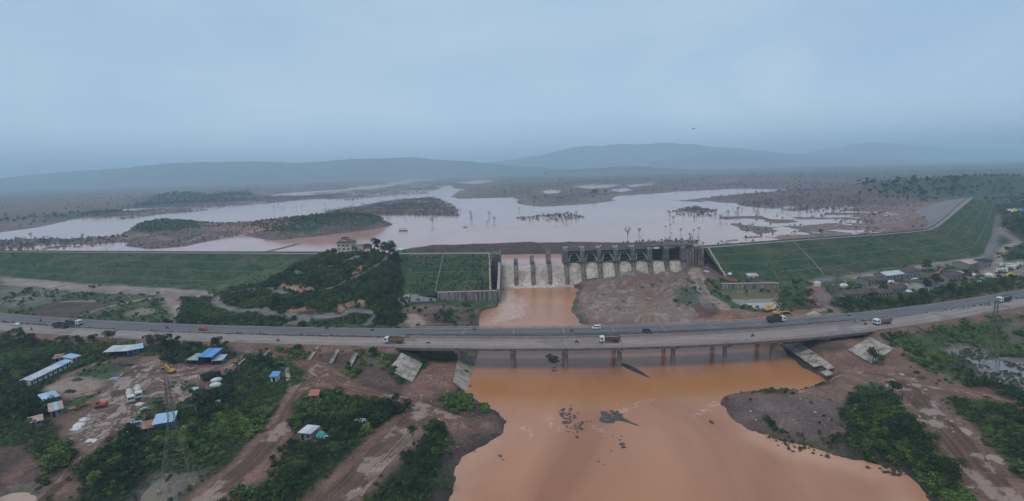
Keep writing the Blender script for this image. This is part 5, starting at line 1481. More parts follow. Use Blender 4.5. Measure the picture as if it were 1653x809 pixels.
def in_view(x, y, z, m=40):
    d = np.stack([x, y, z - CAM_H], -1); dep = d @ _f
    u = d @ _r / dep * FPX + PW / 2; v = PH / 2 - d @ _u / dep * FPX
    return (dep > 5) & (u > -m * 3) & (u < PW + m * 3) & (v < PH + m * 4)
def scatter_points(x0, x1, y0, y1, step, dens, jit=1.0):
    xs = np.arange(x0, x1, step); ys = np.arange(y0, y1, step)
    X, Y = np.meshgrid(xs, ys); X = X.ravel() + RNG.uniform(-.5, .5, X.size) * step * jit; Y = Y.ravel() + RNG.uniform(-.5, .5, Y.size) * step * jit
    z = hz(X, Y)
    k = in_view(X, Y, z) & (RNG.random(len(X)) < dens(X, Y))
    X, Y, z = X[k], Y[k], z[k]
    for (cx, cy, r) in KEEPOUT:
        q = (X - cx) ** 2 + (Y - cy) ** 2 > r * r
        X, Y, z = X[q], Y[q], z[q]
    return X, Y, z
# ================================================================== buildings, vehicles, masts, debris
PAINT = {}
def paintm(name, c, r=0.5, var=0.12, tint=None):
    return mat("paint_" + name, c, var, 0.8, r, spec=0.4, tint=tint, tint_amt=.6, tscale=.5)
M_ROOFW = mat("white_sheet_roof", (0.50, 0.52, 0.54), 0.12, 0.6, 0.6, tint=(0.33, 0.35, 0.38), tint_amt=.5, tscale=.25, obj_random=.14)
M_ROOFLB = mat("pale_blue_sheet_roof", (0.33, 0.47, 0.62), 0.12, 0.6, 0.6, tint=(0.24, 0.33, 0.44), tint_amt=.4, tscale=.3, obj_random=.14)
M_ROOFB = mat("bright_blue_sheet_roof", (0.095, 0.27, 0.52), 0.12, 0.6, 0.5, tint=(0.13, 0.33, 0.58), tint_amt=.5, tscale=.4, obj_random=.14)
M_ROOFR = mat("rusty_sheet_roof", (0.26, 0.125, 0.085), 0.35, 0.9, 0.85, tint=(0.40, 0.27, 0.22), tint_amt=.7, tscale=.5, obj_random=.14)
M_ROOFP = mat("pinkish_sheet_roof", (0.42, 0.30, 0.26), 0.2, 0.7, 0.8, obj_random=.14)
M_ROOFBR = mat("brown_tiled_roof", (0.085, 0.056, 0.054), 0.3, 0.8, 0.9, tint=(0.13, 0.085, 0.075), tint_amt=.6, tscale=.3, obj_random=.14)
M_ROOFG = mat("grey_green_sheet_roof", (0.34, 0.38, 0.37), 0.15, 0.6, 0.7, obj_random=.14)
M_WALLW = mat("white_wall", (0.50, 0.48, 0.45), 0.2, 0.7, 0.9, streak=.3)
M_WALLG = mat("grey_wall", (0.22, 0.21, 0.21), 0.25, 0.7, 0.9)
M_WALLB = mat("blue_wall", (0.05, 0.13, 0.28), 0.2, 0.7, 0.7)
M_CREAM = mat("cream_wall", (0.50, 0.46, 0.385), 0.14, 0.6, 0.9, streak=.3)
M_HOLE = mat("dark_opening", (0.012, 0.012, 0.014), 0.2, 1.0, 0.6)
M_TYRE = mat("tyre_rubber", (0.016, 0.016, 0.017), 0.2, 2.0, 0.9)
M_GLASS = mat("dark_glass", (0.02, 0.025, 0.03), 0.1, 1.0, 0.12, spec=.6)
M_CHAS = mat("chassis_black", (0.03, 0.03, 0.032), 0.2, 1.5, 0.7)
def L2W(root):
    return root
def shed(label, p1, p2, width, h, roofs, wall=M_WALLW, doors=4, pitch=0.7, gable=False, over=.5, name='shed', cat='shed', open_front=False, flip=False):
    """front base runs from pixel p1 to p2 on the ground; the body lies behind it; roofs is a list of (share, material)"""
    a, b = ground(*p1), ground(*p2)
    d = b - a; L_ = math.hypot(d[0], d[1]); rz = math.atan2(d[1], d[0])
    z = min(a[2], b[2]); 
    root = thing(name, label, cat, ((a[0] + b[0]) / 2, (a[1] + b[1]) / 2, z - .05), rz)
    KEEPOUT.append(((a[0] + b[0]) / 2 - math.sin(rz) * width / 2, (a[1] + b[1]) / 2 + math.cos(rz) * width / 2, min(L_, 14) * .5 + 1.5))
    if L_ > 12:
        for t in np.linspace(0, 1, int(L_ / 4) + 2): KEEPOUT.append((a[0] + d[0] * t - math.sin(rz) * width / 2, a[1] + d[1] * t + math.cos(rz) * width / 2, width * .6 + 2.2))
    def P(mb, nm, m, par=None): return mb.build(nm, m, par or root)
    hf, hb = (h, h + pitch) if not flip else (h + pitch, h)
    if gable: hf = hb = h
    th = .18
    mb = MB().box((0, width - th / 2, hb / 2), (L_, th, hb)); P(mb, 'wall', wall)
    for sx in (-1, 1):
        prof = [(th, 0), (width - th, 0), (width - th, hb), (th, hf)]
        if gable: prof = [(th, 0), (width - th, 0), (width - th, h), (width / 2, h + pitch), (th, h)]
        P(MB().extr(prof, 0, sx * L_ / 2 - (th if sx > 0 else 0), sx * L_ / 2 + (0 if sx > 0 else th)), 'wall', wall)
    n = max(1, doors)
    if not open_front:
        mb = MB().box((0, th / 2, hf / 2), (L_, th, hf)); fw = P(mb, 'wall', wall)
        for k in range(n):
            x = -L_ / 2 + L_ * (k + .5) / n
            if k % 2 == 0: P(MB().box((x, -.03, 1.05), (min(.95, L_ / n * .5), .12, 2.1)), 'door', M_HOLE)
            else: P(MB().box((x, -.03, 1.6), (min(1.2, L_ / n * .5), .12, .9)), 'window', M_HOLE)
    else:
        for k in range(n + 1):
            x = -L_ / 2 + .15 + (L_ - .3) * k / n
            P(MB().box((x, .15, hf / 2), (.2, .2, hf)), 'post', M_CHAS)
    x0 = -L_ / 2 - over
    tot = L_ + 2 * over
    for sh, m in roofs:
        x1 = x0 + tot * sh
        k = max(1, int(round((x1 - x0) / 3.2)))
        for j in range(k):          # roof sheets laid side by side
            xa = x0 + (x1 - x0) * j / k + .02; xb = x0 + (x1 - x0) * (j + 1) / k - .02
            dz = random.uniform(0, .05)
            if gable:
                for s in (0, 1):
                    yA = -over if s == 0 else width + over
                    hA = h - pitch * over / (width / 2)
                    mb = MB().quad_slab((xa, yA, hA + .1 + dz), (xb, yA, hA + .1 + dz), (xb, width / 2, h + pitch + .12 + dz), (xa, width / 2, h + pitch + .12 + dz), .07)
                    P(mb, 'roof_sheet', m)
            else:
                sl = (hb - hf) / width
                mb = MB().quad_slab((xa, -over, hf - over * sl + .1 + dz), (xb, -over, hf - over * sl + .1 + dz), (xb, width + over, hb + over * sl + .1 + dz), (xa, width + over, hb + over * sl + .1 + dz), .07)
                P(mb, 'roof_sheet', m)
        x0 = x1
    return root
shed("long white shed with pale blue roof and row of doors, far left", (50, 622.5), (115, 591), 4.6, 2.5, [(.75, M_ROOFW), (.25, M_ROOFLB)], doors=16, gable=True, pitch=.6)
shed("small square pale blue roofed shed at the end of the long white shed", (118, 587.5), (130, 582.5), 5.0, 2.7, [(1, M_ROOFLB)], doors=2)
shed("rust roofed hut half hidden behind the long white shed", (87, 585), (99, 583.5), 3, 2.0, [(1, M_ROOFR)], wall=M_WALLG, doors=1)
shed("long white roofed open shed below the trees along the highway", (170, 576.5), (206, 574), 6.5, 2.6, [(1, M_ROOFW)], doors=5, open_front=True)
shed("shed annex with white and blue roof at right end of the white roofed shed", (207, 573.5), (231, 567.5), 5.5, 2.4, [(.55, M_ROOFW), (.45, M_ROOFLB)], wall=M_WALLB, doors=3)
shed("tall open shed with bright blue roof and blue side wall", (321, 590.5), (342.5, 590), 8.5, 4.2, [(1, M_ROOFB)], wall=M_WALLB, doors=2, open_front=True, pitch=.9)
shed("grey lean-to on the left of the bright blue shed", (304, 589.5), (319.5, 590), 6, 2.6, [(1, M_ROOFG)], wall=M_WALLG, doors=2, open_front=True)
shed("low green grey lean-to on the right of the bright blue shed", (344.5, 589.5), (359, 588.5), 5, 2.2, [(1, M_ROOFG)], wall=M_WALLB, doors=2, open_front=True)
shed("hut with roof half pink half blue at the left edge of the yard", (73.5, 656.5), (96, 650), 6.0, 2.6, [(1, M_ROOFLB)], wall=M_WALLB, doors=2)
shed("hut with patched white, blue and pink roof below the half blue hut", (83, 674.5), (102, 669.5), 6.5, 2.5, [(.35, M_ROOFP), (.3, M_ROOFLB), (.35, M_ROOFP)], wall=M_WALLG, doors=2)
shed("small dark hut with orange pink roof in scrub at the yard's left edge", (49, 692), (69, 687), 3.0, 2.2, [(1, M_ROOFP)], wall=M_WALLG, doors=2)
shed("blue roofed end hut left of the rusty roofed shed", (209, 707), (223, 704.5), 5.0, 2.5, [(1, M_ROOFLB)], wall=M_WALLB, doors=1)
shed("shed with rusty sheet roof between two blue roofs", (224, 704), (248.5, 699.5), 4.2, 2.4, [(.5, M_ROOFR), (.5, M_ROOFR)], wall=M_WALLG, doors=3)
shed("larger blue roofed shed with blue walls right of the rusty roof", (250, 699), (281, 693), 6.0, 3.2, [(1, M_ROOFLB)], wall=M_WALLB, doors=3)
shed("tiny white hut with blue roof in scrub left of the dirt road", (437.5, 617), (447.5, 616.5), 2.8, 2.6, [(1, M_ROOFB)], doors=1)
shed("tiny hut with orange red roof under a tree by the dirt road", (500, 647), (513, 646), 3, 2.2, [(1, mat("orange_red_sheet_roof", (0.42, 0.13, 0.085), .15, .8, .7))], wall=M_WALLG, doors=1)
shed("grey hut with pale concrete roof in the scrub between dirt roads", (485, 710), (502, 712), 4.4, 2.7, [(1, M_ROOFW)], wall=M_WALLG, doors=2, pitch=.1)
# camp on the right
CAMP_SHEDS = [("brown roofed hut with blue door sheet nearest the camp entrance, leftmost of the camp", (1364, 484), (1394, 482), 9, 3.2, M_ROOFBR, M_WALLG, 5),
 ("long brown roof second from the left in the camp", (1392, 480), (1416, 479), 9, 3.0, M_ROOFBR, M_WALLG, 4),
 ("brown roofed shed left of the big tree in the camp", (1418, 480.5), (1441, 478.5), 9, 3.0, M_ROOFBR, M_WALLG, 4),
 ("long dark roof behind the camp hedge right of the big tree", (1437, 475), (1464, 471), 8, 3.2, M_ROOFBR, M_WALLG, 5),
 ("grey walled brown roofed shed at the back of the camp", (1401, 461), (1433, 458), 9, 3.2, M_ROOFBR, M_WALLG, 6),
 ("long open shed with white front edge at the back of the camp", (1430, 453), (1464, 448.5), 9, 3.4, M_ROOFW, M_WALLG, 6),
 ("big brown roof at the back of the camp beside the round tree", (1461, 449), (1486, 446), 12, 4.2, M_ROOFBR, M_WALLG, 4),
 ("brown gabled shed with bright white front wall right of dark tree", (1500, 471.5), (1517.5, 467.5), 14, 3.6, M_ROOFBR, M_WALLW, 4),
 ("open grey roofed shed in the middle of the right yard", (1531, 455), (1557, 451.5), 9, 3.6, M_ROOFBR, M_WALLG, 4),
 ("pale pink roofed shed below the toe road of the right dam", (1563, 434.5), (1581, 431), 10, 4.0, M_ROOFP, M_WALLG, 4),
 ("low brown shed between camp roofs near the white rubble", (1470, 466), (1492, 463), 8, 3.0, M_ROOFBR, M_WALLG, 3),
 ("black net covered shelter beside the mixer yard", (1588, 433), (1600, 431), 10, 4.5, mat("black_net", (0.03, 0.035, 0.035), .3, .8, .9), M_WALLG, 2)]
for lab, p1, p2, w_, h_, rf, wl, nd in CAMP_SHEDS:
    shed(lab, p1, p2, w_, h_, [(1, rf)], wall=wl, doors=nd, gable=True, pitch=1.6, name='camp_shed')
shed("white site cabin with pale orange awning on the grass above the right wall", (1209, 452), (1224, 451), 4, 3, [(.5, M_ROOFW), (.5, M_ROOFP)], doors=2, name='site_cabin', cat='cabin')
# ------------------------------------------------------------------ guest house on the hill
def guest_house():
    base = ground(556, 408)
    base[1] += 3
    base[2] = max(base[2], 16.5)
    s = 412 / FPX
    root = thing('hilltop_house', "pale three storey house with brown roofs on top of the wooded hill", 'house', (base[0], base[1], base[2] - 1.0), math.radians(-7))
    KEEPOUT.append((base[0] + 5, base[1] + 2, 15))
    x0 = -14 * s * 1.0
    W1, D1, H1 = 25.5 * s, 9, 7.8
    cx = -1.6 * s
    def part(mb, nm, m, par=None): return mb.build(nm, m, par or root)
    w1 = part(MB().box((cx, D1 / 2, H1 / 2), (W1, D1, H1 + 1.8)), 'wall', M_CREAM)
    part(MB().box((cx, D1 / 2 + .3, -1.2), (W1 + 9, D1 + 4, 3.0)), 'plinth', M_CONC)
    for r, (zz, xs, wd, hh) in enumerate(((6.3, (-4.6, -.9, 2.6), 1.9, 1.2), (3.6, (-4.5, -.6, 3.2), 1.6, 1.1), (1.2, (-4.3, -1.4), 1.1, 1.0))):
        for x in xs:
            fr = part(MB().box((cx + x, -.02, zz), (wd + .35, .16, hh + .35)), 'window', M_WALLW)
            part(MB().box((cx + x, -.08, zz), (wd, .14, hh)), 'window_glass', M_GLASS, fr)
    for y in (2.2, 6.2):
        for zz in (6.3, 3.6): part(MB().box((cx + W1 / 2 + .02, y, zz), (.14, 1.4, 1.1)), 'window', M_GLASS)
    # hipped roof, broken by a cupola
    e = .7
    hip = MB()
    z0 = H1 + .9
    a = [(cx - W1 / 2 - e, -e, z0), (cx + W1 / 2 + e, -e, z0), (cx + W1 / 2 + e, D1 + e, z0), (cx - W1 / 2 - e, D1 + e, z0)]
    b = [(cx - W1 / 2 + 2.4, 2.6, z0 + 1.9), (cx + W1 / 2 - 2.4, 2.6, z0 + 1.9), (cx + W1 / 2 - 2.4, D1 - 2.6, z0 + 1.9), (cx - W1 / 2 + 2.4, D1 - 2.6, z0 + 1.9)]
    c = [(x, y, z - .18) for x, y, z in a]
    hip.add(a + b + c, [(0, 1, 5, 4), (1, 2, 6, 5), (2, 3, 7, 6), (3, 0, 4, 7), (4, 5, 6, 7), (0, 8, 9, 1), (1, 9, 10, 2), (2, 10, 11, 3), (3, 11, 8, 0), (8, 11, 10, 9)])
    rf = part(hip, 'roof', M_ROOFBR)
    part(MB().box((cx - .4, D1 / 2 - 1, z0 + 2.3), (4.6, 4.2, 2.2)), 'cupola', M_CREAM)
    for x in (-1.4, .9): part(MB().box((cx - .4 + x, D1 / 2 - 3.1, z0 + 2.5), (1.0, .12, .9)), 'window', M_GLASS)
    part(MB().box((cx - .4, D1 / 2 - 1, z0 + 3.75), (6.0, 5.6, .9), taper=.45), 'cupola_roof', M_ROOFBR)
    part(MB().cyl((cx - .2, D1 / 2 - 1, z0 + 4.1), (cx - .2, D1 / 2 - 1, z0 + 6.2), .09, .05, 6), 'mast', M_STEEL)
    # right wing
    x2 = cx + W1 / 2 + 1.0 + 4.2
    W2, H2 = 8.0, 6.0
    part(MB().box((x2, 3.2, H2 / 2), (W2, 7.4, H2 + 1)), 'wing_wall', M_CREAM)
    part(MB().box((x2, 3.2, H2 + .75), (W2 + .8, 8.2, .35)), 'wing_roof', M_CONC)
    for x, zz in ((-2.4, 4.2), (.6, 4.3), (-2.3, 1.6), (2.6, 2.8)):
        fr = part(MB().box((x2 + x, -.55, zz), (1.35, .16, 1.35)), 'window', M_WALLW)
        part(MB().box((x2 + x, -.61, zz), (1.0, .14, 1.0)), 'window_glass', M_GLASS, fr)
    # dark barrel roof behind the wing
    pr = [(math.cos(t) * 2.8, math.sin(t) * 2.6) for t in np.linspace(0, math.pi, 9)]
    part(MB().extr([(x2 + 5.5 + u, 4.2 + v) for u, v in pr], 1, 4, 9), 'barrel_roof', M_ROOFBR)
    part(MB().box((x2 + 5.5, 6.5, 2.2), (5.2, 4.6, 4.4)), 'wall', M_WALLG)
    part(MB().quad_slab((x2 + 5, -2.2, 1.6), (x2 + 10.3, -2.4, 1.5), (x2 + 9.6, 1.6, 2.9), (x2 + 5.6, 1.6, 3.0), .1), 'awning', mat("pink_awning", (.48, .27, .27), .12, .8))
    for xx in (x2 + 5.2, x2 + 10): part(MB().cyl((xx, -2.1, -.6), (xx, -2.1, 1.5), .08), 'post', M_STEEL)
    mb = MB()
    return root
guest_house()
shed("small teal and white cabin beside the stone ruin at the hill's right shoulder", (641, 408.5), (648, 408.5), 4, 3.2, [(1, M_ROOFW)], wall=mat("teal_wall", (.12, .3, .33), .2, .8), doors=1, name='site_cabin', cat='cabin')
shed("brown roofed hut among trees at the hill's right shoulder", (625, 407), (634, 407.5), 5, 3.0, [(1, M_ROOFBR)], wall=M_WALLG, doors=1)
# ------------------------------------------------------------------ vehicles
def wheel(parent, x, y, r=.52, w=.35):
    o = MB().cyl((x, y - w / 2, r), (x, y + w / 2, r), r, r, 12).build('wheel', M_TYRE, parent)
    MB().cyl((x, y - w / 2 - .02, r), (x, y + w / 2 + .02, r), r * .5, r * .5, 8).build('rim', M_STEEL, o)
    return o
def truck(label, loc, rz, cab, body, load=None, L_=9.4):
    """tipper, nose towards local +x"""
    t = thing('tipper_truck', label, 'truck', tuple(loc), rz, None)
    f = L_ / 2
    MB().box((0, 0, .95), (L_ - .6, 1.0, .35)).build('chassis', M_CHAS, t)
    cabm = MB().extr([(f - 2.3, .75), (f - .1, .75), (f, 1.6), (f - .25, 2.75), (f - .5, 3.0), (f - 2.3, 3.05)], 1, -1.22, 1.22)
    c = cabm.build('cab', cab, t)
    MB().quad_slab((f + .0, -1.1, 1.72), (f + .0, 1.1, 1.72), (f - .23, 1.05, 2.62), (f - .23, -1.05, 2.62), .05).build('windscreen', M_GLASS, c)
    for s in (-1, 1):
        MB().box((f - 1.0, s * 1.23, 2.1), (1.1, .05, .75)).build('side_window', M_GLASS, c)
        MB().box((f + .02, s * .9, 1.05), (.08, .35, .25)).build('headlight', M_WALLW, t)
    MB().box((f + .03, 0, .8), (.22, 2.4, .35)).build('bumper', M_CHAS, t)
    b0, b1 = -f, f - 2.55
    w2, h0, h1 = 1.27, 1.25, 2.95
    bd = MB()
    bd.box(((b0 + b1) / 2, 0, h0 + .06), (b1 - b0, 2 * w2, .14))
    for s in (-1, 1): bd.box(((b0 + b1) / 2, s * (w2 - .05), (h0 + h1) / 2), (b1 - b0, .1, h1 - h0))
    bd.box((b1 - .05, 0, (h0 + h1) / 2 + .15), (.1, 2 * w2 - .02, h1 - h0 + .3)); bd.box((b0 + .05, 0, (h0 + h1) / 2 - .1), (.1, 2 * w2 - .02, h1 - h0 - .2))
    bo = bd.build('cargo_body', body, t)
    rb = MB()
    for k in range(6):
        x = b0 + (b1 - b0) * (k + .3) / 6
        for s in (-1, 1): rb.box((x, s * (w2 + .04), (h0 + h1) / 2), (.12, .1, h1 - h0))
    rb.build('body_ribs', body, t)
    if load is not None:
        ld = MB(); n = 8
        vs = [(b0 + .15 + (b1 - b0 - .3) * i / n, (-w2 + .12) + (2 * w2 - .24) * j / 4, h1 - .35 + .35 * math.sin(math.pi * i / n) * math.sin(math.pi * j / 4) + random.uniform(-.04, .04)) for i in range(n + 1) for j in range(5)]
        ld.add(vs, [(i * 5 + j, (i + 1) * 5 + j, (i + 1) * 5 + j + 1, i * 5 + j + 1) for i in range(n) for j in range(4)])
        ld.build('load', load, t)
    for x in (f - 1.3, -f + 2.6, -f + 1.3):
        for s in (-1, 1): wheel(t, x, s * 1.05)
    return t
def road_at(px, py, line):
    p = W(px, py, .03)
    c, tg, n = at_x(line, p[0])
    return p, math.atan2(tg[1], tg[0])
CABW = paintm("white_cab", (.62, .62, .6)); BROWN = paintm("brown_body", (.20, .12, .055), .7); MAROON = paintm("maroon_body", (.13, .055, .05), .7); DGREEN = paintm("dark_green_body", (.035, .06, .045), .6); DARKB = paintm("dark_body", (.05, .045, .045), .7); YELL = paintm("yellow_body", (.55, .33, .04), .5); MUDL = mat("earth_load", (.22, .17, .14), .25, 1.2)
for lab, px, py, line, flip, cb, bd, ld in (
  ("brown tipper truck with white cab at the left end of the near bridge", 636, 554, C_NEAR, 1, CABW, BROWN, None),
  ("maroon tipper truck with white cab in the middle of the near bridge", 984, 552.5, C_NEAR, 1, CABW, MAROON, MUDL),
  ("dark green tipper truck with white nose on the far bridge, right side", 1253, 520, C_FAR, 0, CABW, DGREEN, None),
  ("loaded tipper truck with white cab just past the bridges on the right", 1424, 523.5, C_NEAR, 1, CABW, paintm("dusty_body", (.17, .13, .12), .7), MUDL),
  ("dark tipper truck with white cab at the far right of the highway", 1620, 487, C_NEAR, 1, CABW, DARKB, MUDL),
  ("dark loaded truck on the near carriageway at the far left", 99, 529.5, C_NEAR, 1, DARKB, DARKB, None),
  ("dark truck with pale cab on the far carriageway at the far left", 120, 524.5, C_FAR, 0, CABW, DARKB, MUDL)):
    p, rz = road_at(px, py, line)
    truck(lab, p, rz + (math.pi if flip else 0), cb, bd, ld)
def car(label, px, py, line, col, flip, van=False):
    p, rz = road_at(px, py, line)
    t = thing('van' if van else 'car', label, 'van' if van else 'car', tuple(p), rz + (math.pi if flip else 0))
    if van: prof = [(-2.1, .4), (2.1, .4), (2.15, .95), (1.5, 1.15), (1.0, 1.85), (-2.0, 1.9), (-2.1, 1.0)]
    else: prof = [(-2.1, .35), (2.1, .35), (2.15, .75), (1.1, .92), (.5, 1.42), (-1.2, 1.45), (-1.9, .98), (-2.15, .9)]
    b = MB().extr(prof, 1, -.85, .85).build('body', col, t)
    for s in (-1, 1):
        MB().extr([(x * .96, z) for x, z in ([(.95, 1.0), (.45, 1.36), (-1.15, 1.38), (-1.6, 1.0)] if not van else [(1.3, 1.2), (.95, 1.72), (-1.8, 1.75), (-1.8, 1.2)])], 1, s * .86 - .01, s * .86 + .01).build('side_window', M_GLASS, t)
    if van: MB().quad_slab((1.54, -.75, 1.17), (1.54, .75, 1.17), (1.06, .72, 1.83), (1.06, -.72, 1.83), .03).build('windscreen', M_GLASS, t)
    else: MB().quad_slab((1.14, -.75, .95), (1.14, .75, .95), (.55, .72, 1.43), (.55, -.72, 1.43), .03).build('windscreen', M_GLASS, t)
    for x in (1.35, -1.3):
        for s in (-1, 1): wheel(t, x, s * .78, .33, .22)
    return t
car("white van on the far bridge near its middle", 962.5, 531, C_FAR, paintm("van_white", (.66, .66, .64)), 1, True)
car("dark blue van on the far bridge right of the white van", 1044, 536.5, C_FAR, paintm("car_blue", (.025, .05, .14)), 0, True)
car("red car on the far carriageway left of the hill road", 328, 533.5, C_FAR, paintm("car_red", (.42, .03, .04)), 0)
car("white car on the near carriageway at the far left edge", 26, 525.5, C_NEAR, paintm("car_white", (.66, .66, .64)), 1)
def person_mesh():
    """seated rider: one skinned surface"""
    vs = [(0, 0, .78), (0, 0, 1.05), (.05, 0, 1.32), (.06, 0, 1.46), (.09, 0, 1.60), (.10, 0, 1.72),
          (.05, .19, 1.33), (.28, .25, 1.12), (.55, .24, 1.05), (.62, .23, 1.05), (.05, -.19, 1.33), (.28, -.25, 1.12), (.55, -.24, 1.05), (.62, -.23, 1.05),
          (.06, .11, .76), (.45, .17, .74), (.28, .17, .36), (.42, .17, .32), (.06, -.11, .76), (.45, -.17, .74), (.28, -.17, .36), (.42, -.17, .32)]
    es = [(0, 1), (1, 2), (2, 3), (3, 4), (4, 5), (2, 6), (6, 7), (7, 8), (8, 9), (2, 10), (10, 11), (11, 12), (12, 13), (0, 14), (14, 15), (15, 16), (16, 17), (0, 18), (18, 19), (19, 20), (20, 21)]
    rad = [.15, .15, .16, .065, .105, .085, .07, .05, .04, .035, .07, .05, .04, .035, .095, .075, .05, .045, .095, .075, .05, .045]
    me = bpy.data.meshes.new("person"); me.from_pydata(vs, es, [])
    o = bpy.data.objects.new("person_skin", me); COL.objects.link(o)
    o.modifiers.new("skin", 'SKIN')
    for v, r in zip(me.skin_vertices[0].data, rad): v.radius = (r, r)
    me.skin_vertices[0].data[0].use_root = True
    s = o.modifiers.new("sub", 'SUBSURF'); s.levels = 1; s.render_levels = 1
    dg = bpy.context.evaluated_depsgraph_get()
    out = bpy.data.meshes.new_from_object(o.evaluated_get(dg))
    bpy.data.objects.remove(o); out.name = "person"
    out.polygons.foreach_set('use_smooth', np.ones(len(out.polygons), bool))
    return out
PERSON = person_mesh()
def motorcycle_proto():
    t = thing('motorcycle', 'motorcycle', 'motorcycle')
    for x in (.65, -.62):
        MB().cyl((x, -.06, .31), (x, .06, .31), .31, .31, 12).build('wheel', M_TYRE, t)
    MB().extr([(-.5, .45), (.35, .4), (.5, .75), (.15, .92), (-.1, .78), (-.75, .82), (-.7, .68)], 1, -.13, .13).build('frame', M_CHAS, t)
    MB().bar((.62, 0, .31), (.42, 0, 1.02), .09).build('fork', M_STEEL, t)
    MB().bar((.42, -.33, 1.04), (.42, .33, 1.04), .05).build('handlebar', M_STEEL, t)
    return t
MC = motorcycle_proto(); first = True
shirts = [("dark", (.03, .03, .035)), ("blue", (.04, .07, .16)), ("white", (.5, .5, .48)), ("red", (.25, .04, .04)), ("grey", (.13, .13, .13))]
for k, (px, py, line, flip, where) in enumerate(((66, 519, C_FAR, 0, "far carriageway at far left behind the white car"), (51, 533, C_NEAR, 1, "near carriageway below the white car, far left"), (187, 535, C_FAR, 0, "far carriageway right of the two dark trucks"), (270, 530.5, C_FAR, 1, "far carriageway left of the red car"),
   (601, 534, C_FAR, 0, "far carriageway at the foot of the wooded hill"), (449, 551, C_NEAR, 1, "near carriageway above the road of red earth"), (527, 531, C_FAR, 1, "far carriageway below the hill road junction"), (691, 554.5, C_NEAR, 1, "near bridge right of the brown tipper truck"), (766, 533, C_FAR, 0, "far bridge left of the river pool"),
   (923, 535, C_FAR, 0, "far bridge left of the white van"), (931, 553.5, C_NEAR, 1, "near bridge left of the maroon truck"), (1215, 543.5, C_NEAR, 1, "near bridge below the dark green truck"), (1371, 510, C_FAR, 0, "far carriageway at the right end of the bridges"), (1397, 524.5, C_NEAR, 1, "near carriageway just left of the loaded truck"), (1596, 492.5, C_NEAR, 1, "near carriageway left of the far right dark truck"))):
    p, rz = road_at(px, py, line); rz += math.pi if flip else 0
    o = MC if first else copy_tree(MC); first = False
    o.location = tuple(p); o.rotation_euler = (0, 0, rz); o['label'] = "dark motorcycle on the " + where; o['group'] = "motorcycles on the highway"
    me = PERSON.copy(); nm, c = shirts[k % 5]; me.materials.append(mat("clothes_" + nm, c, .2, 3.0))
    r = link("person", me); r.location = (p[0], p[1], p[2] + .04); r.rotation_euler = (0, 0, rz)
    tag(r, "rider in %s on the %s" % (nm, where), 'person', "riders on the highway")
    head = MB().box((.10, 0, 1.72), (.2, .17, .12), taper=.7).build('hair', M_CHAS, r)
def mixer(label, px, py, rz):
    p = ground(px, py)
    t = thing('mixer_truck', label, 'truck', tuple(p), rz)
    MB().box((0, 0, .95), (8.2, 1.1, .4)).build('chassis', M_CHAS, t)
    c = MB().extr([(2.3, .7), (4.2, .7), (4.3, 1.6), (4.05, 2.9), (2.3, 2.95)], 1, -1.2, 1.2).build('cab', CABW, t)
    MB().quad_slab((4.32, -1.05, 1.7), (4.32, 1.05, 1.7), (4.1, 1.0, 2.6), (4.1, -1.0, 2.6), .05).build('windscreen', M_GLASS, c)
    d = MB(); ring = [(-3.8, .55, 3.1), (-3.0, 1.0, 2.9), (-1.6, 1.3, 2.55), (0.2, 1.25, 2.25), (1.6, .8, 2.0), (1.9, .4, 1.95)]
    for (x0, r0, z0), (x1, r1, z1) in zip(ring[:-1], ring[1:]): d.cyl((x0, 0, z0), (x1, 0, z1), r0, r1, 12, cap=False)
    d.build('drum', mat("drum_beige", (.48, .42, .34), .2, 1.), t)
    MB().bar((-3.9, 0, 1.0), (-3.9, 0, 3.6), 1.2, .3).build('hopper', CABW, t)
    for x in (3.3, -1.6, -2.8):
        for s in (-1, 1): wheel(t, x, s * 1.0)
    KEEPOUT.append((p[0], p[1], 6))
mixer("white mixer truck with dark frame, left of the two parked in the yard", 211, 646, math.radians(-50))
mixer("mixer truck with beige drum, right of the two parked in the yard", 224, 639.5, math.radians(-52))
for i, (x, y, r) in enumerate(((1614, 441, 20), (1622, 440, 60), (1630, 436, 15), (1638, 434, 200), (1645, 431, 30), (1626, 432, 120))):
    mixer(("white mixer truck at the left end of the crowd in the right yard", "white mixer truck second in the crowd in the right yard", "white mixer truck in the middle of the crowded right yard", "white mixer truck turned away in the crowded right yard", "white mixer truck at the right end of the crowded right yard", "white mixer truck at the back of the crowded right yard")[i], x, y, math.radians(r))
def excavator(label, px, py, rz, col, s=1.0, flat_boom=False):
    p = ground(px, py)
    t = thing('excavator', label, 'excavator', tuple(p), rz); t.scale = (s, s, s)
    for sg in (-1, 1):
        MB().extr([(-1.7, .1), (1.7, .1), (2.0, .5), (1.7, .95), (-1.7, .95), (-2.0, .5)], 1, sg * 1.15 - .3, sg * 1.15 + .3).build('track', M_CHAS, t)
    MB().box((-.4, 0, 1.55), (3.4, 2.5, 1.0), taper=.92).build('body', col, t)
    c = MB().extr([(.2, 1.1), (1.4, 1.1), (1.5, 1.9), (1.1, 2.9), (.2, 2.9)], 1, .2, 1.25).build('cab', col, t)
    MB().extr([(.45, 1.9), (1.3, 1.9), (1.02, 2.75), (.45, 2.75)], 1, .18, 1.27).build('cab_window', M_GLASS, c)
    if flat_boom: a, b, e = (1.2, -.2, 1.8), (5.5, -.2, 2.6), (9.0, -.2, .8)
    else: a, b, e = (1.2, -.2, 1.8), (4.2, -.2, 4.6), (6.6, -.2, 2.0)
    MB().bar(a, b, .5, .6).build('boom', col, t); MB().bar(b, e, .38, .45).build('arm', col, t)
    MB().extr([(e[0] - .3, e[2] + .1), (e[0] + .5, e[2] - .1), (e[0] + .3, e[2] - 1.0), (e[0] - .7, e[2] - .8)], 1, -.75, .35).build('bucket', M_CHAS, t)
    KEEPOUT.append((p[0], p[1], 5))
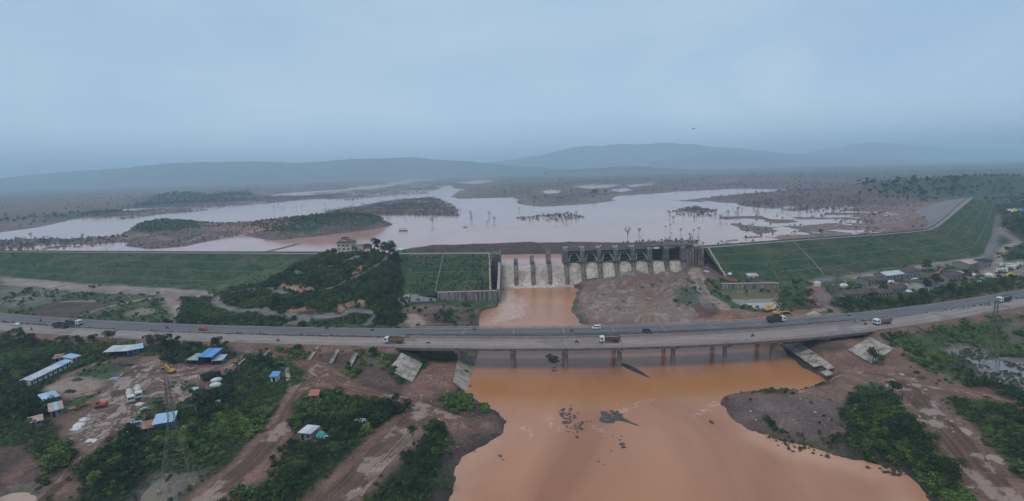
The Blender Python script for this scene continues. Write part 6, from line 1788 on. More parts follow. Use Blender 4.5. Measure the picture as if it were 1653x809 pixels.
excavator("orange red excavator with long boom among rubble in the yard", 164, 657, math.radians(200), paintm("excavator_red", (.42, .085, .05)), .9, True)
excavator("yellow excavator left of the black crane by the olive pool", 1240, 503, math.radians(25), YELL, 1.1)
excavator("small yellow loader on the dirt before the bright blue shed", 277, 602, math.radians(160), YELL, .8)
excavator("orange excavator working in the middle of the right camp", 1513, 445, math.radians(30), paintm("excavator_orange", (.5, .14, .06)), 1.0)
excavator("yellow excavator lower and right of its twin beside far bridge parapet", 1254, 509, math.radians(-12), YELL, 1.0, True)
def crane():
    p = ground(1270, 506)
    t = thing('crawler_crane', "black lattice crane boom lying on the red earth beside far bridge", 'crane', tuple(p), math.radians(6))
    MB().box((0, 0, 1.2), (4.5, 2.8, 1.8)).build('body', M_CHAS, t)
    for s in (-1, 1): MB().box((0, s * 1.4, .4), (5, .6, .8)).build('track', M_CHAS, t)
    b = MB()
    A_ = [(2, .5, 2.0), (2, -.5, 2.0), (2, .5, 1.2), (2, -.5, 1.2)]
    for q in A_: b.bar(q, (20, q[1], q[2] + 1.6), .16)
    for k in range(14):
        x = 2 + 18 * k / 14
        for s in (-.5, .5): b.bar((x, s, 1.2 + 1.6 * k / 14), (x + 18 / 14, s, 2.0 + 1.6 * (k + 1) / 14), .1)
    b.build('boom', M_RUST, t)
crane()
def drum(label, px, py, rz, s=1.):
    p = ground(px, py)
    t = thing('mixer_drum', label, 'mixer drum', (p[0], p[1], p[2]), rz); t.scale = (s, s, s)
    d = MB(); ring = [(-2.2, .5), (-1.4, .95), (-.2, 1.2), (1.1, 1.05), (2.0, .5)]
    for (x0, r0), (x1, r1) in zip(ring[:-1], ring[1:]): d.cyl((x0, 0, 1.15), (x1, 0, 1.15), r0, r1, 12, cap=False)
    d.build('shell', mat("drum_white", (.6, .59, .57), .15, 1.), t, True)
    MB().box((-1.2, 0, .25), (.4, 1.8, .5)).build('cradle', M_RUST, t); MB().box((1.0, 0, .25), (.4, 1.6, .5)).build('cradle', M_RUST, t)
    KEEPOUT.append((p[0], p[1], 3))
drum("white mixer drum left of the dark truck wreck on yard edge", 332, 612, .5)
drum("white mixer drum above, nearest the top right of the yard edge", 346, 608, .9)
drum("white mixer drum third down on the yard's right edge", 350, 618, .7)
drum("lowest white mixer drum on the yard's right edge", 349, 626, .3)
truck("stripped dark truck wreck between white drums on yard edge", ground(341, 612), .9, DARKB, DARKB, None, 7.5)
# ------------------------------------------------------------------ lattice towers
M_LATT = mat("weathered_lattice_steel", (0.155, 0.14, 0.11), 0.25, 1.0, 0.75)
def pylon(label, px, py, h, b, rz, arms=3, thick=.2, name='power_pylon'):
    p = ground(px, py)
    t = thing(name, label, 'pylon', (p[0], p[1], p[2] - .3), rz)
    KEEPOUT.append((p[0], p[1], b * .5))
    zs = [0, h * .16, h * .30, h * .42, h * .52, h * .61, h * .69, h * .77, h * .85, h * .93, h]
    wid = lambda z: b * (1 - z / (h * .62)) * .5 + .75 * (z / (h * .62)) if z < h * .62 else .75 - .35 * (z - h * .62) / (h * .38)
    cs = [(-1, -1), (1, -1), (1, 1), (-1, 1)]
    for sx, sy in cs:
        m = MB()
        for z0, z1 in zip(zs[:-1], zs[1:]): m.bar((sx * wid(z0), sy * wid(z0), z0), (sx * wid(z1), sy * wid(z1), z1), thick, thick)
        m.build('leg', M_LATT, t)
        MB().box((sx * wid(0), sy * wid(0), .1), (.9, .9, .9)).build('footing', M_CONC, t)
    for k in range(4):
        a, c = cs[k], cs[(k + 1) % 4]
        m = MB()
        for z0, z1 in zip(zs[:-1], zs[1:]):
            q = lambda s, z: (s[0] * wid(z), s[1] * wid(z), z)
            m.bar(q(a, z0), q(c, z1), thick * .6); m.bar(q(c, z0), q(a, z1), thick * .6); m.bar(q(a, z1), q(c, z1), thick * .6)
            if z0 < h * .3:
                mid0 = [(q(a, z0)[i] + q(c, z1)[i]) / 2 for i in range(3)]
                m.bar(q(a, (z0 + z1) / 2), mid0, thick * .5); m.bar(q(c, (z0 + z1) / 2), mid0, thick * .5)
        m.build('bracing', M_LATT, t)
    for k in range(arms):
        z = h * (.70 + .105 * k); l = (b * .55 + 1.6) * (1 - .12 * k)
        for s in (-1, 1):
            m = MB()
            for sy in (-1, 1):
                m.bar((s * wid(z), sy * wid(z), z), (s * l, 0, z + .15), thick * .7); m.bar((s * wid(z), sy * wid(z), z + 1.3), (s * l, 0, z + .15), thick * .6)
            for f in (.3, .55, .8):
                m.bar((s * (wid(z) + (l - wid(z)) * f), 0, z), (s * (wid(z) + (l - wid(z)) * f), 0, z + 1.3 * (1 - f)), thick * .5)
            ar = m.build('cross_arm', M_LATT, t)
            MB().cyl((s * l, 0, z + .1), (s * l, 0, z - 1.6), .11, .09, 6).build('insulator', M_WALLG, ar)
    return t
pylon("large lattice power pylon standing in the muddy pool, lower left", 290, 775, 31.5, 8.4, math.radians(20), 3, .10)
pylon("tall lattice power pylon on the right beside the marsh", 1596, 602, 31, 6.0, math.radians(-30), 3, .13)
pylon("thin lattice mast left of the camp roofs", 1349, 491, 20, 3.6, math.radians(10), 2, .16)
def pole(label, px, py, h):
    p = ground(px, py)
    t = thing('utility_pole', label, 'pole', tuple(p))
    MB().cyl((0, 0, -.5), (0, 0, h), .14, .09, 7).build('post', M_WALLG, t); MB().bar((-.9, 0, h - .5), (.9, 0, h - .5), .1).build('cross_arm', M_WALLG, t)
pole("utility pole among scrub below the hill road, left one", 555, 522, 8); pole("utility pole among scrub below the hill road, right one", 577, 523, 7.5)
pole("utility pole behind the white roofed shed near the trees", 184, 560, 8); pole("pole standing in the scrub below the orange roofed hut", 512, 678, 7)
pole("pole on the grass of the short dam section", 684, 476, 8); pole("pole in the field left of the dirt fork", 210, 489, 8); pole("pole in the field below the white track", 255, 507, 8)
# ------------------------------------------------------------------ loose things
def slab_thing(name, label, cat, a, b, c, d, th, m):
    ctr = (np.array(a) + np.array(b) + np.array(c) + np.array(d)) / 4
    t = thing(name, label, cat, (ctr[0], ctr[1], min(a[2], b[2], c[2], d[2])))
    mb = MB().quad_slab(a, b, c, d, th); wpart(mb, 'plate', m, t)
    A_, B_, C_, D_ = map(Vector, (a, b, c, d))
    mb = MB()
    for k in range(1, 4):
        f = k / 4; mb.bar(A_ * (1 - f) + B_ * f + Vector((0, 0, .08)), D_ * (1 - f) + C_ * f + Vector((0, 0, .08)), .25, .2)
    wpart(mb, 'stiffener', m, t)
g0 = ground(1001, 452); g1 = ground(1019, 444)
slab_thing('fallen_gate_panel', "blue grey steel gate panel fallen on the rubble below the gates", 'gate panel', g0 + [0, 0, .5], g1 + [0, 0, 1.0], g1 + [0.4, 3, 3.2], g0 + [.4, 3, 2.6], .4, mat("blue_grey_steel", (.16, .19, .22), .25, .8, .6))
for lab, (a, b), r, n in (("bundle of long rusty pipes on the platform above the streaked wall", ((1165, 448), (1190, 456)), .45, 7), ("stack of dark rusty pipes beside the pale track", ((1142, 459), (1155, 472)), .45, 5), ("dark steel beams on the slope left of the pale track", ((1110, 450), (1122, 458)), .4, 3)):
    p, q = ground(*a), ground(*b)
    t = thing('pipe_stack', lab, 'pipes', tuple((p + q) / 2))
    d = Vector(q - p); s = Vector((-d.y, d.x, 0)).normalized()
    for k in range(n):
        o = s * (k - n / 2) * (r * 2.1)
        up = Vector((0, 0, r + .1))
        wpart(MB().cyl(Vector(p) + o + up, Vector(q) + o + up, r, r, 8), 'pipe', M_RUST, t)
def tank(label, px, py, r, h, m):
    p = ground(px, py); t = thing('water_tank', label, 'tank', tuple(p))
    MB().cyl((0, 0, 0), (0, 0, h), r, r, 14).build('shell', m, t); MB().cyl((0, 0, h), (0, 0, h + r * .35), r, r * .2, 14).build('lid', m, t)
tank("white round tank on the platform above the pipes", 1178, 446, 1.6, 2.2, paintm("tank_white", (.62, .62, .6)))
tank("pale tank on the red mound at the dirt road fork", 1319, 462, 2.2, 2.6, paintm("tank_pale", (.5, .49, .44)))
slab_thing('concrete_apron', "pale grey concrete apron at the near edge of the olive pool", 'apron', W(1203, 489.5, -5.6), W(1253, 488, -5.6), W(1262, 500, -4.6), W(1226, 502, -4.9), .5, mat("apron_concrete", (.36, .36, .34), .15, .5, .9))
slab_thing('concrete_trough', "pale concrete strip along the left side of the dirt road", 'trough', gz(460, 596, .2), gz(467, 595, .2), gz(469, 614, .2), gz(462, 616, .2), .4, M_PITCH)
slab_thing('concrete_apron', "grey stone paved apron left of the tall streaked wall", 'apron', gz(664, 476, .4), gz(704, 475, .4), gz(704, 487, .3), gz(662, 488, .3), .4, mat("grey_stone_paving", (.20, .20, .21), .25, .9, .9))
slab_thing('concrete_apron', "pale slab beside the grey paved apron at hill foot", 'apron', gz(646, 477, .4), gz(662, 476, .4), gz(659, 489, .3), gz(641, 490, .3), .4, M_PITCH)
def tarp(label, px, py, w, d, h, col, nm, rz=0):
    p = ground(px, py); t = thing('tarpaulin', label, 'tarpaulin', (p[0], p[1], p[2] - .05), rz)
    n = 8; rng = np.random.default_rng(int(px * 7 + py)); vs = []
    for i in range(n + 1):
        for j in range(n + 1):
            u, v = i / n * 2 - 1, j / n * 2 - 1
            z = h * max(0, (1 - u * u)) ** .6 * max(0, (1 - v * v)) ** .6 + rng.uniform(-.38, .3) * h
            vs.append((u * w / 2 + rng.uniform(-.08, .08) * w, v * d / 2 + rng.uniform(-.08, .08) * d, max(z, -.05) + .06))
    fs = [(i * (n + 1) + j, (i + 1) * (n + 1) + j, (i + 1) * (n + 1) + j + 1, i * (n + 1) + j + 1) for i in range(n) for j in range(n)]
    MB().add(vs, fs).build('sheet', paintm(nm, col, .6), t)
    KEEPOUT.append((p[0], p[1], max(w, d) * .5 + .8))
WH = (.62, .62, .62)
tarp("teal tarpaulin heap right of the grey hut in the scrub", 518, 705, 3.2, 3.6, 1.6, (.08, .36, .36), "tarp_teal")
tarp("white tarpaulin heap beside the teal tarpaulin", 525, 706, 1.8, 2.2, .5, WH, "tarp_white")
tarp("long strip of white and blue plastic in scrub, middle foreground", 583, 680, 5, 2.4, .7, (.45, .55, .6), "tarp_palegrey")
tarp("white plastic heap left of the long plastic strip", 570, 686, 3, 1.6, .5, WH, "tarp_white")
tarp("blue tarpaulin on the ground beside the track in the yard", 186, 611, 3.6, 2.2, .5, (.22, .36, .5), "tarp_blue")
tarp("white and blue sheet near the mixer trucks", 234, 660, 3.2, 2.6, .5, (.5, .56, .6), "tarp_palegrey")
tarp("pink white sheet behind the mixer trucks", 225, 653, 2.8, 2.2, .6, (.6, .5, .46), "tarp_pink")
tarp("white sacks heap in the scrub right of the yard, left one", 341, 659, 3.2, 2.2, .8, WH, "tarp_white")
tarp("white sacks heap in the scrub right of the yard, right one", 348, 656, 2.4, 2.0, .7, WH, "tarp_white")
tarp("small white sack near the scrub edge above the sack heaps", 352, 648, 1.8, 1.2, .6, WH, "tarp_white")
tarp("white rubbish heap at the lower end of the yard track", 148, 712, 3.4, 2.0, .6, WH, "tarp_white")
tarp("white rubbish heap left of the yard track, lowest one", 122, 693, 3.2, 2.4, .8, WH, "tarp_white")
tarp("white rubbish heap left of the yard track, middle one", 128, 686, 3.4, 2.6, .8, WH, "tarp_white")
tarp("white rubbish heap left of the yard track, upper one", 136, 678, 2.8, 2.2, .8, WH, "tarp_white")
tarp("pale sheet heap on rubble east of the grass patch in the yard", 316, 628, 4.2, 2.2, .7, (.5, .54, .58), "tarp_palegrey")
tarp("red sheet heap beside the right end block of the spillway", 1140, 433, 4, 3, 1.2, (.4, .07, .05), "tarp_red")
tarp("blue white sheet heap below the red sheet by the spillway", 1140, 439, 4.5, 3, 1.2, (.25, .42, .5), "tarp_bluewhite")
tarp("pale sand heap beside the far bridge parapet on the right", 1313, 509, 7, 4, 2.0, (.45, .36, .3), "sand_heap")
tarp("black tyre heap above the grass patch in the yard", 206, 590, 4.5, 2.4, .9, (.02, .02, .02), "tyre_heap")
tarp("dark earth heap in the middle of the pale yard patch", 124, 614, 4.2, 2.0, 1.0, (.06, .04, .035), "earth_heap")
tarp("pair of dark heaps at the lower edge of the pale yard patch", 113, 633, 4.2, 2.0, 1.0, (.04, .035, .035), "dark_heap")
tarp("yellow tent at the far right road beyond the dam", 1636, 341, 9, 6, 4, (.6, .45, .1), "tent_yellow"); tarp("blue tent at the far right road beyond the dam", 1646, 341, 9, 6, 4, (.12, .25, .55), "tent_blue"); tarp("white tent at the far right road beyond the dam", 1629, 342, 8, 6, 4, WH, "tarp_white")
tarp("white sheet roofed heap at the spillway's right buttress foot", 1112, 424, 7, 2.2, .9, WH, "tarp_white")
for k, (x, y) in enumerate(((1372, 474), (1478, 452), (1465, 471), (1537, 447), (1547, 441), (1569, 444), (1583, 457), (1596, 444), (1438, 456), (1362, 461))):
    tarp(("white sack heap beside the leftmost camp roof", "white sack heap between back sheds of the camp", "white rubble heap beside the low brown camp shed", "white sheet heap above the open grey shed", "white heap right above the open grey shed", "white heap between open shed and pale pink shed", "small white heap in the grass right of the open shed", "white heap at the left edge of the mixer yard", "pale heap before the long open shed", "pale heap behind the thin lattice mast")[k], x, y, 5, 3, 1.4, WH, "tarp_white")
tarp("blue sheet on the ground beside leftmost camp roof", 1366, 482, 6, 2.5, .8, (.08, .2, .5), "sheet_blue")
tarp("yellow machine cover at the edge of the mixer yard", 1630, 445, 5, 3, 2, (.6, .4, .05), "cover_yellow")
for lab, a, b in (("upper of two pale concrete beams on the ground right of the yard", (381, 586), (391, 579)), ("lower of two pale concrete beams on the ground right of the yard", (384, 591), (395, 581))):
    p, q = ground(*a), ground(*b); t = thing('concrete_beam', lab, 'beam', tuple((p + q) / 2)); wpart(MB().bar(p + [0, 0, .3], q + [0, 0, .3], .7, .6), 'beam', M_PITCH, t)
# barge on the reservoir
def barge(label, px, py, s, rz):
    p = W(px, py, ZR); t = thing('work_barge', label, 'boat', tuple(p), rz); t.scale = (s, s, s)
    MB().extr([(-5, .9), (5, .9), (4.2, -.4), (-4.2, -.4)], 1, -2, 2).build('hull', M_RUST, t)
    MB().box((0, 0, 3.0), (8, 3.8, .2)).build('canopy', M_WALLG, t)
    for x in (-3.6, 0, 3.6):
        for y in (-1.7, 1.7): MB().cyl((x, y, .9), (x, y, 3), .1).build('post', M_CHAS, t)
barge("flat barge with canopy afloat right of the big island", 651, 373, 1.15, .1)
barge("small canopied raft afloat in the middle of the reservoir", 751, 367, .6, .5)
# river rocks
def rock_mesh(seed, sub=2):
    bm = bmesh.new(); bmesh.ops.create_icosphere(bm, subdivisions=sub, radius=1)
    rng = np.random.default_rng(seed); off = rng.uniform(0, 50, 3)
    for v in bm.verts:
        n = fbm(np.array([v.co.x + off[0] + v.co.z]), np.array([v.co.y + off[1]]), 1.1, 3, seed % 40)[0]
        v.co *= 1 + n * .5; v.co.z *= .6
    me = bpy.data.meshes.new("rock"); bm.to_mesh(me); bm.free()
    return me
M_ROCK = mat("dark_river_rock", (0.085, 0.072, 0.068), .35, .8, .85, bump=.1)
M_ROCKP = mat("pale_rock", (0.33, 0.29, 0.26), .3, .8, .9)
M_ROCKB = mat("brown_rock", (0.14, 0.10, 0.09), .35, .8, .9)
ROCKS = [rock_mesh(400 + k) for k in range(4)]
for r in ROCKS: r.materials.append(M_ROCK)
def outcrop(label, pts, name='rock_outcrop', m=None):
    c = np.mean([W(p[0], p[1], ZW) for p in pts], 0)
    t = thing(name, label, 'rocks', (c[0], c[1], ZW - .4))
    for (x, y, s) in pts:
        p = W(x, y, ZW)
        o = link('stone', ROCKS[random.randrange(4)], t); o.location = (p[0] - c[0], p[1] - c[1], .3 + random.uniform(-.1, .12) * s); o.rotation_euler = (0, 0, random.uniform(0, 6)); o.scale = (s * random.uniform(.8, 1.5), s * random.uniform(.6, 1.), s * random.uniform(.5, .9))
P1 = [(random.gauss(915, 7), random.gauss(671, 7), random.uniform(.35, .9)) for _ in range(38)] + [(random.gauss(936, 9), random.gauss(688, 6), random.uniform(.3, .7)) for _ in range(34)] + [(917, 697, .5), (925, 699, .4), (931, 706, .8), (908, 668, 1.4), (913, 682, 1.3)]
outcrop("scattered dark rocks breaking the river surface, left group in mid river", P1)
P2_ = [(random.uniform(972, 1005), random.gauss(670, 4), random.uniform(.5, 1.2)) for _ in range(34)] + [(974 + k * 2.0, 677 + 3 * math.sin(k * .4), random.uniform(1.1, 1.7)) for k in range(13)] + [(1003 + k * 2.4, 677 + k * .9, 1.25 - k * .07) for k in range(12)]
outcrop("long dark rock bar with pale boulders in mid river, tail to the right", P2_)
outcrop("few small dark snags in the river below the long rock bar", [(1001, 710, .7), (1004, 717, 1.0), (1006, 722, .9), (996, 706, .5), (990, 704, .4), (1003, 704, .5), (987, 728, .4), (946, 730, .3), (952, 738, .3), (966, 745, .4), (974, 750, .4)])
outcrop("dark rubble heaps at the foot of the second bridge pier", [(random.gauss(892, 4), random.gauss(580, 3.5), random.uniform(.6, 1.5)) for _ in range(22)] + [(random.gauss(895, 2), random.gauss(598, 1.5), random.uniform(.5, .9)) for _ in range(6)] + [(890, 573, .8), (888, 572, .7)])
outcrop("small dark rock in the river left of the right sandbar", [(1149, 682, 1.0), (1147, 679, .6), (1151, 684, .7)])
outcrop("three small snags in the river off the left shore", [(808, 737, .7), (812, 742, .6), (806, 735, .5)])
def mud_bar():
    a = W(1002, 586, ZW); b = W(1054, 612.5, ZW)
    d = b - a; L_ = math.hypot(d[0], d[1]); rz = math.atan2(d[1], d[0])
    t = thing('mud_bar', "dark grey leaf shaped mud bar in the river under the near bridge", 'mud bar', (a[0], a[1], ZW - .3), rz)
    n = 20; V = []
    prof = lambda u: 3.3 * math.sin(math.pi * min(1, u * 1.0) ** .8) ** .8 * (1 - .35 * u) if 0 < u < 1 else 0.05
    for i in range(n + 1):
        u = i / n; w_ = prof(u)
        for j in range(7):
            v = j / 6 * 2 - 1
            V.append((u * L_, v * w_ * .5 * 2 * .75, .2 + .55 * (1 - v * v) * (w_ / 3.3) + random.uniform(-.04, .04)))
    fs = [(i * 7 + j, (i + 1) * 7 + j, (i + 1) * 7 + j + 1, i * 7 + j + 1) for i in range(n) for j in range(6)]
    MB().add(V, fs).build('mud_surface', mat("dark_grey_mud", (.055, .055, .055), .2, .7, .7), t, True)
mud_bar()
# worn wheel tracks: raised and sunk bands of earth along the dirt roads
def track(line, width, base, seed, wetness=.3):
    L_ = smooth_line(np.array([ground(*p) for p in line]), .9)
    rng = np.random.default_rng(seed)
    nx = max(7, int(width / .45)); us = np.linspace(-.5, .5, nx)
    sec = ribbon_sections(L_, [(u * width, 0) for u in us])
    n = len(L_)
    s = np.arange(n) * .9
    wob = fbm(s, s * 0 + seed, 26, 3, seed) * width * .16
    edge = fbm(s, s * 0 + seed + 9, 6, 3, seed + 1) * .09
    X = sec[..., 0].ravel(); Y = sec[..., 1].ravel()
    z = hz(X, Y).reshape(n, nx)
    U = us[None, :] * width - wob[:, None]
    col = np.zeros((n, nx, 3)); wet = np.zeros((n, nx)); dz = np.full((n, nx), .07)
    nn = fbm(X, Y, 5, 3, seed + 2).reshape(n, nx); n2 = fbm(X, Y, 1.6, 2, seed + 3).reshape(n, nx); n3 = fbm(X * .5, Y * .5, 9, 3, seed + 6).reshape(n, nx)
    rut = np.zeros((n, nx))
    lanes = [0] if width < 7 else [-width * .24, width * .2]
    for c in lanes:
        for o in (-.95, .95): rut = np.maximum(rut, np.exp(-((U - c - o - n3 * .5) / .34) ** 2))
    base = np.array(base)
    k = 1 + nn * .45
    col[:] = base * k[..., None]
    col = col * (1 - rut[..., None] * .5) + base * .28 * rut[..., None] * .5
    ridge = np.exp(-((np.abs(np.abs(U - lanes[0]) - 1.55)) / .3) ** 2)
    col = col * (1 + ridge[..., None] * .3)
    wm = sstep(.18, .3, nn + rut * .22 - .12 + (wetness - .3))
    wet = wm * .9
    col = col * (1 - wm[..., None] * .7) + np.array((.33, .22, .175)) * wm[..., None] * .7
    dz += ridge * .12 + n2 * .05 - rut * .04
    edgefade = sstep(.5, .36, np.abs(us)[None, :] + edge[:, None])
    dz = dz * edgefade - .25 * (1 - edgefade)
    V = np.stack([sec[..., 0], sec[..., 1], z + dz], -1).reshape(-1, 3)
    idx = np.arange(n * nx).reshape(n, nx)
    f = np.stack([idx[:-1, :-1], idx[:-1, 1:], idx[1:, 1:], idx[1:, :-1]], -1).reshape(-1, 4)
    me = np_mesh("dirt_track", V, f[:, ::-1], True)
    if me.polygons[0].normal.z < 0: me.flip_normals()
    me.attributes.new('soil', 'FLOAT_COLOR', 'POINT').data.foreach_set('color', np.concatenate([col.reshape(-1, 3), np.ones((n * nx, 1))], 1).astype(np.float32).ravel())
    me.attributes.new('wet', 'FLOAT', 'POINT').data.foreach_set('value', wet.astype(np.float32).ravel())
    tag(link("dirt_track", me, None, M_TRACK), kind='structure')
DB, DR, DP = (.130, .076, .058), (.165, .088, .065), (.225, .152, .12)
track([(430,568),(475,574),(505,592),(540,614),(570,628),(610,637),(650,647),(690,660),(730,676),(775,688)], 8.5, DR, 501)
track([(532,606),(505,616),(490,634),(475,655),(462,680),(445,702),(415,735),(380,768),(345,798),(325,815)], 9.5, DB, 502, .22)
track([(695,662),(664,682),(640,706),(612,735),(580,768),(545,800),(530,815)], 11, DB, 503, .33)
track([(672,690),(640,725),(604,765),(575,800)], 4, DP, 510, .3)
track([(172,726),(142,735),(128,748),(106,772),(80,798),(62,815)], 4.0, DB, 504, .3)
track([(172,724),(188,704),(200,680),(205,655),(196,636),(200,615),(222,596),(248,584),(262,577)], 7.5, DB, 505, .42)
track([(208,640),(228,622),(250,606),(280,600),(320,598),(362,592),(388,582)], 6.5, DR, 506, .35)
track([(215,660),(222,640),(236,618),(246,600),(256,588)], 4, DB, 511, .4)
track([(110,660),(150,646),(185,628),(205,612)], 3.2, DP, 512, .25)
track([(250,606),(275,616),(290,628),(308,640)], 5, DP, 513, .42)
track([(1382,602),(1430,608),(1480,622),(1540,632),(1600,642),(1650,664)], 4.2, DR, 507, .28)
track([(1445,612),(1480,642),(1520,684),(1560,730),(1600,777),(1630,812)], 9.5, DB, 508, .36)
track([(1360,604),(1335,618),(1290,632),(1250,636)], 4, DR, 509, .25)
track([(1126,440),(1130,456),(1136,470),(1144,480),(1160,488),(1190,500),(1225,509)], 4.5, DP, 514, .3)
track([(1306,478),(1318,488),(1322,498),(1330,505)], 7, DR, 515, .3)
for k_, r_ in enumerate(HILLROADS):
    track(r_, 3.7, (.17, .158, .15), 530 + k_, -.4)
for k_, l_ in enumerate(([(120,700),(150,684),(176,668),(196,652)], [(262,578),(300,590),(330,604)], [(205,612),(176,622),(150,634),(120,640)], [(228,650),(252,634),(280,636),(300,646)], [(140,716),(168,700),(190,690),(214,676)], [(262,612),(300,606),(340,600)])):
    track(l_, 3.4, DB if k_ % 2 else DR, 550 + k_, .38)
def debris_mound():
    # broken earth and mud below the gates, finer than the ground sheet
    xs = np.arange(44, 176, .62); ys = np.arange(272, 396.5, .62)
    X, Y = np.meshgrid(xs, ys); n, k = X.shape; x, y = X.ravel(), Y.ravel(); P = np.stack([x, y], 1)
    out = GL([(934,472),(950,462),(985,458),(1005,449),(1030,452),(1060,456),(1095,452),(1106,457),(1110,472),(1116,492),(1132,506),(1118,526),(950,527),(932,508)])
    out = np.concatenate([out[:, :2], ])
    top = np.array([[48, 395.5], [134, 395.5]])
    poly = np.concatenate([out[:2], top, out[7:]])
    d = sdist(P, poly, 10) + fbm(x, y, 7, 3, 601) * 1.5
    e = sstep(0, 3.0, d)
    rid = 0.5 - np.abs(fbm(x, y, 7, 4, 602)); r2 = 0.5 - np.abs(fbm(x, y, 2.6, 3, 603))
    up_ = sstep(330, 372, y)
    h = hz(x, y) + (.15 + (rid * (.8 + 3.0 * up_) + r2 * (.35 + .9 * up_) - .6 * up_ + fbm(x, y, 1.3, 2, 604) * (.12 + .25 * up_))) * e
    cx, cy = W(1040, 500, -6)[:2]
    rr = np.hypot(x - cx, (y - cy)) + fbm(x, y, 24, 4, 171) * 40 + fbm(x, y, 7, 4, 172) * 9
    bd = .5 + .5 * np.sin(rr * .95) * (.35 + .5 * sstep(-.2, .4, fbm(x, y, 20, 3, 609))); bd = bd * (1 - up_) + (.2 + .3 * fbm(x, y, 6, 3, 608)) * up_
    c = np.array((.150, .098, .080)) * (1 - bd[:, None]) + np.array((.265, .195, .162)) * bd[:, None]
    rp = sstep(.1, .45, fbm(x, y, 17, 3, 605))[:, None] * .6; c = c * (1 - rp) + np.array((.17, .088, .068)) * rp
    pl = sstep(.25, .5, fbm(x, y, 5, 4, 606))[:, None] * .5; c = c * (1 - pl) + np.array((.34, .29, .255)) * pl
    gm = sdist(P, GL([(1086,478),(1098,466),(1115,462),(1128,472),(1132,484),(1112,497),(1092,492)]), 6)
    gw = sstep(-1, 3, gm + fbm(x, y, 4, 2, 607) * 2)[:, None] * .85; c = c * (1 - gw) + np.array((.075, .095, .06)) * gw
    keep = d > -.2
    h = np.where(d > 0, h, h - .5)
    idx = np.arange(n * k).reshape(n, k); f = np.stack([idx[:-1, :-1], idx[:-1, 1:], idx[1:, 1:], idx[1:, :-1]], -1).reshape(-1, 4)
    f = f[keep[f].all(1)]
    me = np_mesh("debris_mound", np.stack([x, y, h], 1), f, True)
    me.attributes.new('soil', 'FLOAT_COLOR', 'POINT').data.foreach_set('color', np.concatenate([c, np.ones((n * k, 1))], 1).astype(np.float32).ravel())
    tag(link("debris_mound", me, None, M_TRACK), kind='structure')
debris_mound()
def yard_slabs():
    pw = GL([(118, 712), (140, 660), (175, 636), (205, 602), (245, 580), (330, 596), (318, 612), (262, 612), (228, 650), (200, 690), (160, 722)])
    a, b = pw.min(0), pw.max(0)
    X, Y, Z = scatter_points(a[0], b[0], a[1], b[1], 2.3, lambda x, y: inside(np.stack([x, y], 1), pw) * np.clip(.42 + fbm(x, y, 14, 3, 540), 0, .8))
    for k, m in enumerate((mat("pink_clay_slab", (.36, .235, .19), .2, 1.), mat("grey_waste_slab", (.25, .2, .18), .25, 1.))):
        s = RNG.integers(0, 2, len(X)) == k
        mb = MB().box((0, 0, .06), (2.0, .62, .16), 0.1, .8); mb.box((.7, .5, .05), (1.1, .4, .12), .4, .8)
        gn_scatter("waste_slabs", mb.mesh("waste_slab"), m, np.stack([X[s], Y[s], Z[s]], 1), RNG.uniform(.35, 1.25, s.sum()), RNG.normal(.9, .45, s.sum()))
yard_slabs()
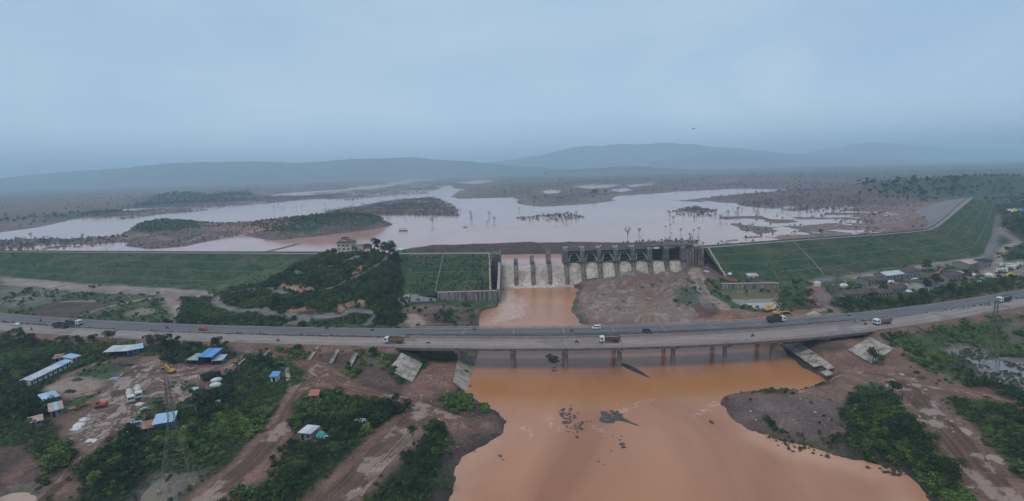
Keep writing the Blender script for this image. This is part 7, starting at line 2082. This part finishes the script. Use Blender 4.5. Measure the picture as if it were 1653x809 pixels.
# loose stone on the banks, the mound and the yard: nobody could count it
def stones():
    def put(name, m, seed, poly, z, step, dens, lo, hi, pale=False):
        pw = GL(poly) if z is None else WL(poly, z)
        a, b = pw.min(0), pw.max(0)
        X, Y, Z = scatter_points(a[0], b[0], a[1], b[1], step, lambda x, y: inside(np.stack([x, y], 1), pw) * np.clip(dens + fbm(x, y, 12, 3, seed) * .8, 0, 1))
        me = rock_mesh(seed, 1)
        gn_scatter(name, me, m, np.stack([X, Y, Z], 1), lo + (hi - lo) * RNG.random(len(X)) ** 3, RNG.uniform(0, 6.28, len(X)))
    put("bank_stones", M_ROCKB, 421, [(640, 640), (700, 600), (745, 625), (780, 655), (820, 680), (812, 700), (736, 756), (712, 760), (724, 700), (660, 690)], None, 1.3, .25, .12, .8)
    put("bank_stones", M_ROCKP, 422, [(640, 640), (690, 600), (745, 610), (760, 640), (760, 690), (640, 740), (600, 790), (570, 790), (640, 690)], None, 1.9, .12, .12, .7)
    put("mound_rubble", M_ROCKB, 423, [(925, 470), (960, 455), (1020, 442), (1110, 440), (1135, 460), (1110, 480), (1000, 485), (930, 490)], None, 2.0, .4, .2, 1.5)
    put("mound_rubble", mat("red_brown_rock", (.15, .09, .075), .35, .8, .9), 433, [(930, 470), (960, 455), (1020, 448), (1110, 440), (1130, 460), (1090, 486), (1000, 488), (935, 485)], None, 3.2, .3, .5, 2.4)
    put("mound_rubble", M_ROCKP, 424, [(930, 466), (1000, 455), (1110, 445), (1110, 470), (940, 476)], None, 3.0, .15, .2, 1.0)
    put("yard_rubble", M_ROCKP, 425, [(100, 700), (140, 660), (200, 610), (250, 580), (340, 600), (320, 640), (250, 670), (190, 695), (150, 725)], None, 1.4, .2, .14, .8)
    put("yard_rubble", M_ROCKB, 430, [(100, 700), (140, 660), (200, 610), (250, 580), (340, 600), (320, 640), (250, 670), (190, 695), (150, 725)], None, 1.3, .22, .14, .75)
    put("yard_rubble", M_ROCKP, 431, [(112, 700), (125, 675), (150, 665), (165, 680), (150, 700), (130, 712)], None, 1.0, .45, .15, .8)
    put("yard_rubble", M_ROCKB, 432, [(300, 622), (340, 618), (345, 640), (310, 650), (290, 640)], None, 1.1, .35, .2, .8)
    put("bar_stones", M_ROCKP, 426, [(1165, 650), (1180, 640), (1330, 632), (1362, 645), (1366, 690), (1250, 698)], None, 2.2, .06, .12, .7)
    put("bar_stones", M_ROCKB, 427, [(1165, 650), (1180, 640), (1330, 632), (1400, 600), (1480, 620), (1366, 690), (1250, 700), (1190, 690)], None, 1.6, .2, .12, .7)
    put("track_stones", M_ROCKP, 428, [(1440, 610), (1480, 620), (1560, 700), (1640, 800), (1600, 815), (1520, 700)], None, 2.2, .05, .12, .7)
    put("field_stones", M_ROCKP, 429, [(1300, 470), (1350, 450), (1590, 418), (1650, 440), (1560, 470), (1400, 480)], None, 3.5, .15, .3, 1.4)
stones()
b = W(1120, 208, 100) if False else CAMP + ray(1120, 208) * 95
t = thing('bird', "small dark bird flying high over the hills, right of centre", 'bird', tuple(b), .3)
MB().extr([(-.22, 0), (0, .05), (.25, 0), (0, -.05)], 1, -.05, .05).build('body', M_CHAS, t)
for s in (-1, 1): MB().add([(-.08, s * .05, 0), (.1, s * .05, 0), (.02, s * .3, .16), (-.1, s * .52, .08)], [(0, 1, 2, 3)] if s > 0 else [(3, 2, 1, 0)]).build('wing', M_CHAS, t, fix=False)
def plant_scrub():
    X, Y, Z = scatter_points(-320, 330, 118, 330, 1.38, lambda x, y: vz(x, y) * 0.95)
    n = fbm(X, Y, 22, 3, 120); n2 = fbm(X, Y, 8, 2, 121)
    big = sstep(-0.1, 0.35, n) * 0.75 + 0.55 + n2 * 0.35
    kind = np.where(fbm(X, Y, 30, 3, 124) + RNG.normal(size=len(X)) * .18 > 0.16, 2, np.where(fbm(X, Y, 26, 3, 125) + RNG.normal(size=len(X)) * .18 > 0.12, 1, np.where(RNG.random(len(X)) < .12, 3, 0)))
    for k in range(4):
        for v in range(2):
            m = (kind == k) & (RNG.integers(0, 2, len(X)) == v)
            if not m.any(): continue
            vv, ff = bush_mesh(200 + k * 10 + v, 1.55, (1.7, 2.3, 1.6, 1.3)[k], 120, 0.52)
            s = np.clip(big[m] * RNG.uniform(.7, 1.25, m.sum()), .45, 1.9)
            gn_scatter("scrub", np_mesh("scrub_bush", vv, ff), M_LEAF[k], np.stack([X[m], Y[m], Z[m] - .1], 1), s, RNG.uniform(0, 6.28, m.sum()))
    # hill and far side of the road
    X, Y, Z = scatter_points(-380, 420, 262, 470, 2.0, lambda x, y: vz(x, y) * 0.95)
    k0 = Y > np.interp(X, C_FAR[:, 0], C_FAR[:, 1]) + 7
    X, Y, Z = X[k0], Y[k0], Z[k0]
    n = fbm(X, Y, 18, 3, 130)
    kind = np.where(n + RNG.normal(size=len(X)) * .25 > 0.28, 1, np.where(RNG.random(len(X)) < .25, 3, 0))
    for k in (0, 1, 3):
        m = kind == k
        if not m.any(): continue
        vv, ff = bush_mesh(260 + k, 1.9, 2.6, 110, 0.66)
        gn_scatter("scrub", np_mesh("scrub_bush", vv, ff), M_LEAF[k], np.stack([X[m], Y[m], Z[m] - .1], 1), RNG.uniform(.6, 1.35, m.sum()) * (0.85 + .5 * np.clip(n[m], 0, .6)), RNG.uniform(0, 6.28, m.sum()))
plant_scrub()
def right_end():
    pw = WL([(1578,324),(1612,318),(1720,315),(1760,420),(1642,416),(1622,400),(1616,345)], -1)
    X, Y, Z = scatter_points(pw[:, 0].min(), pw[:, 0].max(), pw[:, 1].min(), pw[:, 1].max(), 4.5, lambda x, y: inside(np.stack([x, y], 1), pw) * np.clip(.32 + fbm(x, y, 45, 3, 195) * 1.3, 0, .9))
    for k in (0, 1):
        q = RNG.integers(0, 2, len(X)) == k
        v, f = bush_mesh(265 + k, 2.0, 2.6, 90, .8)
        gn_scatter("scrub", np_mesh("scrub_bush", v, f), M_LEAF[k], np.stack([X[q], Y[q], Z[q] - .1], 1), RNG.uniform(.5, 1.5, q.sum()), RNG.uniform(0, 6.28, q.sum()))
right_end()
# ------------------------------------------------------------------ trees one can tell apart
def tree_proto(seed, h, r, n, size, leaf, name, squash=.8):
    rng = np.random.default_rng(seed)
    lobes = []
    for k in range(9):
        a = rng.uniform(0, 6.28); q = rng.uniform(.15, .7) * r
        rr = r * rng.uniform(.3, .5)
        lobes.append((math.cos(a) * q, math.sin(a) * q, h * rng.uniform(.45, .9), rr, rr, rr * squash))
    v, f = leaf_cloud(rng, lobes, n, size, .2)
    root = thing(name, "tree", "tree")
    stem_mb(rng, h, max(.14, h * .022)).build('trunk', M_BARK, root)
    link('crown', np_mesh('crown', v, f), root, leaf)
    return root
PROTO = [tree_proto(301, 6.5, 3.4, 620, .62, M_LEAF[1], 'broadleaf_tree'), tree_proto(302, 5.0, 2.8, 460, .58, M_LEAF[0], 'broadleaf_tree'),
         tree_proto(303, 8.0, 4.2, 800, .70, M_LEAF[1], 'broadleaf_tree'), tree_proto(304, 4.2, 2.5, 380, .52, M_LEAF[2], 'broadleaf_tree'), tree_proto(305, 9.5, 3.0, 520, .62, M_LEAF[1], 'broadleaf_tree', 1.3)]
_used = [False] * len(PROTO)
def put_tree(px, py, k, label, s=1.0, group=None, at=None):
    p = ground(px, py) if at is None else np.array([at[0], at[1], hz(at[0], at[1])[0]])
    if group and any((p[0] - cx) ** 2 + (p[1] - cy) ** 2 < (r + 2.2) ** 2 for cx, cy, r in KEEPOUT): return None
    o = PROTO[k] if not _used[k] else copy_tree(PROTO[k])
    _used[k] = True
    o.location = tuple(p); o.rotation_euler = (0, 0, random.uniform(0, 6.28)); o.scale = (s * random.uniform(.92, 1.08),) * 2 + (s * random.uniform(.92, 1.1),)
    o['label'] = label
    if group: o['group'] = group
    elif 'group' in o.keys(): del o['group']
    return o
put_tree(1424, 590, 3, "small lone tree in front of the pale slab slope, right end of bridges", 1.15)
put_tree(1408, 586, 1, "taller lone dark tree left of its neighbour before the pale slab slope", 1.25)
put_tree(1496, 440, 0, "round dark tree standing alone beside the toe road of the right dam", 1.3)
put_tree(1512, 466, 2, "big dark tree between the two brown roofed sheds on the right", 1.15)
put_tree(1494, 470, 0, "dark tree left of the brown shed with white wall", 1.2)
put_tree(1424, 474, 0, "dark tree among low brown roofs of the camp", 1.25)
put_tree(1560, 452, 0, "low tree right of the open brown shed on the right", 1.0)
put_tree(608, 660, 1, "light tree on the upper edge of the scrub between red dirt roads", .9)
put_tree(636, 668, 0, "large tree at the right corner of the scrub between dirt roads", 1.05)
put_tree(633, 402, 0, "tall dark tree on the hilltop right of the pale house", 1.35)
put_tree(573, 409, 1, "tree standing against the front of the pale hilltop house", 1.1)
put_tree(539, 414, 0, "dark tree left of the pale hilltop house", 1.0)
put_tree(345, 476, 3, "small tree at the bend of the hill road above the stone drain", 1.0)
put_tree(1440, 640, 2, "round light green tree in the scrub right of the sandbar", .8)
put_tree(1326, 382, 4, "tall dark narrow tree standing on the shore behind right dam crest", .95)
G1 = "dark trees beyond the work yard along the road"
for (x, y, k, s) in ((18,556,2,1.0),(34,552,0,1.1),(52,558,0,1.),(150,556,0,.9),(176,555,2,.9),(205,556,0,1.1),(216,554,2,.8),(243,562,0,1.),(258,564,2,1.0),(272,563,0,1.1),(285,564,0,.9),(318,566,1,1.),(350,569,0,1.2),(362,573,0,.9),(300,566,1,.9),(128,560,0,.9),(105,556,1,1.)):
    put_tree(x, y, k, "dark leafy tree in the row between work yard and highway", s, G1)
G2 = "taller trees in the scrub of the left foreground"
for (x, y, k, s) in ((30,640,2,.9),(18,668,0,1.),(55,672,0,1.),(45,700,1,1.),(12,620,0,1.2),(75,610,1,.9),(90,590,1,1.),(200,745,0,1.0),(215,715,0,1.1),(235,705,0,1.),(190,760,1,1.),(170,770,1,.9),(330,690,0,1.),(350,672,1,1.1),(372,655,0,1.),(390,640,1,.9),(315,712,0,1.),(360,700,3,1.2),(418,600,2,.9),(432,592,0,1.),(440,604,0,.9),(410,590,1,1.),(410,660,1,1.),(150,785,3,1.),(130,775,1,1.),(210,790,0,.9)):
    put_tree(x, y, k, "leafy tree rising from the scrub around the work yard", s, G2)
G3 = "trees in the scrub between the two dirt roads"
for (x, y, k, s) in ((520,670,1,.9),(560,700,0,.9),(500,745,0,1.),(480,765,1,1.),(540,735,3,1.),(575,690,1,.9),(470,790,0,1.)):
    put_tree(x, y, k, "leafy tree in the scrub patch between the two dirt roads", s, G3)
G3b = "trees along the strip by the left river shore"
for (x, y, k, s) in ((700,700,1,.9),(712,705,0,.8),(690,730,0,.9),(680,760,1,.9),(660,790,0,1.),(705,740,3,.9),(720,790,1,.8),(668,715,4,.7)):
    put_tree(x, y, k, "leafy tree in the green strip beside the left river shore", s, G3b)
G4 = "trees in the scrub strip by the right river shore"
for (x, y, k, s) in ((1400,690,0,.9),(1425,672,1,1.),(1450,702,2,.9),(1440,715,0,1.),(1475,722,0,1.1),(1490,750,2,.9),(1510,770,0,1.1),(1535,788,0,1.),(1500,720,1,1.),(1465,690,1,1.),(1540,765,1,.9),(1410,650,1,.8)):
    put_tree(x, y, k, "dark leafy tree in the scrub strip along the right shore", s, G4)
G5 = "trees in the scrub at the far right edge"
for (x, y, k, s) in ((1600,665,1,.9),(1625,690,0,1.),(1642,712,3,1.2),(1575,665,1,.9),(1640,740,0,1.),(1650,690,1,1.),(1605,690,1,.9),(1648,770,3,1.)):
    put_tree(x, y, k, "leafy tree in the scrub right of the puddled track", s, G5)
G6 = "trees along the camp hedge above the highway"
for x in range(1362, 1640, 9):
    y = np.interp(x, [1355, 1440, 1510, 1600, 1650], [494, 490, 480, 462, 452]) + random.uniform(-3, 1)
    put_tree(x, y, random.choice((1, 1, 3, 0)), "bushy tree in the hedge between brown camp roofs and highway", random.uniform(.7, 1.05), G6)
G7 = "trees on the wooded hill"
for i in range(70):
    x = random.uniform(380, 645); y = random.uniform(402, 505)
    p = ground(x, y)
    if vz(p[0], p[1]) < .7 or p[1] > 430: continue
    put_tree(0, 0, random.choice((0, 0, 1, 2)), "dark tree in the dense growth on the wooded hill", random.uniform(.6, .95), G7, at=p)
for (x, y, k, s) in ((598,400,0,1.4),(606,398,2,1.35),(613,396,2,1.55),(621,397,2,1.7),(628,400,2,1.55),(635,404,0,1.7),(638,408,0,1.4),(641,420,0,1.2),(644,440,2,.9),(646,455,0,1.1),(648,470,0,1.),(530,418,0,1.1),(520,423,0,1.),(505,430,2,.8),(590,405,1,1.2),(636,432,2,1.),(628,448,0,1.2),(622,462,0,1.1),(610,476,2,.9),(640,484,0,1.)):
    put_tree(x, y, k, "dark tree in the dense growth on the wooded hill", s, G7, at=W(x, y + 8, 17.0 if y < 412 else max(0.0, 17.0 - (y - 412) * .23)))
for (x, y) in ((612, 520), (622, 522), (632, 520), (640, 517), (606, 512)):
    put_tree(x, y, 0, "dark tree in the clump beside highway at the hill foot", random.uniform(.8, 1.), "trees at the hill foot by the highway")
G8 = "trees beyond the end of the right dam"
for i in range(85):
    x = random.uniform(1500, 1655); y = random.uniform(296, 402)
    if x < np.interp(y, [296, 322, 345, 402], [1480, 1580, 1616, 1622]): continue
    if y > 352 and random.random() < .55: continue
    p = ground(x, y)
    put_tree(0, 0, random.choice((0, 2, 4, 4)), "dark tree in the woodland beyond the right dam", random.uniform(.9, 1.5), G8, at=p)
G9 = "trees scattered over the far rise behind the right dam"
for i in range(50):
    x = random.uniform(1385, 1560); y = random.uniform(291, 322)
    p = ground(x, y)
    if p[1] < 700: continue
    put_tree(0, 0, random.choice((2, 4, 4)), "tall dark tree on the far wooded rise behind the right dam", random.uniform(1.2, 2.1), G9, at=p)
G10 = "trees scattered over the plain beyond the reservoir"
for i in range(60):
    x = random.uniform(680, 1400); y = random.uniform(279, 320)
    p = ground(x, y)
    if p[2] < ZR + .15 or p[1] < 1100: continue
    put_tree(0, 0, random.choice((0, 2, 4)), "small dark tree far off on the plain beyond the reservoir", random.uniform(.9, 1.6), G10, at=p)
put_tree(960, 318, 2, "round dark tree on the spit of land in the middle of the reservoir", 2.6)
for (x, y) in ((258,505),(250,498),(260,492),(150,470),(48,478),(46,474),(20,485),(10,488)):
    put_tree(x, y, 1, "small tree in the rough field between left dam and highway", random.uniform(.6, 1.), "trees in the field below the left dam")
# median and verge hedging
def verge():
    pts = []
    for x in np.arange(-340, 300, 1.6):
        if BN0 - 2 < x < BN1 + 2: continue
        y = (np.interp(x, C_NEAR[:, 0], C_NEAR[:, 1]) + np.interp(x, C_FAR[:, 0], C_FAR[:, 1])) / 2
        if fbm(np.array([x]), np.array([0.]), 40, 2, 140)[0] + random.uniform(-.5, .5) > -0.05: pts.append((x, y + random.uniform(-1.1, 1.1), -.25))
    v, f = bush_mesh(281, .8, 1.0, 60, .35)
    gn_scatter("median_hedge", np_mesh("median_bush", v, f), M_LEAF[1], pts, RNG.uniform(.4, 1.0, len(pts)), RNG.uniform(0, 6.28, len(pts)))
verge()
# far woods: one mass
def far_woods():
    def dens(x, y):
        k = CMASK(x, y); return k
    forest = WL([(1380,300),(1480,289),(1700,288),(1700,345),(1580,326),(1510,324),(1420,320)], 10)
    X, Y, Z = scatter_points(300, 1500, 560, 2300, 11, lambda x, y: (inside(np.stack([x, y], 1), forest) & (hz(x, y) > ZR + 1)) * (.45 + .8 * np.clip(fbm(x, y, 160, 3, 151), -.4, .6)))
    v, f = bush_mesh(290, 2.6, 5.0, 60, 1.5, 5)
    gn_scatter("far_wood", np_mesh("far_crown", v, f), M_LEAF[1], np.stack([X, Y, Z - .3], 1), RNG.uniform(.5, 1.35, len(X)), RNG.uniform(0, 6.28, len(X)))
    left = WL([(-200,362),(60,348),(200,335),(280,320),(400,308),(412,322),(300,330),(200,342),(80,358),(-200,380)], 8)
    X, Y, Z = scatter_points(-2300, -300, 700, 2600, 11, lambda x, y: (inside(np.stack([x, y], 1), left) & (hz(x, y) > ZR + 1)) * (.5 + fbm(x, y, 160, 3, 152)))
    gn_scatter("far_wood", np_mesh("far_crown", v * 1.2, f), M_LEAF[1], np.stack([X, Y, Z - .3], 1), RNG.uniform(.6, 1.5, len(X)), RNG.uniform(0, 6.28, len(X)))
    X, Y, Z = scatter_points(-760, -60, 540, 1100, 5, lambda x, y: (inside(np.stack([x, y], 1), ISLE_BIG) & (hz(x, y) > ZR + 7 + 4 * fbm(x, y, 40, 3, 153))) * .7)
    v2, f2 = bush_mesh(291, 2.4, 3.2, 70, 1.1, 5)
    gn_scatter("island_scrub", np_mesh("island_bush", v2, f2), M_LEAF[0], np.stack([X, Y, Z - .3], 1), RNG.uniform(.5, 1.2, len(X)), RNG.uniform(0, 6.28, len(X)))
    # plain: low dark brush
    X, Y, Z = scatter_points(-2600, 2600, 900, 4800, 30, lambda x, y: (hz(x, y) > ZR + .4) * np.clip(fbm(x, y, 300, 4, 154) * 1.5 + .18, 0, .6))
    gn_scatter("plain_brush", np_mesh("plain_bush", v * 1.0, f), M_DEADB, np.stack([X, Y, Z - .3], 1), RNG.uniform(.4, 1.4, len(X)), RNG.uniform(0, 6.28, len(X)))
far_woods()
# low growth: tussocks on grass, turf and embankments
def tussocks():
    G_ = (cov[:, 1] > cov[:, 0] * 1.02).astype(np.float32).reshape(NY, NX)
    def gd(x, y):
        i = np.clip(np.searchsorted(GX, x), 0, NX - 1); j = np.clip(np.searchsorted(GY, y), 0, NY - 1)
        return G_[j, i] * np.clip(.35 + fbm(x, y, 9, 3, 180) * 1.2, 0, .9)
    for k, (m, sd) in enumerate(((M_LEAF[0], 340), (M_LEAF[3], 341))):
        X, Y, Z = scatter_points(-330, 400, 118, 420, 2.0, lambda x, y: gd(x, y) * .6)
        v, f = bush_mesh(sd, .75, .7, 34, .42, 3, .3)
        gn_scatter("grass_tussocks", np_mesh("tussock", v, f), m, np.stack([X, Y, Z], 1), RNG.uniform(.4, 1.1, len(X)), RNG.uniform(0, 6.28, len(X)))
    # on the dam faces
    for D, dens, hi in ((D_LEFT, .10, 1.0), (D_MID, .55, 1.35), (D_RIGHT, .12, 1.0)):
        A, B = resample_pairs(D[0], D[1], 3.0); P = []
        for i in range(len(A)):
            for t in np.arange(.03, .97, .025):
                q = dam_pt(A[i], B[i], t, 0.0) + np.array([RNG.uniform(-1.5, 1.5), 0, 0])
                if RNG.random() < dens + fbm(np.array([q[0]]), np.array([q[1] * 2]), 16, 3, 183)[0] * .55: P.append(q)
        v, f = bush_mesh(342, 1.0, .75, 40, .5, 3, .4)
        gn_scatter("dam_tussocks", np_mesh("tussock", v, f), M_LEAF[0] if D is not D_MID else M_LEAF[1], np.array(P), RNG.uniform(.4, hi, len(P)), RNG.uniform(0, 6.28, len(P)))
    X, Y, Z = scatter_points(-760, -40, 540, 1000, 4.2, lambda x, y: (inside(np.stack([x, y], 1), ISLE_BIG) & (hz(x, y) > ZR + .3)) * np.clip(.35 + fbm(x, y, 40, 3, 185), 0, .8))
    v, f = bush_mesh(343, 1.5, 1.3, 50, .7, 4, .2)
    gn_scatter("island_brush", np_mesh("dry_bush", v, f), M_DEADB, np.stack([X, Y, Z], 1), RNG.uniform(.5, 1.1, len(X)), RNG.uniform(0, 6.28, len(X)))
tussocks()
def marsh():
    poly = PONDS[0][1]
    X, Y, Z = scatter_points(poly[:, 0].min(), poly[:, 0].max(), poly[:, 1].min(), poly[:, 1].max(), 1.3, lambda x, y: inside(np.stack([x, y], 1), poly) * (fbm(x, y, 11, 3, 190) > .16) * .8)
    v, f = bush_mesh(344, .9, .8, 46, .45, 3, .3)
    gn_scatter("marsh_plants", np_mesh("marsh_plant", v, f), M_LEAF[3], np.stack([X, Y, np.maximum(Z, PONDS[0][2] - .1)], 1), RNG.uniform(.5, 1.2, len(X)), RNG.uniform(0, 6.28, len(X)))
    pw = WL([(1232,698),(1300,704),(1350,718),(1400,728),(1466,755),(1480,770),(1440,768),(1380,754),(1300,737),(1240,715)], ZW)
    X, Y, Z = scatter_points(pw[:, 0].min(), pw[:, 0].max(), pw[:, 1].min(), pw[:, 1].max(), 1.1, lambda x, y: inside(np.stack([x, y], 1), pw) * np.clip(fbm(x, y, 9, 3, 192) * 2.2 - .05, 0, .75))
    for k, m in ((0, M_LEAF[3]), (1, M_DEADB)):
        q = RNG.integers(0, 2, len(X)) == k
        gn_scatter("shore_plants", np_mesh("shore_plant", v * (.9 + .3 * k), f), m, np.stack([X[q], Y[q], np.maximum(Z[q], ZW - .15)], 1), RNG.uniform(.3, 1.05, q.sum()), RNG.uniform(0, 6.28, q.sum()))
marsh()
# drowned brush and bare trees in the reservoir
def twig_mesh(seed, h, n, thick, spread):
    rng = np.random.default_rng(seed); mb = MB()
    mb.cyl((0, 0, -2), (rng.normal() * .04 * h, rng.normal() * .04 * h, h * .55), thick, thick * .6, 6)
    for k in range(n):
        z0 = h * rng.uniform(.2, .55); a = rng.uniform(0, 6.28); l = h * rng.uniform(.3, .5)
        e = np.array([math.cos(a) * l * spread, math.sin(a) * l * spread, z0 + l * rng.uniform(.6, 1.)])
        mb.cyl((0, 0, z0), tuple(e), thick * .45, thick * .15, 4)
        for q in range(3):
            s = np.array([0, 0, z0]) * .4 + e * .6 if q == 0 else np.array([0, 0, z0]) * (.5 - q * .15) + e * (.5 + q * .15)
            b = a + rng.uniform(-1.4, 1.4); l2 = l * rng.uniform(.3, .6)
            mb.cyl(tuple(s), (s[0] + math.cos(b) * l2 * spread, s[1] + math.sin(b) * l2 * spread, s[2] + l2 * rng.uniform(.3, .9)), thick * .2, thick * .08, 3)
    return mb
def drowned():
    def mk(k): 
        t = thing('bare_tree', 'bare tree', 'tree')
        rng = np.random.default_rng(320 + k)
        h = (7, 5, 9)[k]
        twig_mesh(320 + k, h, (9, 7, 12)[k], (.22, .18, .3)[k], (.7, .9, .6)[k]).build('trunk', M_DEAD, t, fix=False)
        v, f = leaf_cloud(rng, [(0, 0, h * .72, h * .3, h * .3, h * .22), (h * .15, 0, h * .55, h * .22, h * .22, h * .15)], 70, .55)
        link('dead_foliage', np_mesh('dead_foliage', v, f), t, M_DEADB)
        return t
    protos = [mk(0), mk(1), mk(2)]; used = [0, 0, 0]
    def put(px, py, k, s, label, group=None):
        o = protos[k] if not used[k] else copy_tree(protos[k])
        used[k] = 1
        p = W(px, py, ZR); p[2] = max(ZR - .2, hz(p[0], p[1])[0])
        o.location = tuple(p); o.scale = (s, s, s); o.rotation_euler = (0, 0, random.uniform(0, 6)); o['label'] = label
        if group: o['group'] = group
        elif 'group' in o.keys(): del o['group']
    put(1013, 383, 2, 1.35, "largest bare tree standing in water before the muddy shore bank")
    put(1032, 377, 1, 1.3, "low bare bush in the water right of the largest bare tree")
    put(698, 362, 2, 1.35, "tall dark bare trunk in the water right of drowned thicket")
    put(798, 358, 0, 1.3, "pale bare tree alone in the water near the middle of the reservoir")
    put(838, 340, 1, 1.2, "small bare tree off the tip of the brown headland")
    put(525, 333, 0, 1.4, "small dark tree in the water left of the drowned thicket")
    put(570, 326, 2, 1.4, "bare tree at the left upper edge of the drowned thicket")
    put(1114, 385, 0, 1.0, "leaning dark stump by the right mud bank")
    G = "bare trees standing in the reservoir"
    zones = [((850, 352), (935, 358), 26), ((1075, 345), (1165, 352), 24), ((1165, 330), (1330, 345), 40), ((560, 318), (650, 330), 20), ((1060, 370), (1130, 385), 12), ((1240, 315), (1420, 340), 30), ((20, 388), (190, 396), 30), ((740, 345), (830, 362), 8), ((600, 345), (745, 352), 22), ((430, 320), (560, 335), 14)]
    for (a, b, n) in zones:
        for _ in range(n):
            x = random.uniform(a[0], b[0]); y = random.uniform(min(a[1], b[1]) - 4, max(a[1], b[1]) + 4)
            put(x, y, random.choice((0, 1, 1, 2)), random.uniform(.5, 1.15), "dark bare tree standing in shallow reservoir water", G)
    # thickets: uncountable brush
    v, f = bush_mesh(330, 1.8, 2.6, 70, .75, 4, 0)
    spit = FLATS[1][0]
    allf = [(F_[0], d) for F_, d in zip(FLATS, (.5, .6, .22, .4, .6, .6, .6, .35, .5, .35))]
    P = []
    for poly, dn in allf:
        lo = poly.min(0); hi = poly.max(0)
        st = 4.0 if lo[1] < 1200 else 9.0
        X, Y, Z = scatter_points(lo[0], hi[0], lo[1], hi[1], st, lambda x, y: (inside(np.stack([x, y], 1), poly) & (hz(x, y) > ZR - .9)) * np.clip(dn + fbm(x, y, 45, 3, 160) * 1.1, 0, 1) * dn)
        P.append(np.stack([X, Y, np.maximum(Z, ZR - .4), np.where(st > 5, 1.15, 1.0) + 0 * X], 1))
    P = np.concatenate(P)
    gn_scatter("drowned_brush", np_mesh("drowned_bush", v, f), M_DEADB, P[:, :3], RNG.uniform(.4, 1.15, len(P)) * P[:, 3], RNG.uniform(0, 6.28, len(P)))
    lo = spit.min(0); hi = spit.max(0)
    X, Y, Z = scatter_points(lo[0], hi[0], lo[1], hi[1], 6.5, lambda x, y: inside(np.stack([x, y], 1), spit) * np.clip(.5 + fbm(x, y, 60, 3, 191), 0, .9))
    gn_scatter("drowned_thicket", twig_mesh(333, 6, 6, .16, .6).mesh("drowned_sapling", fix=False), M_DEAD, np.stack([X, Y, np.maximum(Z, ZR - .2)], 1), RNG.uniform(.5, 1.25, len(X)), RNG.uniform(0, 6.28, len(X)))
drowned()

# ------------------------------------------------------------------ every tree of a small group is described by what it stands next to
def describe_trees():
    marks = [(80, 605, "the long white shed"), (190, 570, "the white roofed shed"), (332, 580, "the bright blue shed"), (85, 647, "the half blue hut"), (58, 684, "the orange pink hut"), (245, 692, "the rusty roofed shed"), (290, 780, "the large pylon"), (442, 610, "the tiny blue roofed hut"), (507, 641, "the orange red hut"), (493, 700, "the grey hut"),
             (30, 800, "the muddy corner pond"), (655, 600, "the left slab slope"), (750, 600, "the slab wall in the river"), (1408, 566, "the right slab slope"), (1596, 580, "the right pylon"), (1240, 665, "the right sandbar"), (1545, 700, "the puddled track"), (1360, 475, "the leftmost camp roof"), (1424, 470, "the camp's big tree"), (1508, 460, "the white fronted camp shed"), (1541, 448, "the open grey shed"), (1620, 440, "the mixer trucks"),
             (555, 398, "the hilltop house"), (480, 500, "the left orange scar"), (568, 496, "the right orange scar"), (700, 440, "the short dam"), (400, 500, "the hill road bend"), (328, 531, "the red car"), (110, 527, "the two dark trucks"), (1570, 322, "the far dam end"), (1638, 340, "the coloured tents"), (1650, 420, "the toe road end")]
    ords = ["closest", "second closest", "third closest", "fourth closest", "fifth closest", "sixth closest", "seventh closest", "eighth closest", "ninth closest", "tenth closest", "eleventh closest", "twelfth closest"]
    bucket = {}
    for o in COL.objects:
        g = o.get('group')
        if o.parent is not None or not o.name.startswith('broadleaf_tree') or g in (G9, G10, None): continue
        d = np.array(o.location) - CAMP
        dep = d @ _f; u = d @ _r / dep * FPX + PW / 2; v = PH / 2 - d @ _u / dep * FPX
        b = min(marks, key=lambda m: (m[0] - u) ** 2 + (2 * (m[1] - v)) ** 2)
        dx, dy = u - b[0], 2 * (v - b[1])
        side = ("to the right of" if dx > 0 else "to the left of") if abs(dx) > abs(dy) else ("in front of" if dy > 0 else "behind")
        bucket.setdefault((b[2], side), []).append((math.hypot(dx, dy), o))
    for (nm, side), l in bucket.items():
        l.sort(key=lambda q: q[0])
        for k, (dist, o) in enumerate(l):
            kind = "dark leafy tree" if "dark" in o['label'] else "leafy tree"
            if k < len(ords): o['label'] = "%s %s %s%s" % (kind, side, nm, "" if len(l) == 1 else ", " + ords[k] + " to it")
describe_trees()
# ================================================================== haze: one closed box of even air
def build_haze():
    m = bpy.data.materials.new("haze_air"); m.use_nodes = True
    nt = m.node_tree
    for n in list(nt.nodes):
        if n.type != 'OUTPUT_MATERIAL': nt.nodes.remove(n)
    out = nt.nodes['Material Output']
    pv = nt.nodes.new('ShaderNodeVolumePrincipled')
    pv.inputs['Color'].default_value = (0.64, 0.85, 1.0, 1)
    pv.inputs['Density'].default_value = 2.0e-4
    pv.inputs['Anisotropy'].default_value = 0.0
    nt.links.new(pv.outputs[0], out.inputs['Volume'])
    b = MB().box((0, 7900, 205), (28000, 18000, 450))
    tag(b.build("haze", m), kind='stuff')
build_haze()
